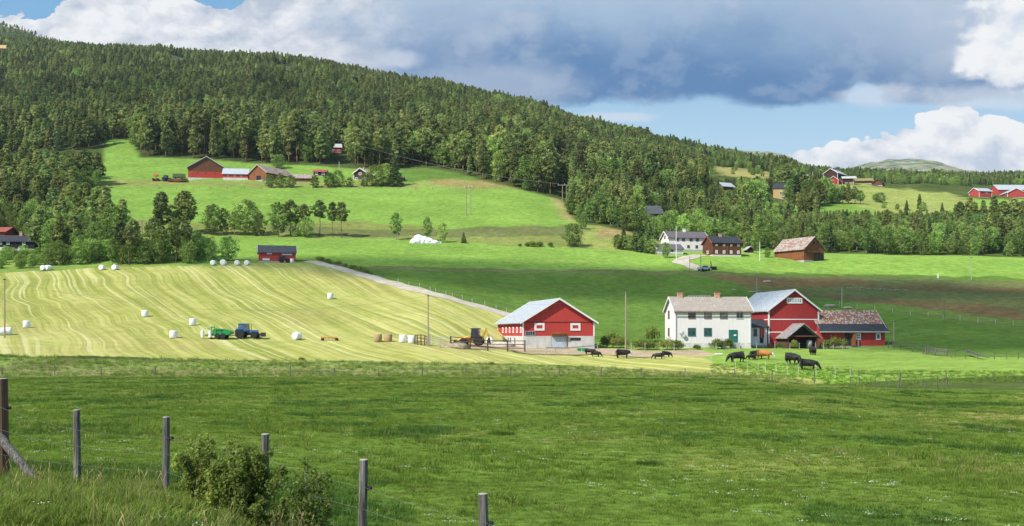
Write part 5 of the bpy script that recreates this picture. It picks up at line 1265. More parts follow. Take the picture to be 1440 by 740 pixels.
b = house('barn', 'small bright red barn with white corners on the far right hill', 'barn', 1376, 1396, 279.5, 270.5, 265.5, 9, R(16), 'eave', RED_FAR, STEELROOF, Yd=648, fh=.2, trim=TRIM, over=.4)
b.win(1388, 273, 3, 2.6)
b = house('barn', 'long bright red barn with pale roof at the edge of the far right hill field', 'barn', 1403, 1462, 280.5, 271.5, 263.5, 11, R(4), 'eave', RED_FAR, STEELROOF, Yd=668, fh=.2, over=.4)
b = house('barn_wing', 'low red gabled wing standing in front of the long red hill barn', 'barn', 1417, 1441, 283.5, 276.5, 270.5, 12, R(-4), 'gable', RED_FAR, STEELROOF, Yd=646, fh=.2, trim=TRIM, over=.4)
# ------------------------------------------------------------------ bales
def bale_mesh(mat, r=.62, L=1.22, lying=True):
    m = MB()
    prof = [(r * .72, -L/2), (r * .93, -L/2 + .03), (r, -L/2 + .12), (r * 1.015, 0), (r, L/2 - .12), (r * .93, L/2 - .03), (r * .72, L/2)]
    m.lathe(prof, (0, 0, r * .97 if lying else L/2), 22, 'x' if lying else 'z')
    for v in m.bm.verts: v.co += Vector((random.uniform(-1, 1), random.uniform(-1, 1), random.uniform(-1, 1))) * .018
    return m.mesh('bale', mat, smooth=True)
BM = [bale_mesh(WRAP), bale_mesh(WRAP, .6, 1.2, False), bale_mesh(WRAP, .64, 1.25)]
BS = bale_mesh(STRAW, .62, 1.25, False)
def bale(px, py, v, rz, label, group='white wrapped bales on the hay field', me=None, s=1.0, Yd=None):
    p = at(px, py, 150) if Yd is None else atY(px, Yd)
    o = link('hay_bale', me or BM[v]); o.location = p + Vector((0, 0, -.03)); o.rotation_euler = (0, 0, rz); o.scale = (s, s, s)
    tag(o, label, 'bale', group)
CR = 'white wrapped bales along the crest of the hay field'
bale(61.5, 380.5, 0, R(70), 'white bale on the crest, first of the touching pair nearest the black house', CR); bale(68, 380.3, 2, R(55), 'white bale on the crest, second of the touching pair nearest the black house', CR)
bale(143.5, 380, 0, R(80), 'white bale on the crest, first of the spaced pair below the tall dark pines', CR); bale(162, 379.8, 2, R(75), 'white bale on the crest, second of the spaced pair below the tall dark pines', CR)
for x, l in ((300, 'white bale under the round lone tree, first in the row of four'), (314, 'biggest white bale, second in the row of four by the round lone tree'), (333.5, 'white bale, third in the row of four, between the lone tree and red shed'), (347.5, 'white bale closest to the small red shed, last in the row of four')):
    bale(x, 373.2, 0 if x != 314 else 2, R(80 + x % 20), l, CR, s=1.1 if x == 314 else 1.0)
bale(37.5, 461, 1, .4, 'white bale alone on the stubble right of the leaning pole')
bale(204, 445.5, 1, 1.0, 'white bale highest on the mown slope left of the green baler')
bale(271, 457.5, 1, .2, 'white bale on the slope just above the green baler')
bale(244, 475.5, 1, 2.0, 'white bale on the flat stubble left of the green baler')
bale(464.5, 420.5, 1, .7, 'white bale alone high on the slope near the gravel road')
bale(417.5, 478, 0, R(60), 'white bale lying right of the blue tractor')
bale(4.5, 471.5, 0, R(20), 'white bale left of the foot of the utility pole at the stubble edge', 'white bales at the pole'); bale(10.5, 471.2, 2, R(10), 'white bale right of the foot of the utility pole at the stubble edge', 'white bales at the pole')
bale(566.5, 481.5, 1, .3, 'upright white bale left of the wooden corral, beside the straw bales', 'bales by the corral'); bale(579, 482.5, 1, 1.3, 'upright white bale touching the wooden corral posts', 'bales by the corral')
bale(531.5, 480.5, 0, .6, 'round brown straw bale farther from the white bales', 'straw bales by the corral', BS); bale(546, 480.5, 0, 1.6, 'round brown straw bale nearer the white bales', 'straw bales by the corral', BS)
bale(688.5, 484, 0, R(85), 'white bale beside the yellow loader near the red barn', 'bales by the corral')

# ------------------------------------------------------------------ machines
def wheel(parent, x, y, r, w, rimmat, axis='y', name='wheel'):
    m = MB(); m.lathe([(r * .55, -w/2), (r * .9, -w/2), (r, -w * .34), (r, w * .34), (r * .9, w/2), (r * .55, w/2)], (0, 0, 0), 22, axis)
    for k in range(16):
        a = 2 * math.pi * k / 16
        c = (math.cos(a) * r * 1.0, 0, math.sin(a) * r * 1.0); m.box(c, (.07, w * .9, .07), ry=-a)
    t_ = m.build('wheel', RUBBER, parent); t_.location = (x, y, r)
    m = MB(); m.lathe([(r * .12, -w * .42), (r * .54, -w * .42), (r * .56, -w * .5), (r * .56, w * .5), (r * .54, w * .42), (r * .12, w * .42)], (0, 0, 0), 18, axis); m.build('rim', rimmat, t_)
    return t_
def tractor(p, rz, label, paint, s=1.0):
    o = empty('tractor', p, rz, label, 'tractor'); o.scale = (s, s, s)
    for sy in (-1, 1):
        wheel(o, -1.05, sy * .85, .82, .5, GREYP); wheel(o, 1.35, sy * .75, .58, .38, GREYP)
    m = MB(); m.box((.95, 0, 1.15), (1.75, .72, .55)); m.box((1.86, 0, 1.1), (.12, .66, .5)); m.build('hood', paint, o, bevel=.06)
    m = MB(); m.box((.3, 0, .75), (3.0, .5, .45)); m.build('chassis', DARKM, o, bevel=.03)
    m = MB(); m.prism([(-1.45, 1.2), (.15, 1.2), (.05, 2.42), (-1.3, 2.42)], 'y', -.66, .66); m.build('cab_glass', M_glass('cab_glass', (.06, .09, .11), .05), o)
    m = MB()
    for sy in (-1, 1):
        for (a, b) in (((-1.47, 1.15), (-1.32, 2.45)), ((.17, 1.15), (.06, 2.45)), ((-.65, 1.15), (-.65, 2.45))): m.tube((a[0], sy * .68, a[1]), (b[0], sy * .68, b[1]), .045, n=6)
        m.prism([(-1.95, 1.25), (-1.6, 1.68), (-.6, 1.72), (-.15, 1.3), (-.15, 1.15), (-.55, 1.55), (-1.55, 1.52), (-1.9, 1.15)], 'y', sy * .66, sy * 1.12)
    m.build('cab_frame', paint, o)
    m = MB(); m.box((-.64, 0, 2.5), (1.62, 1.5, .14)); m.build('cab_roof', paint, o, bevel=.05)
    m = MB(); m.tube((.75, -.3, 1.4), (.75, -.3, 2.35), .05); m.build('exhaust', DARKM, o)
    m = MB()
    for sy in (-1, 1): m.box((1.9, sy * .22, 1.2), (.06, .16, .12))
    m.build('headlight', TRIM, o)
    return o
p = at(348, 476, 150); TR = tractor(p, R(-3), 'blue tractor with glazed cab and front loader frame, pulling the green baler', BLUE, .92)
m = MB()
for sy in (-1, 1): m.tube((.9, sy * .5, 1.1), (2.6, sy * .5, .55), .08); m.tube((.6, sy * .5, .9), (1.2, sy * .5, 1.3), .06)
m.box((2.75, 0, .65), (.5, 1.6, .7)); m.build('front_loader', DARKM, TR)
m = MB(); m.tube((-1.6, 0, .5), (-3.4, 0, .5), .07); m.build('drawbar', DARKM, TR)
# green baler-wrapper
p = at(306, 476.5, 150); o = empty('baler', p, R(-3), 'green round baler and wrapper with rounded hood, hitched behind the blue tractor', 'baler'); o.scale = (.74,) * 3
body = [(-.4, .7), (2.3, .75), (3.0, 1.0), (3.3, 1.25), (2.9, 1.65), (2.0, 1.95), (.6, 2.15), (-.3, 2.2), (-.75, 1.9), (-.8, 1.2)]
m = MB(); m.prism(body, 'y', -1.1, 1.1); m.build('hood', GREENP, o, bevel=.08)
m = MB()
for x in (.1, 1.2): m.box((x, -1.13, 1.4), (.06, .04, 1.1))
m.box((.8, -1.13, 1.75), (1.5, .03, .14)); m.build('panel_seam', DARKM, o)
for sy in (-1, 1): wheel(o, .3, sy * 1.15, .55, .4, GREYP); wheel(o, 1.5, sy * 1.15, .55, .4, GREYP)
m = MB(); m.box((-1.6, 0, .75), (1.7, 2.0, .22)); m.box((-1.6, .9, .95), (1.6, .2, .3)); m.build('wrapping_table', DARKM, o)
m = MB()
for sy in (-1, 1): m.tube((-.9, sy * 1.0, 1.0), (-1.0, sy * 1.0, 2.5), .09); m.tube((-1.0, sy * 1.0, 2.5), (-2.5, sy * .95, 2.2), .08)
m.tube((-1.0, -1, 2.5), (-1.0, 1, 2.5), .09); m.tube((-.9, -1, 2.4), (.2, -1, 2.3), .06); m.build('wrapper_arm', GREENP, o)
for x in (-1.25, -2.9):
    m = MB(); m.lathe([(.05, .0), (.34, .02), (.36, .2), (.36, 1.3), (.34, 1.45), (.05, 1.5)], (x, -1.05, .25), 16); m.build('film_roll', WRAP, o)
# yellow loader by the corral
p = at(664, 486, 150); o = empty('loader', p, R(172), 'yellow backhoe loader with black cab parked between corral and red barn', 'loader'); o.scale = (1.0,) * 3
for sy in (-1, 1): wheel(o, -1.1, sy * .9, .75, .45, YELLOWP); wheel(o, 1.3, sy * .9, .6, .4, YELLOWP)
m = MB(); m.box((.95, 0, 1.15), (1.9, .95, .75)); m.box((-.2, 0, .85), (2.8, .7, .5)); m.build('body', YELLOWP, o, bevel=.06)
m = MB(); m.prism([(-1.25, 1.15), (.15, 1.15), (.02, 2.65), (-1.15, 2.65)], 'y', -.75, .75); m.build('cab', M_glass('dark_cab_glass', (.02, .022, .025), .1), o)
m = MB(); m.box((-.56, 0, 2.72), (1.5, 1.65, .12)); m.build('cab_roof', DARKM, o, bevel=.03)
m = MB()
for sy in (-1, 1): m.tube((.3, sy * .75, 1.5), (2.2, sy * .75, .9), .11); m.tube((2.2, sy * .75, .9), (2.7, sy * .75, .35), .09)
m.build('loader_arm', YELLOWP, o)
m = MB(); m.prism([(2.6, .1), (3.3, .1), (2.9, .35), (2.75, .95), (2.55, .95)], 'y', -1.1, 1.1); m.build('bucket', DARKM, o)
m = MB(); m.tube((-1.6, 0, .9), (-2.2, 0, 2.75), .16); m.tube((-2.2, 0, 2.75), (-2.75, 0, 1.2), .13); m.build('backhoe_boom', YELLOWP, o)
m = MB(); m.prism([(-3.0, .3), (-2.5, .4), (-2.6, 1.2), (-2.85, 1.25)], 'y', -.35, .35); m.build('backhoe_bucket', DARKM, o)
# orange rake left on the stubble
p = at(463, 479.5, 150); o = empty('hay_rake', p, R(4), 'low orange hay implement left lying on the stubble right of the tractor', 'implement')
m = MB(); m.box((0, 0, .5), (2.6, .22, .16)); m.box((-.9, .3, .5), (.14, .9, .12)); m.box((.9, .3, .5), (.14, .9, .12)); m.build('frame', ORANGEP, o)
m = MB()
for i in range(12): m.tube((-1.2 + i * .22, -.05, .45), (-1.2 + i * .22, -.3, .06), .025, n=5)
m.build('tines', DARKM, o)
wheel(o, -1.1, .7, .25, .14, GREYP); wheel(o, 1.1, .7, .25, .14, GREYP)
# machines and log pile by the upper brown barn
p = at(219, 254.5, 380); o = empty('mower', p, R(5), 'small red and orange farm machine parked on grass left of the dark tractor', 'farm machine')
m = MB(); m.box((0, 0, .7), (2.6, 1.3, .7)); m.build('body', REDP, o, bevel=.1)
m = MB(); m.prism([(-.8, 1.9), (1.1, 1.9), (.8, 2.7), (-.5, 2.9)], 'y', -.8, .8); m.build('raised_hood', ORANGEP, o, bevel=.08)
m = MB(); m.tube((.1, 0, 1.0), (.2, 0, 2.0), .12); m.build('arm', DARKM, o)
for sy in (-1, 1): wheel(o, -.8, sy * .75, .5, .3, REDP); wheel(o, .9, sy * .75, .5, .3, REDP)
p = at(235, 255, 380); o = tractor(p, R(-10), 'small dark tractor parked on the grass left of the brown and red barn', DARKM, .95)
p = at(251, 256.3, 380); o = empty('timber_pile', p, R(3), 'rough pile of cut timber beside the brown and red barn', 'timber pile')
for i in range(3):
    m = MB()
    for j in range(7): m.tube((-4 + i * 2.2 + random.uniform(-.4, .4), -.8 + j * .25, .25 + .4 * (j % 3)), (-.6 + i * 2.2 + random.uniform(-.4, .4), -.8 + j * .25 + random.uniform(-.4, .4), .3 + .4 * (j % 3) + random.uniform(-.1, .3)), random.uniform(.14, .24), n=8)
    m.build('logs', [BROWNB, ORANGEB, GREYB][i], o)
p = at(256, 253.5, 380) ; o = empty('trailer', p + Vector((-1.5, 1.0, 0)), R(8), 'dark slatted farm trailer standing at the left wall of the brown barn', 'trailer')
m = MB(); m.box((0, 0, 1.2), (5, 2.2, .2)); 
for i in range(4): m.box((0, -1.1, 1.5 + i * .35), (5, .06, .22)); m.box((0, 1.1, 1.5 + i * .35), (5, .06, .22))
m.build('body', DARKM, o); [wheel(o, x, y, .45, .3, GREYP) for x in (-1.2, 1.2) for y in (-1, 1)]
# cart behind the red shed
p = at(401, 369.6, 240); o = empty('farm_trailer', p, R(6), 'dark trailer with wheels leaning against the small red shed', 'trailer')
m = MB(); m.box((0, 0, .85), (3.4, 1.4, .18)); m.tube((1.7, 0, .8), (3.2, 0, .4), .07); m.box((-.6, 0, 1.25), (1.6, 1.2, .6)); m.build('body', DARKM, o)
[wheel(o, x, y, .5, .28, GREYP) for x in (-.9, .6) for y in (-.75, .75)]
p = at(410.5, 370, 240); o = link('barrel', MB().lathe([(.42, 0), (.48, .1), (.5, .5), (.48, .95), (.42, 1.05)], (0, 0, 0), 16).mesh('barrel', TRIM, smooth=True)); o.location = p; tag(o, 'white barrel at the right end of the small red shed', 'barrel')
# parked car
p = at(990, 381, 260); o = empty('parked_car', p, R(35), 'silver car parked where the gravel drive meets the fallow field', 'car'); o.scale = (.85, .85, .9)
body = [(-2.1, .35), (2.1, .35), (2.15, .8), (1.2, .95), (.6, 1.45), (-1.2, 1.48), (-1.9, .98), (-2.15, .85)]
m = MB(); m.prism(body, 'y', -.85, .85); m.build('body', SILVERP, o, bevel=.06)
m = MB(); m.prism([(1.05, .97), (.55, 1.38), (-1.12, 1.4), (-1.7, .99)], 'y', -.87, .87); m.build('windows', GLASS, o)
[wheel(o, x, y, .33, .2, GREYP) for x in (-1.35, 1.35) for y in (-.8, .8)]
m = MB(); m.box((2.15, -.6, .75), (.06, .3, .14)); m.box((2.15, .6, .75), (.06, .3, .14)); m.build('headlights', TRIM, o)
p = at(1003, 379.5, 260); o = empty('field_cart', p, R(10), 'small dark implement standing right of the silver car', 'farm machine')
m = MB(); m.box((0, 0, .6), (1.6, 1.0, .5)); m.tube((-.5, 0, .8), (-.7, 0, 2.2), .12); m.build('body', DARKM, o); [wheel(o, .3, y, .4, .2, GREYP) for y in (-.6, .6)]
# white tarpaulin heap
p = at(598, 342, 300); m = MB()
for (x, z, r_, sx, sz) in ((-3.0, .2, 1.5, 1.0, .8), (-1.9, .6, 1.7, 1.0, 1.1), (-.6, .4, 1.7, 1.2, .95), (.9, .2, 1.5, 1.3, .9), (2.4, .0, 1.3, 1.4, .7), (3.6, -.1, .9, 1.3, .6)):
    m.ball((x, random.uniform(-.4, .4), z), r_, 3, (sx, 1.0, sz), .06)
o = m.build('tarpaulin_heap', WRAP); o.location = p; o.rotation_euler = (0, 0, R(6)); tag(o, 'heap covered with white plastic tarpaulin at the edge of the bright slope', 'covered heap')

# ------------------------------------------------------------------ poles
def pole(px, top, base, label, r=.13, arm=None, ymin=100, lean=0.0, mat=None, Yd=None, name='utility_pole', cat='pole', insul=True, group=None):
    p = at(px, base, ymin) if Yd is None else atY(px, Yd); h = (base - top) / F * p.y
    o = empty(name, p, 0, label, cat, group)
    m = MB(); m.tube((0, 0, -.6), (lean * h, 0, h), r, r * .7, 10); m.build('mast', mat or POLEW, o)
    if arm:
        m = MB(); m.box((lean * h, -.1, h - .45), (arm, .12, .14)); m.build('cross_arm', mat or POLEW, o)
        for s in (-1, 0, 1):
            m = MB(); m.lathe([(.02, 0), (.07, .02), (.05, .12), (.07, .16), (.03, .26), (.01, .27)], (lean * h + s * arm * .45, -.1, h - .38), 8); m.build('insulator', TRIM, o)
    elif insul:
        m = MB(); m.box((lean * h, -.05, h - .25), (.5, .1, .1)); m.build('bracket', DARKM, o)
    return p + Vector((lean * h, 0, h))
PT = {}
PT['hay'] = pole(6.5, 391, 475, 'wooden utility pole standing in the mown field between two white bales', ymin=150)
PT['mid'] = pole(602, 414, 487, 'wooden utility pole behind the corral gate', ymin=150)
PT['house'] = pole(880, 411, 492, 'tall pale wooden pole between the red barn and white farmhouse', r=.16, ymin=150)
PT['shed'] = pole(1257, 450, 489, 'short wooden pole at the right end of the rusty-roofed outbuilding', r=.16, ymin=150)
PT['b2'] = pole(1064.5, 388, 418, 'thin grey pole rising behind the tall red barn roof', r=.1, ymin=215, mat=PALEPOST)
pole(1184, 402, 432, 'thin pale pole in the fallow field above the rusty roof', r=.1, ymin=215, mat=PALEPOST)
pole(1327.5, 415, 452, 'thin dark pole on the fallow field edge at far right', r=.07, ymin=190, mat=POSTW, insul=False)
pole(1366, 361, 394, 'thin pole at the edge of the fallow field on the right', r=.08, ymin=240, mat=PALEPOST)
pole(985.5, 357, 383, 'thin dark pole beside the silver parked car', r=.08, ymin=260, mat=POSTW, insul=False)
pole(970, 360, 383, 'thin brown pole standing in the bend of the gravel drive', r=.07, ymin=260, mat=POSTB, insul=False)
pole(951, 318, 366, 'white flagpole in front of the low white house', r=.1, ymin=260, mat=TRIM, name='flagpole', cat='flagpole', insul=False)
pole(1068.5, 340, 367, 'white flagpole on the lawn right of the brown log house', r=.1, ymin=260, mat=TRIM, name='flagpole', cat='flagpole', insul=False)
pole(477, 227, 247, 'bare grey pole standing among the bushes of the upper farm', r=.16, ymin=380, mat=PALEPOST, insul=False)
pole(1309, 275, 302, 'thin pole beside the dark ragged pine on the pale hill field', r=.12, mat=PALEPOST, Yd=500)
pole(1200, 247.5, 258, 'small pale pole between the storehouses of the hill farm', r=.12, mat=PALEPOST, Yd=705, insul=False)
pole(1143, 240, 252, 'pale flagpole beside the barn with wide pale roof on the hilltop', r=.15, mat=TRIM, Yd=740, insul=False, name='flagpole', cat='flagpole')
def hframe(xa, xb, top, ba, bb, label, ymin, arm=1.4, brace=False, Yd=None, mat=None):
    pa = at(xa, ba, ymin) if Yd is None else atY(xa, Yd); pb = at(xb, bb, ymin) if Yd is None else atY(xb, Yd)
    pb = Vector((pb.x, pa.y + .2, float(gz(pb.x, pa.y + .2)))); h = (ba - top) / F * pa.y; mat = mat or POLEW
    o = empty('utility_pylon', pa, 0, label, 'pylon'); d = pb - pa
    for q in (Vector((0, 0, 0)), d):
        m = MB(); m.tube((q.x, q.y, q.z - .6), (q.x, q.y, h), .17, .12, 10); m.build('mast', mat, o)
    m = MB(); m.box((d.x / 2, 0, h - .3), (d.x + arm * 2, .16, .2)); m.build('cross_arm', mat, o)
    for k in (-arm * .9, d.x / 2, d.x + arm * .9):
        m = MB(); m.lathe([(.03, 0), (.1, .03), (.07, .2), (.1, .26), (.03, .42), (.01, .44)], (k, 0, h - .2), 8); m.build('insulator', STEEL, o)
    if brace:
        m = MB(); m.box((d.x / 2, -.02, h * .62), (d.x, .12, .16)); m.tube((0, -.1, h * .3), (d.x, -.1, h * .6), .06); m.tube((d.x, .1, h * .3), (0, .1, h * .6), .06); m.build('brace', mat, o)
    return pa + Vector((d.x / 2, 0, h)), pa + Vector((-arm * .9, 0, h + .2)), pa + Vector((d.x + arm * .9, 0, h + .2))
T1 = hframe(190, 198, 309, 333, 333.5, 'double-masted wooden pylon with cross braces beside the tall dark pines', 275, 1.6, True)
T2 = hframe(655.5, 661.5, 262, 303, 303.5, 'tall twin-pole pylon standing in the middle of the bright slope', 330, .5)
T3 = hframe(791, 796.5, 246, 270, 270, 'wooden twin-pole pylon at the wood edge above the bright slope', 400, 1.8, False, 424)
pole(75, 340, 352, 'pale pole with crossarm among the trees right of the black house', r=.1, arm=2.4, Yd=283, mat=TRIM)
# overhead lines
def wire_line(name, label, a, b, sag, r=.022):
    m = MB(); n = 18; q = None
    for i in range(n + 1):
        s = i / n; pnt = a.lerp(b, s) + Vector((0, 0, -sag * 4 * s * (1 - s)))
        if q is not None: m.tube(q, pnt, r, r, 4)
        q = pnt
    tag(m.build(name, WIRE), label, 'power line')
wa = Vector(((478 - CX) / F * 500, 500, (HY - 196) / F * 500))
wire_line('power_line', 'power line running from the dark wood down to the wood-edge pylon', wa, T3[1], 2.5, .05)
wire_line('power_line', 'thin wire crossing the mown field between its pole and the corral pole', PT['hay'] - Vector((0, 0, .25)), PT['mid'] - Vector((0, 0, .25)), 3.4, .016)
wire_line('power_line', 'thin wire from the corral pole to the pole beside the white farmhouse', PT['mid'] - Vector((0, 0, .25)), PT['house'] - Vector((0, 0, .25)), 1.6, .010)

# ------------------------------------------------------------------ fences
def fence(name, label, pts, h, r, mat, wires=(), cat='fence', tilt=0.04, wr=.008, heights=None, square=False, post='post', rails=()):
    """pts: ground points of the posts"""
    o = empty(name, pts[0], 0, label, cat); o0 = Vector(pts[0]); tops = []
    for i, p in enumerate(pts):
        hh = heights[i] if heights else h * random.uniform(.88, 1.1); tx, ty = random.gauss(0, tilt), random.gauss(0, tilt)
        a = Vector(p) - o0; b = a + Vector((tx * hh, ty * hh, hh)); m = MB()
        if square: m.box((a + b) / 2 - Vector((0, 0, .2)), (r * 2, r * 2, hh + .4), rz=.3)
        else: m.tube(a - Vector((0, 0, .35)), b, r * 1.08, r * .95, 9)
        m.build(post, mat, o); tops.append((a, b))
    for w in wires:
        m = MB()
        for (a, b), (c, d) in zip(tops[:-1], tops[1:]):
            s, e = a.lerp(b, w) + Vector((0, -r, 0)), c.lerp(d, w) + Vector((0, -r, 0)); mid = (s + e) / 2 - Vector((0, 0, (e - s).length * .018))
            m.tube(s, mid, wr, wr, 4); m.tube(mid, e, wr, wr, 4)
        m.build('wire', WIRE, o)
    for w in rails:
        for (a, b), (c, d) in zip(tops[:-1], tops[1:]):
            m = MB(); s, e = a.lerp(b, w) + Vector((0, -r - .02, 0)), c.lerp(d, w) + Vector((0, -r - .02, 0)); dd = e - s
            M_ = Matrix.Translation((s + e) / 2) @ dd.to_track_quat('X', 'Z').to_matrix().to_4x4(); res = bmesh.ops.create_cube(m.bm, size=1.0)
            bmesh.ops.transform(m.bm, matrix=M_ @ Matrix.Diagonal((dd.length + .1, .04, .13, 1)), verts=res['verts']); m.build('rail', mat, o)
    return o
# far edge of the meadow
mx_ = lambda px, dy=0: atY(px, float(np.interp(px, MEADOW_X, MEADOW_Y)) + 2.2 + dy)
fence('wire_fence', 'long low wire fence of weathered posts along the far edge of the foreground meadow', [mx_(x) for x in (-70, 3, 77, 143, 218, 342, 408, 470, 533, 594, 655, 718, 786, 845, 902, 963, 1033, 1086, 1145)], 1.15, .06, POSTW, (.5, .9), wr=.006)
fence('wire_fence', 'sagging wire fence with uneven posts at the low right end of the meadow', [mx_(x) for x in (1195, 1209, 1230, 1246, 1262, 1267, 1300, 1318, 1328, 1334)], 1.3, .05, POSTW, (.55, .9), tilt=.09, wr=.006, heights=[.9, 1.5, 1.0, .9, 1.45, 1.45, .7, 1.1, 1.0, 1.45])
# pasture fence with pale stakes in front of the cows
fence('stake_fence', 'electric fence of thin pale stakes in front of the grazing cattle', [atY(x, d) for x, d in ((1000, 150), (1018, 146), (1034.6, 142), (1051, 141), (1066, 140), (1077, 139.5), (1091.6, 139), (1107, 137.5), (1123, 135), (1148, 131), (1175, 128), (1196, 127))], 1.35, .03, M_plain('pale_stake', (.50, .50, .48), .7), (.85,), wr=.006)
# garden and yard
fence('garden_fence', 'row of slim grey garden posts in front of the white house and red barn', [at(x, y, 150) for x, y in ((888, 493.5), (907, 493), (928, 492.8), (948, 493), (970, 493), (1007, 494), (1040, 492), (1064, 492), (1090, 491.5), (1111, 492), (1124, 492), (1147, 492), (1158, 491.5), (1172, 491), (1185, 491))], 1.25, .05, PALEPOST, (.5, .88), wr=.006)
fence('yard_fence', 'rustic pole fence round the dirt yard in front of the red barn', [at(x, y, 150) for x, y in ((742, 496), (756, 497.5), (768, 498), (781, 498), (798, 497), (818, 495), (840, 494.5))], 1.15, .06, PALEPOST, (), rails=(.8,), wr=.01)
fence('corral_fence', 'wooden plank fence of dark posts in front of the yellow loader', [at(x, y, 150) for x, y in ((634, 489), (661, 491.5), (686, 493.5), (714, 494.5), (738, 495))], 1.75, .11, POSTB, (), rails=(.30, .62, .92), tilt=.02)
fence('corral_fence', 'close-set wooden corral of dark stakes left of the metal gate', [at(x, y, 150) for x, y in ((583, 484.5), (587, 485), (592, 485.5), (597, 486), (601, 486.3))], 1.7, .09, POSTB, (), rails=(.35, .65, .92), tilt=.03)
ga, gb = at(605, 486.5, 150), at(632.5, 488.5, 150); d = gb - ga
o = empty('field_gate', ga, math.atan2(d.y, d.x), 'pale metal field gate between two posts right of the corral pole', 'gate'); Lg = math.hypot(d.x, d.y)
for i in range(5):
    m = MB(); m.tube((0, 0, .35 + i * .28), (Lg, 0, .35 + i * .28 + d.z), .03, n=6); m.build('rail', STEEL, o)
m = MB(); 
for s in (0, .5, 1): m.tube((Lg * s, 0, .3 + d.z * s), (Lg * s, 0, 1.5 + d.z * s), .035, n=6)
m.build('upright', STEEL, o); m = MB(); m.tube((-.15, 0, -.4), (-.15, 0, 1.75), .11); m.build('gatepost', PALEPOST, o); m = MB(); m.tube((Lg + .15, 0, -.4 + d.z), (Lg + .15, 0, 1.75 + d.z), .11); m.build('gatepost', PALEPOST, o)
# right: straggling fence below the outbuilding
fence('rail_fence', 'broken wooden fence straggling down the slope right of the outbuilding', [at(x, y, 150) for x, y in ((1249, 489.5), (1257, 490.3), (1266, 492), (1283, 495), (1298, 498), (1302, 498.5))], 1.3, .08, POSTW, (.55,), rails=(.8,), tilt=.06)
fence('rail_fence', 'dark plank pen with pale leaning posts on the slope right of the outbuilding', [at(x, y, 150) for x, y in ((1304, 498.5), (1314, 500.3), (1331, 501.5))], 1.35, .1, POSTW, (), rails=(.3, .5, .7, .9), tilt=.12)
fence('wire_fence', 'thin fence with pale posts along the brow of the bright pasture, far right', [at(x, y, 150) for x, y in ((1338, 503), (1343, 503), (1358, 504.5), (1375, 505.5), (1398, 505.5), (1416, 505.5), (1432, 505.5), (1452, 505.5))], 1.15, .06, POSTW, (.6, .9), tilt=.06, wr=.006)
pa, pb = at(1360, 500.5, 150), at(1391, 506, 150); m = MB()
for i in range(3):
    s = pa + Vector((0, .25 * i, .9 - .12 * i)); e = pb + Vector((0, .25 * i, .3)); dd = e - s; res = bmesh.ops.create_cube(m.bm, size=1.0)
    bmesh.ops.transform(m.bm, matrix=Matrix.Translation((s + e) / 2 - pa) @ dd.to_track_quat('X', 'Z').to_matrix().to_4x4() @ Matrix.Diagonal((dd.length, .22, .06, 1)), verts=res['verts'])
o = m.build('planks', POSTW); o.location = pa; tag(o, 'long grey planks leaning slantwise on the pasture fence, far right', 'planks')
# stakes along the gravel road and between the hill fields
fence('road_fence', 'row of thin stakes along the upper side of the gravel road', [at(x, y, 200) for x, y in ((560, 398), (575, 402), (590, 406), (605, 410), (613, 412), (627, 416), (636, 418.5), (650, 422), (664, 426), (682, 431), (698, 435.5), (712, 440))], 1.1, .05, PALEPOST, (.85,), wr=.006)
fence('field_fence', 'line of small stakes along the lower edge of the fallow field, right', [at(x, y, 190) for x, y in ((1180, 430), (1205, 434), (1230, 437), (1255, 440), (1280, 443), (1305, 446), (1327, 449), (1350, 451), (1375, 454), (1400, 456), (1425, 458))], 1.1, .05, PALEPOST, (.85,), wr=.006)
fence('slope_fence', 'dark stake fence along the top of the bright slope below the upper farm', [at(x, 266 + (x % 7) * .1, 400) for x in range(200, 770, 24)], 1.0, .07, POSTW, (.85,), wr=.01)
pp = at(1319, 391, 240); o = empty('marker_post', pp, 0, 'short white marker post on the brown field edge near the right', 'post'); m = MB(); m.box((0, 0, .5), (.35, .2, 1.2)); m.build('board', TRIM, o); m = MB(); m.tube((0, .12, -.3), (0, .12, 1.0), .06); m.build('stake', POSTW, o)
# stones in the fallow field
for i, (x, y, s, lab) in enumerate([(1057.5, 411.5, 1.5, 'pale field stone near the roof of the tall red barn'), (1079, 397, 1.9, 'flat pale boulder highest in the fallow field above the red barn'), (1167, 431.5, 2.4, 'wide flat pale boulder behind the red barn gable'), (1192.5, 434, 1.9, 'rounded pale boulder above the rusty roof'), (1032, 408, 1.0, 'small pale stone above the white farmhouse roof'), (1044, 353.5, .8, None)]):
    if not lab: continue
    m = MB(); m.ball((0, 0, .06 * s), s * .45, 3, (1.3, .8, .42), .09); o = m.build('boulder', STONE, smooth=True); o.location = at(x, y, 190) ; tag(o, lab, 'boulder')
m = MB(); g_ = random.Random(3); q0 = at(1195, 405.5, 230)
for i in range(34):
    q = at(1193 + i * 2.5 + g_.uniform(-2, 2), 405 + i * .12 + g_.uniform(-.5, .5), 230); m.ball(q - q0 + Vector((0, 0, .08)), g_.uniform(.10, .28), 1, (1.3, .9, .7), .12)
o = m.build('stone_row', STONE); o.location = q0; tag(o, 'low broken row of pale clearance stones across the fallow field', 'stone row')

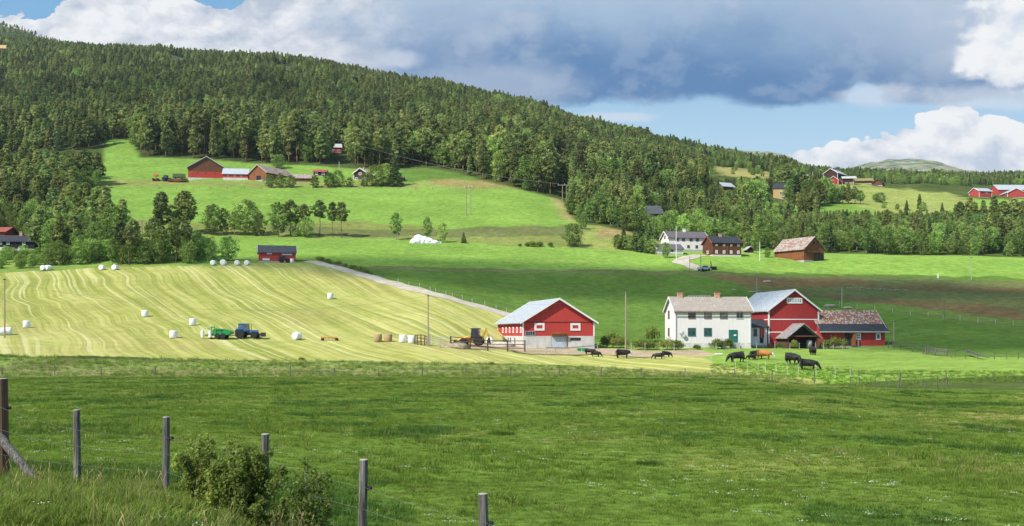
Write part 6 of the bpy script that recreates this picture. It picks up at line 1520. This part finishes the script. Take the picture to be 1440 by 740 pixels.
# bits and pieces of the yard
p = at(1017, 491, 150); o = empty('milk_churn', p, 0, 'shiny metal milk churn in front of the white farmhouse bush', 'churn')
m = MB(); m.lathe([(.3, 0), (.34, .05), (.34, .75), (.2, .95), (.2, 1.05), (.26, 1.1), (.24, 1.18), (.05, 1.2)], (0, 0, 0), 16); m.build('can', STEEL, o, smooth=True)
m = MB(); m.tube((-.34, 0, .7), (-.3, 0, .95), .03); m.tube((.34, 0, .7), (.3, 0, .95), .03); m.build('handles', STEEL, o)
p = at(1043, 488.3, 150); o = empty('garden_bench', p, R(5), 'orange-brown wooden bench against the white farmhouse wall', 'bench')
m = MB(); m.box((0, 0, .45), (1.6, .4, .07)); m.build('seat', ORANGEB, o); m = MB(); m.box((0, .2, .72), (1.6, .05, .35)); m.build('backrest', ORANGEB, o)
for s in (-1, 1):
    m = MB(); m.box((s * .65, 0, .2), (.1, .35, .45)); m.build('leg', ORANGEB, o)
p = at(1138, 490.3, 150); o = empty('water_tank', p, 0, 'grey metal drum standing before the open woodshed', 'drum')
m = MB(); m.lathe([(.5, 0), (.55, .08), (.55, 1.25), (.42, 1.5), (.1, 1.58)], (0, 0, 0), 18); m.build('drum', STEEL, o, smooth=True); m = MB(); m.lathe([(.57, .0), (.57, .06)], (0, 0, .6), 18); m.build('hoop', GREYP, o)
p = at(1082, 488.8, 150); m = MB(); m.lathe([(.3, 0), (.36, .1), (.38, .5), (.3, .7), (.1, .75)], (0, 0, 0), 12); o = m.build('red_tub', REDP, smooth=True); o.location = p; tag(o, 'bright red tub by the porch of the tall red barn', 'tub')
p = at(1011, 499.5, 150); m = MB(); m.box((0, 0, .12), (1.3, .6, .3), rz=.2); o = m.build('bath_trough', TRIM, bevel=.12); o.location = p; tag(o, 'white bath-like water trough on the trampled ground behind the black cow', 'trough')
p = at(818, 494, 150); m = MB(); m.prism([(-.8, .5), (.8, .5), (.6, 0), (-.6, 0)], 'y', -.35, .35); o = m.build('feed_trough', GREENP); o.location = p; tag(o, 'small green trough in the barn yard', 'trough')
# yard heaps: soil and rubble near the loader
for (x, y, s, mt, lab) in ((640, 489, 1.5, M_plain('spoil', (.33, .26, .18), .95, 0, .3, 2, .1, .8), 'heap of brown spoil left of the yellow loader'), (706, 486.5, 1.3, M_plain('sand_heap', (.5, .46, .4), .95, 0, .2, 2, .1, .6), 'pale heap of sand at the left end of the red barn')):
    m = MB(); m.ball((0, 0, 0), s, 3, (1.6, 1, .55), .1); o = m.build('earth_heap', mt, smooth=True); o.location = at(x, y, 150); tag(o, lab, 'heap')

# ------------------------------------------------------------------ cattle: one continuous skinned body each
def cow_mesh(name, mat, graze=1.0, lie=False, seed=0):
    g = random.Random(seed)
    hz = lambda a, b: a * graze + b * (1 - graze)
    V = [(-.72, 0, 1.05), (-.25, 0, 1.02), (.25, 0, 1.0), (.62, 0, 1.06), (.92, 0, hz(.98, 1.28)), (1.18, 0, hz(.62, 1.5)), (1.30, 0, hz(.36, 1.46)), (1.44, 0, hz(.10, 1.30)),   # spine to muzzle 0-7
         (-.70, .2, .78), (-.78, .22, .52), (-.70, .22, .26), (-.72, .22, .02), (-.70, -.2, .78), (-.70, -.22, .52), (-.60, -.22, .26), (-.62, -.22, .02),  # hind legs 8-15
         (.58, .19, .74), (.62, .2, .44), (.60, .2, .22), (.60, .2, .02), (.58, -.19, .74), (.55, -.2, .44), (.53, -.2, .22), (.54, -.2, .02),   # front legs 16-23
         (-.96, 0, 1.12), (-1.05, .02, .80), (-1.04, .03, .42), (1.20, .2, hz(.70, 1.6)), (1.20, -.2, hz(.70, 1.6))]   # tail 24-26, ears 27-28
    Rr = [(.37, .42), (.43, .52), (.42, .53), (.36, .46), (.21, .29), (.125, .15), (.12, .125), (.085, .08),
          (.21, .26), (.11, .13), (.065, .07), (.07, .07), (.21, .26), (.11, .13), (.065, .07), (.07, .07),
          (.15, .19), (.09, .10), (.06, .065), (.065, .065), (.15, .19), (.09, .10), (.06, .065), (.065, .065),
          (.05, .05), (.03, .03), (.05, .05), (.035, .05), (.035, .05)]
    E = [(0, 1), (1, 2), (2, 3), (3, 4), (4, 5), (5, 6), (6, 7), (0, 8), (8, 9), (9, 10), (10, 11), (0, 12), (12, 13), (13, 14), (14, 15), (3, 16), (16, 17), (17, 18), (18, 19), (3, 20), (20, 21), (21, 22), (22, 23), (0, 24), (24, 25), (25, 26), (5, 27), (5, 28)]
    me = bpy.data.meshes.new(name); me.from_pydata([Vector(v) for v in V], E, []); o = bpy.data.objects.new(name, me); COL.objects.link(o)
    sk = o.modifiers.new('skin', 'SKIN'); sk.use_smooth_shade = True
    for i, v in enumerate(me.skin_vertices[0].data): v.radius = Rr[i]; v.use_root = (i == 1)
    o.modifiers.new('sub', 'SUBSURF').levels = 2; o.modifiers['sub'].render_levels = 2
    bpy.context.view_layer.update(); dg = bpy.context.evaluated_depsgraph_get()
    out = bpy.data.meshes.new_from_object(o.evaluated_get(dg)); out.name = name
    bpy.data.objects.remove(o); out.materials.clear(); out.materials.append(mat)
    for p_ in out.polygons: p_.use_smooth = True
    return out
C_BLACK = cow_mesh('cow', COWBLACK); C_UP = cow_mesh('cow', COWBLACK, .35, seed=2); C_BROWN = cow_mesh('cow', COWBROWN, .75); C_FACE = cow_mesh('cow', COWFACE, .55)
HERD = 'cattle grazing in front of the farm'
def cow(px, py, rz, me, s, label, Yd=None, name='cow', cat='cow'):
    o = link(name, me); o.location = (at(px, py, 128) if Yd is None else atY(px, Yd)) - Vector((0, 0, .02)); o.rotation_euler = (0, 0, rz); o.scale = (s * 1.03, s * 1.15, s * .86); tag(o, label, cat, HERD)
cow(1036, 509.5, R(196), C_BLACK, 1.16, 'black cow grazing with head down to the left, in the long grass')
cow(1057, 506, R(190), C_BLACK, .66, 'small black calf between the grazing black cow and the brown cow', name='calf', cat='calf')
cow(1064, 505, R(215), C_UP, 1.0, 'black cow standing behind the calf, partly hidden by the brown cow')
cow(1074, 505.5, R(-18), C_BROWN, 1.1, 'orange-brown cow with white face among the black cattle')
cow(1115, 512.5, R(-62), C_BLACK, 1.22, 'black cow seen from behind, grazing downhill')
cow(1136.5, 520.5, R(-14), C_BLACK, 1.12, 'black cow grazing nearest the meadow fence, head to the right')
cow(1143.5, 499.5, R(-95), C_UP, 1.0, 'black cow standing in front of the dark woodshed')
cow(875.5, 504, R(-4), C_FACE, 1.05, 'black cow with white face standing behind the mown brow')
cow(829, 498.5, R(-25), C_UP, .72, 'black calf half hidden behind the brow, nearest the red barn', name='calf', cat='calf')
cow(837.5, 502, R(-12), C_BLACK, .72, 'black young cow with head down beside the half hidden calf by the barn')
cow(925.5, 505, R(165), C_BLACK, .72, 'dark cow on the trampled ground, left of the pair before the white house')
cow(937, 502.5, R(20), C_BLACK, .72, 'dark cow on the trampled ground, right of the pair before the white house')

# ------------------------------------------------------------------ farm bushes
BF = 'bushes round the near farm'
for (x, tp, b_, wd, k, v, lab) in [(862, 463, 489, .75, 'bush', 0, 'leafy green bush right of the red barn, beside the tall pole'), (852, 470, 489, .8, 'bush', 1, 'smaller bush hiding the right corner of the red barn'), (872, 470, 490, .8, 'bush', 2, 'bush at the foot of the tall pale pole, on its barn side'),
        (917, 455, 481, .62, 'bush', 0, 'dark upright round tree left of the white farmhouse'), (900, 475, 492, 1.0, 'bush', 2, 'low spreading bush between the tall pole and white farmhouse'), (914, 476, 492, 1.0, 'bush', 0, 'low bush under the dark round tree by the white farmhouse'), (938, 474, 492, 1.0, 'bush', 2, 'bush at the left corner of the white farmhouse'), (953, 477, 492, 1.0, 'bush', 1, 'bush under the satellite dishes of the white farmhouse'), (980, 484, 492, 1.3, 'bush', 1, 'tiny bush below the lower windows of the white farmhouse'),
        (1010, 474, 491, 1.0, 'bush', 0, 'round bush hiding the foot of the wall left of the green door'), (1024, 475, 490, .9, 'bush', 1, 'bush pressed against the green door steps'), (1095, 482, 490, 1.3, 'bush', 2, 'low leafy plants between the red tub and the woodshed'), (1117, 477, 491, .7, 'bush', 1, 'bush growing at the open front of the woodshed'), (1174, 471.5, 490.5, 1.05, 'bush', 2, 'broad dark bush in front of the rusty-roofed outbuilding'), (1161, 478, 490.5, 1.0, 'bush', 0, 'small bush between the red barn and the broad dark bush'),
        (424, 502, 506.5, 1.6, 'bush', 0, 'small round bush on the edge of the embankment below the tractor')]:
    p = at(x, b_, 140); plant(k, v, p, (b_ - tp) / F * p.y, random.uniform(0, 6), lab, BF, wd)
for i, (x, tp, b_, lab) in enumerate([(731, 342, 346.5, 'tiny dark bush, first of the scattered row on the rough pasture'), (741, 340.5, 347, 'dark bush, second of the scattered row on the rough pasture'), (748, 337.5, 347, 'taller dark bush in the scattered row on the rough pasture'), (758.5, 338.5, 347, 'dark rounded bush right of the taller one on the rough pasture'), (774, 340, 347.5, 'last dark bush of the scattered row, nearest the big bushy tree')]):
    p = at(x, b_, 280); plant('bush', i, p, (b_ - tp) / F * p.y, random.uniform(0, 6), lab, 'bushes on the rough pasture', .95)

for i in range(15):
    x = 449 + i * 5.2 + random.uniform(-1, 1); y = np.interp(x, [436, 455, 490, 520, 560], [364.5, 368.5, 377.5, 386, 397]); p = at(x, y, 240)
    plant('bush', i, p, random.uniform(.5, 1.4), random.uniform(0, 6), 'small dark shrub beside the upper end of the gravel road', 'shrubs along the gravel road', random.uniform(.8, 1.2))
# ------------------------------------------------------------------ foreground: fence, bushes, grass, flowers
FX = [-40, 3, 109, 233, 373, 508, 683, 905]; FY = [18.4, 18, 17.4, 16.8, 15.3, 13.9, 12.7, 11.2]
FT = [535, 533, 577, 587, 611, 647, 695, 775]
pts = [atY(x, y) for x, y in zip(FX[1:], FY[1:])]
hts = [(HY - t_) / F * y - p.z for t_, y, p in zip(FT[1:], FY[1:], pts)]
random.seed(5)
o = empty('wire_fence', pts[0], 0, 'round wooden fence posts with sagging wire along the near edge of the meadow', 'fence'); o0 = Vector(pts[0]); tops = []
for i, (p, hh) in enumerate(zip(pts, hts)):
    a = Vector(p) - o0; b = a + Vector((random.gauss(.0, .012) * hh, 0, hh)); r = .11 if i == 0 else .056
    if i in (3, 4): b.x += .035
    m = MB(); n = 9
    rings = 7
    for q in range(rings): 
        s0, s1 = q / rings, (q + 1) / rings
        m.tube(a.lerp(b, s0) - Vector((0, 0, .4 if q == 0 else 0)), a.lerp(b, s1), r * (1.06 - .08 * s0), r * (1.06 - .08 * s1), 12)
    pm = m.build('post', POSTB if i == 0 else POSTW, o, smooth=False); tops.append((a, b, r))
    m = MB(); m.lathe([(r * .95, 0), (r * .93, .008), (r * .1, .012)], b, 12); m.build('post_top', PALEPOST, pm)
    if i in (0, 2, 4, 5, 6):
        m = MB(); q = a.lerp(b, .72) + Vector((r + .03, 0, 0)); m.lathe([(.012, -.03), (.028, -.02), (.028, .015), (.012, .03)], q, 10, 'x'); m.build('insulator', RUBBER, pm)
for w in (.28, .52, .74):
    m = MB()
    for (a, b, r), (c, d, r2) in zip(tops[:-1], tops[1:]):
        s, e = a.lerp(b, w) + Vector((0, -r, 0)), c.lerp(d, w) + Vector((0, -r2, 0)); q = None
        for k in range(9):
            tt = k / 8; pnt = s.lerp(e, tt) - Vector((0, 0, (e - s).length * .014 * 4 * tt * (1 - tt) * (1.4 if w > .6 else .8)))
            if q is not None: m.tube(q, pnt, .0017, .0017, 5)
            q = pnt
    m.build('wire', WIRE, o)
m = MB(); a0 = tops[0][0]; m.tube(a0 + Vector((-.02, -.08, (HY - 612) / F * 18 - pts[0].z)), Vector(atY(50, 17.6)) - o0 + Vector((0, 0, .05)), .075, .07, 12); m.build('brace', POSTW, o)
# near bushes
def nearbush(h, r, seed, n, per, size, lean=0.0, open_=0.25):
    g = random.Random(seed); cs, rs, limbs = [], [], []
    for s in range(max(5, n // 9)):
        az = s * 2.4 + g.uniform(-.4, .4); reach = r * g.uniform(.25, 1.0); hh = h * g.uniform(.62, 1.0) * (1 - .25 * (reach / r) ** 2)
        limbs.append((az, reach, hh))
        for q in range(9):
            tt = .22 + .78 * (q + g.random()) / 9; d = reach * tt ** .8
            cs.append((math.cos(az) * d + lean * hh * tt + g.uniform(-.06, .06), math.sin(az) * d + g.uniform(-.06, .06), hh * tt)); rs.append(h * g.uniform(.05, .11) * (1.15 - .55 * tt) + .02)
    me = crown_mesh('foliage', cs, rs, per, size, BUSH_F, flat=1.0, seed=seed)
    m = MB()
    for az, reach, hh in limbs:
        p = Vector((0, 0, -.1))
        for q in range(5):
            tt = (q + 1) / 5; e = Vector((math.cos(az) * reach * tt ** .8 + lean * hh * tt, math.sin(az) * reach * tt ** .8, hh * tt)); m.tube(p, e, .011 * (1.1 - tt) + .003, .011 * (1.1 - tt - .2) + .004, 5); p = e
    return me, m.mesh('stem', BARK_B)
for (x, Y, tp, rr, seed, n, per, lab, ln) in [(290, 15.6, 604, .72, 31, 130, 74, 'leafy dark green bush growing through the wire fence, left of the half-hidden post', -.12), (347, 15.2, 594, .58, 32, 120, 74, 'taller ragged bush wrapped round the half-hidden fence post', .05), (380, 14.6, 690, .40, 35, 60, 44, 'low dark bush at the foot of the half-hidden fence post', .1), (437, 14.3, 636, .46, 33, 80, 30, 'thin sparse sapling-like bush right of the half-hidden fence post', -.02)]:
    p = atY(x, Y); h = (HY - tp) / F * Y - p.z
    cm, tm = nearbush(h, rr, seed, n, per, .036, ln)
    ob = empty('bush', p, seed, lab, 'bush', 'bushes in the foreground fence'); link('foliage', cm, ob); link('stem', tm, ob)

# --- grass sources
def tuft(name, n, h, r, w, mat, seed, lean=.5, seg=3, spread=1.0):
    g = np.random.default_rng(seed); V, Fc = [], []
    for i in range(n):
        az = g.uniform(0, 6.28); d = r * math.sqrt(g.random()); hh = h * g.uniform(.45, 1.0) * (1 - .35 * d / r); dirn = az + g.uniform(-1, 1)
        bx, by = math.cos(az) * d, math.sin(az) * d; ln = hh * lean * g.uniform(.1, 1.0); px_, py_ = -math.sin(dirn), math.cos(dirn); ww = w * g.uniform(.6, 1.2)
        b0 = len(V)
        for s in range(seg + 1):
            tt = s / seg; o_ = ln * tt * tt; z = hh * tt * (1 - .22 * lean * tt); k = ww * (1 - tt ** 1.5) * .5 + ww * .04
            cx_, cy2 = bx + math.cos(dirn) * o_, by + math.sin(dirn) * o_
            V += [(cx_ - px_ * k, cy2 - py_ * k, z - .015), (cx_ + px_ * k, cy2 + py_ * k, z - .015)]
        for s in range(seg): Fc.append((b0 + 2 * s, b0 + 2 * s + 1, b0 + 2 * s + 3, b0 + 2 * s + 2))
    return np_mesh(name, V, Fc, 4, mat)
def stalks(name, n, h, mat, seed):
    g = np.random.default_rng(seed); V, Fc = [], []
    for i in range(n):
        x, y = g.normal(0, .09, 2); hh = h * g.uniform(.6, 1); dx, dy = g.normal(0, .1, 2) * hh; q = g.uniform(0, 6.28); ax, ay = math.cos(q), math.sin(q)
        b0 = len(V); prof = [(0, .0022), (.5, .0018), (.82, .0016), (.86, .0045), (.93, .005), (1.0, .001)]
        for s, k in prof: V += [(x + dx * s * s - ax * k, y + dy * s * s - ay * k, hh * s), (x + dx * s * s + ax * k, y + dy * s * s + ay * k, hh * s)]
        for s in range(len(prof) - 1): Fc.append((b0 + 2 * s, b0 + 2 * s + 1, b0 + 2 * s + 3, b0 + 2 * s + 2))
    return np_mesh(name, V, Fc, 4, mat)
SRC = {
 's1': source('grass', tuft('grass', 30, .13, .16, .0075, GRASS_M, 1, .9)), 's2': source('grass', tuft('grass', 24, .17, .13, .008, GRASS_M, 2, .7)), 's3': source('grass', tuft('grass', 34, .10, .19, .009, GRASS_M, 3, 1.1)),
 'd1': source('grass', tuft('grass', 40, .16, .18, .009, GRASS_D, 4, .8)), 'd2': source('grass', tuft('grass', 34, .13, .2, .010, GRASS_D, 14, .9)),
 't1': source('grass', tuft('grass', 30, .55, .16, .010, GRASS_T, 5, .7, 4)), 't2': source('grass', tuft('grass', 26, .42, .14, .011, GRASS_T, 6, .9, 4)), 't3': source('grass', tuft('grass', 22, .48, .12, .012, GRASS_M, 7, .6, 4)),
 'l1': source('grass', tuft('grass', 30, .5, .17, .014, GRASS_L, 15, .7, 4)), 'l2': source('grass', tuft('grass', 26, .3, .18, .014, GRASS_L, 16, .8, 3)),
 'y1': source('grass', stalks('grass', 7, .72, STRAW_G, 8)), 'y2': source('grass', tuft('grass', 18, .22, .16, .006, STRAW_G, 9, .9))}
m = MB(); m.ball((0, 0, .11), .0095, 1, (1, 1, .8))
for q_ in range(5): m.ball((math.cos(q_ * 2.4) * .05 * (q_ + 1) * .5, math.sin(q_ * 2.4) * .05 * (q_ + 1) * .5, .095 + .006 * q_), .0085, 1, (1, 1, .8))
SRC['f1'] = source('flower', m.mesh('flower', PETAL))
m = MB(); m.ball((0, 0, .16), .015, 1, (1, 1, .5)); m.tube((0, 0, 0), (0, 0, .16), .0015, n=4); SRC['f2'] = source('flower', m.mesh('flower', PETALY))
gr = np.random.default_rng(21)
rows = {k: [] for k in SRC}
def sow(y0, y1, dens, fn, xm=190):
    area = (1440 + 2 * xm) / F * (y1 * y1 - y0 * y0) / 2; n = int(area * dens)
    Y = np.sqrt(gr.uniform(y0 * y0, y1 * y1, n)); px = gr.uniform(-xm, 1440 + xm, n); X = (px - CX) / F * Y; Z = gz(X, Y)
    fn(px, X, Y, Z, gr.random(n), gr.uniform(0, 6.283, n))
def add(keys, msk, X, Y, Z, turn, wide, tall, pick):
    idx = np.nonzero(msk)[0]; kk = (pick[idx] * len(keys)).astype(int) % len(keys)
    for j, k in enumerate(keys):
        q = idx[kk == j]
        if len(q): rows[k].append(np.stack([X[q], Y[q], Z[q], turn[q], wide[q], tall[q]], 1))
def meadow_fn(sc):
    def fn(px, X, Y, Z, u, rz):
        inm = Y < np.interp(px, MEADOW_X, MEADOW_Y) - .5
        tallp = fbm(X / 2.4, Y / 3.0, 81, 3); dark = fbm(X / 3.2, Y / 4.5, 64, 4); dry = fbm(X / 7, Y / 9, 61, 4)
        w = sc * gr.uniform(.7, 1.35, len(X)); hh = w * (0.55 + .75 * sstep(.42, .75, tallp)) / (sc ** .45)
        isd = (dark > .63) & (u < .7); isy = (dry > .58) & (u > .93)
        pk = gr.random(len(X))
        add(['s1', 's2', 's3'], inm & ~isd & ~isy, X, Y, Z, rz, w, hh, pk); add(['d1', 'd2'], inm & isd, X, Y, Z, rz, w, hh * 1.25, pk); add(['y2'], inm & isy, X, Y, Z, rz, w, hh * .9, pk)
    return fn
def clump_fn(px, X, Y, Z, u, rz):
    c_ = fbm(X / 1.6, Y / 2.2, 87, 3); ok = (Y < np.interp(px, MEADOW_X, MEADOW_Y) - 1) & (u < sstep(.50, .66, c_) * np.interp(px, [0, 450, 800, 1440], [1, .8, .35, .3])); w = gr.uniform(.6, 1.3, len(X)) * np.interp(Y, [15, 60], [1, 1.7]); pk = gr.random(len(X))
    add(['t2', 't3', 's2'], ok, X, Y, Z, rz, w, w * gr.uniform(.35, .65, len(X)), pk)
sow(12, 45, 9, clump_fn, 90); sow(45, 90, 2.2, clump_fn, 60)
sow(8.5, 25, 62, meadow_fn(.95), 130); sow(25, 50, 27, meadow_fn(1.25), 110); sow(50, 90, 10, meadow_fn(1.75), 90); sow(90, 131, 4.5, meadow_fn(2.4), 90)
def bank_fn(px, X, Y, Z, u, rz):
    py = HY - Z / Y * F; md_ = np.interp(px, MEADOW_X, MEADOW_Y)
    inb = (Y > md_ + .5) & (px < 1150) & (py > np.interp(px, [p[0] for p in EMB_TOP], [p[1] for p in EMB_TOP]))
    w = gr.uniform(1.3, 2.4, len(X)); pk = gr.random(len(X)); ty = u > .86
    add(['l2', 's2', 's1'], inb & ~ty, X, Y, Z, rz, w, w * gr.uniform(.7, 1.8, len(X)), pk); add(['y2', 't2'], inb & ty, X, Y, Z, rz, w * .8, w * gr.uniform(.5, 1.0, len(X)), pk)
    right = (Y > md_ + .3) & (px >= 1000) & ~inb & (Y < 160) & (py > np.interp(px, [940, 1000, 1100, 1180, 1240, 1700], [496, 500, 511, 519, 522, 522]))
    add(['l1', 'l2'], right, X, Y, Z, rz, w * .7, gr.uniform(.6, 1.3, len(X)), pk)
sow(112, 152, 2.6, bank_fn, 60)
def verge_fn(px, X, Y, Z, u, rz):
    fy = np.interp(px, FX, FY); d = sstep(620, 330, px) * (Y < fy + 1.1 * sstep(0, 1, gr.random(len(px))) )
    cl_ = fbm(X / .9, Y / .9, 91, 3); ok = u < d * (.35 + 1.1 * sstep(.35, .6, cl_)); h = gr.uniform(.5, 1.0, len(X)) * (.5 + .5 * cl_) * np.interp(px, [0, 420, 600], [1.0, .9, .55]); w = gr.uniform(.8, 1.3, len(X)); pk = gr.random(len(X))
    st = gr.random(len(X)) > .93
    add(['t1', 't2', 't3', 't2'], ok & ~st, X, Y, Z, rz, w, h, pk); add(['y1'], ok & st & (cl_ > .47), X, Y, Z, rz, w, h * 1.05, pk)
sow(8.5, 20, 42, verge_fn, 80)
def flower_fn(px, X, Y, Z, u, rz):
    c_ = fbm(X / 2.2, Y / 1.5, 95, 3); ok = (Y < np.interp(px, MEADOW_X, MEADOW_Y)) & (u < sstep(.50, .68, c_)) ; w = gr.uniform(.7, 1.3, len(X)) * np.interp(Y, [12, 30, 60], [.85, .95, 1.2]); yl = gr.random(len(X)) > .965
    add(['f1'], ok & ~yl, X, Y, Z, rz, w, w * .85, u); add(['f2'], ok & yl, X, Y, Z, rz, w, w, u)
sow(9, 30, 2.2, flower_fn, 60); sow(30, 60, .2, flower_fn, 40)
gsets = [([SRC[k]], np.concatenate(rows[k])) for k in rows if k[0] != 'f' and rows[k]]
scatter('grass', gsets); scatter('clover_flowers', [([SRC[k]], np.concatenate(rows[k])) for k in ('f1', 'f2') if rows[k]])
print('GRASS', sum(len(r[1]) for r in gsets))
# two dark tussocks that stand out in the meadow
for (x, y, w_, lab) in [(705, 612, 21, 'dark round grass tussock standing out in the middle of the meadow'), (911, 654, 22, 'wide low dark grass tussock nearer the bottom of the meadow'), (182, 612, 24, 'wide dark grass clump between the two left fence posts')]:
    p = at(x, y); k = p.y / F; ob = link('grass_tussock', tuft('grass_tussock', 420, 13 * k, w_ * k, .012, GRASS_D, int(x), .7, 3)); ob.location = p; tag(ob, lab, 'tussock', 'dark tussocks in the meadow')

# ------------------------------------------------------------------ fair-weather clouds between sun and land: their shade falls on parts of the valley
def cloud(px, Y, a, b, thin, Hc=1300, seed=0, rz=0.0):
    g0 = atY(px, Y); tt = (Hc - g0.z) / TO_SUN.z; c = g0 + TO_SUN * tt
    m = bmesh.new(); bmesh.ops.create_icosphere(m, subdivisions=5, radius=1.0)
    P_ = np.array([v.co[:] for v in m.verts])
    n_ = fbm(P_[:, 0] * 2.2 + seed * 3.1 + P_[:, 2] * .7, P_[:, 1] * 2.2 + P_[:, 2] * 1.3, 100 + seed, 4) - .5
    k = 1 + 0.75 * n_
    for v, kk in zip(m.verts, k): v.co = Vector((v.co.x * a * kk, v.co.y * b * kk, v.co.z * min(a, b) * (.45 if v.co.z > 0 else .2) * kk))
    me = bpy.data.meshes.new('cloud'); m.to_mesh(me); m.free()
    for p_ in me.polygons: p_.use_smooth = True
    mt, t, out = new_mat('cloud_vapour'); d = t.new('ShaderNodeBsdfDiffuse'); d.inputs[0].default_value = (.85, .86, .88, 1); tr = t.new('ShaderNodeBsdfTransparent')
    mx2 = t.new('ShaderNodeMixShader'); mx2.inputs[0].default_value = 1 - thin; t.l.new(tr.outputs[0], mx2.inputs[1]); t.l.new(d.outputs[0], mx2.inputs[2]); t.l.new(mx2.outputs[0], out.inputs[0])
    me.materials.append(mt); o = link('cloud', me); o.location = c; o.rotation_euler = (0, 0, rz); o['kind'] = 'structure'; return o
cloud(20, 740, 300, 125, .76, 1700, 1)
cloud(800, 267, 92, 24, .58, 1000, 2)
cloud(1440, 222, 62, 46, .58, 1000, 3)
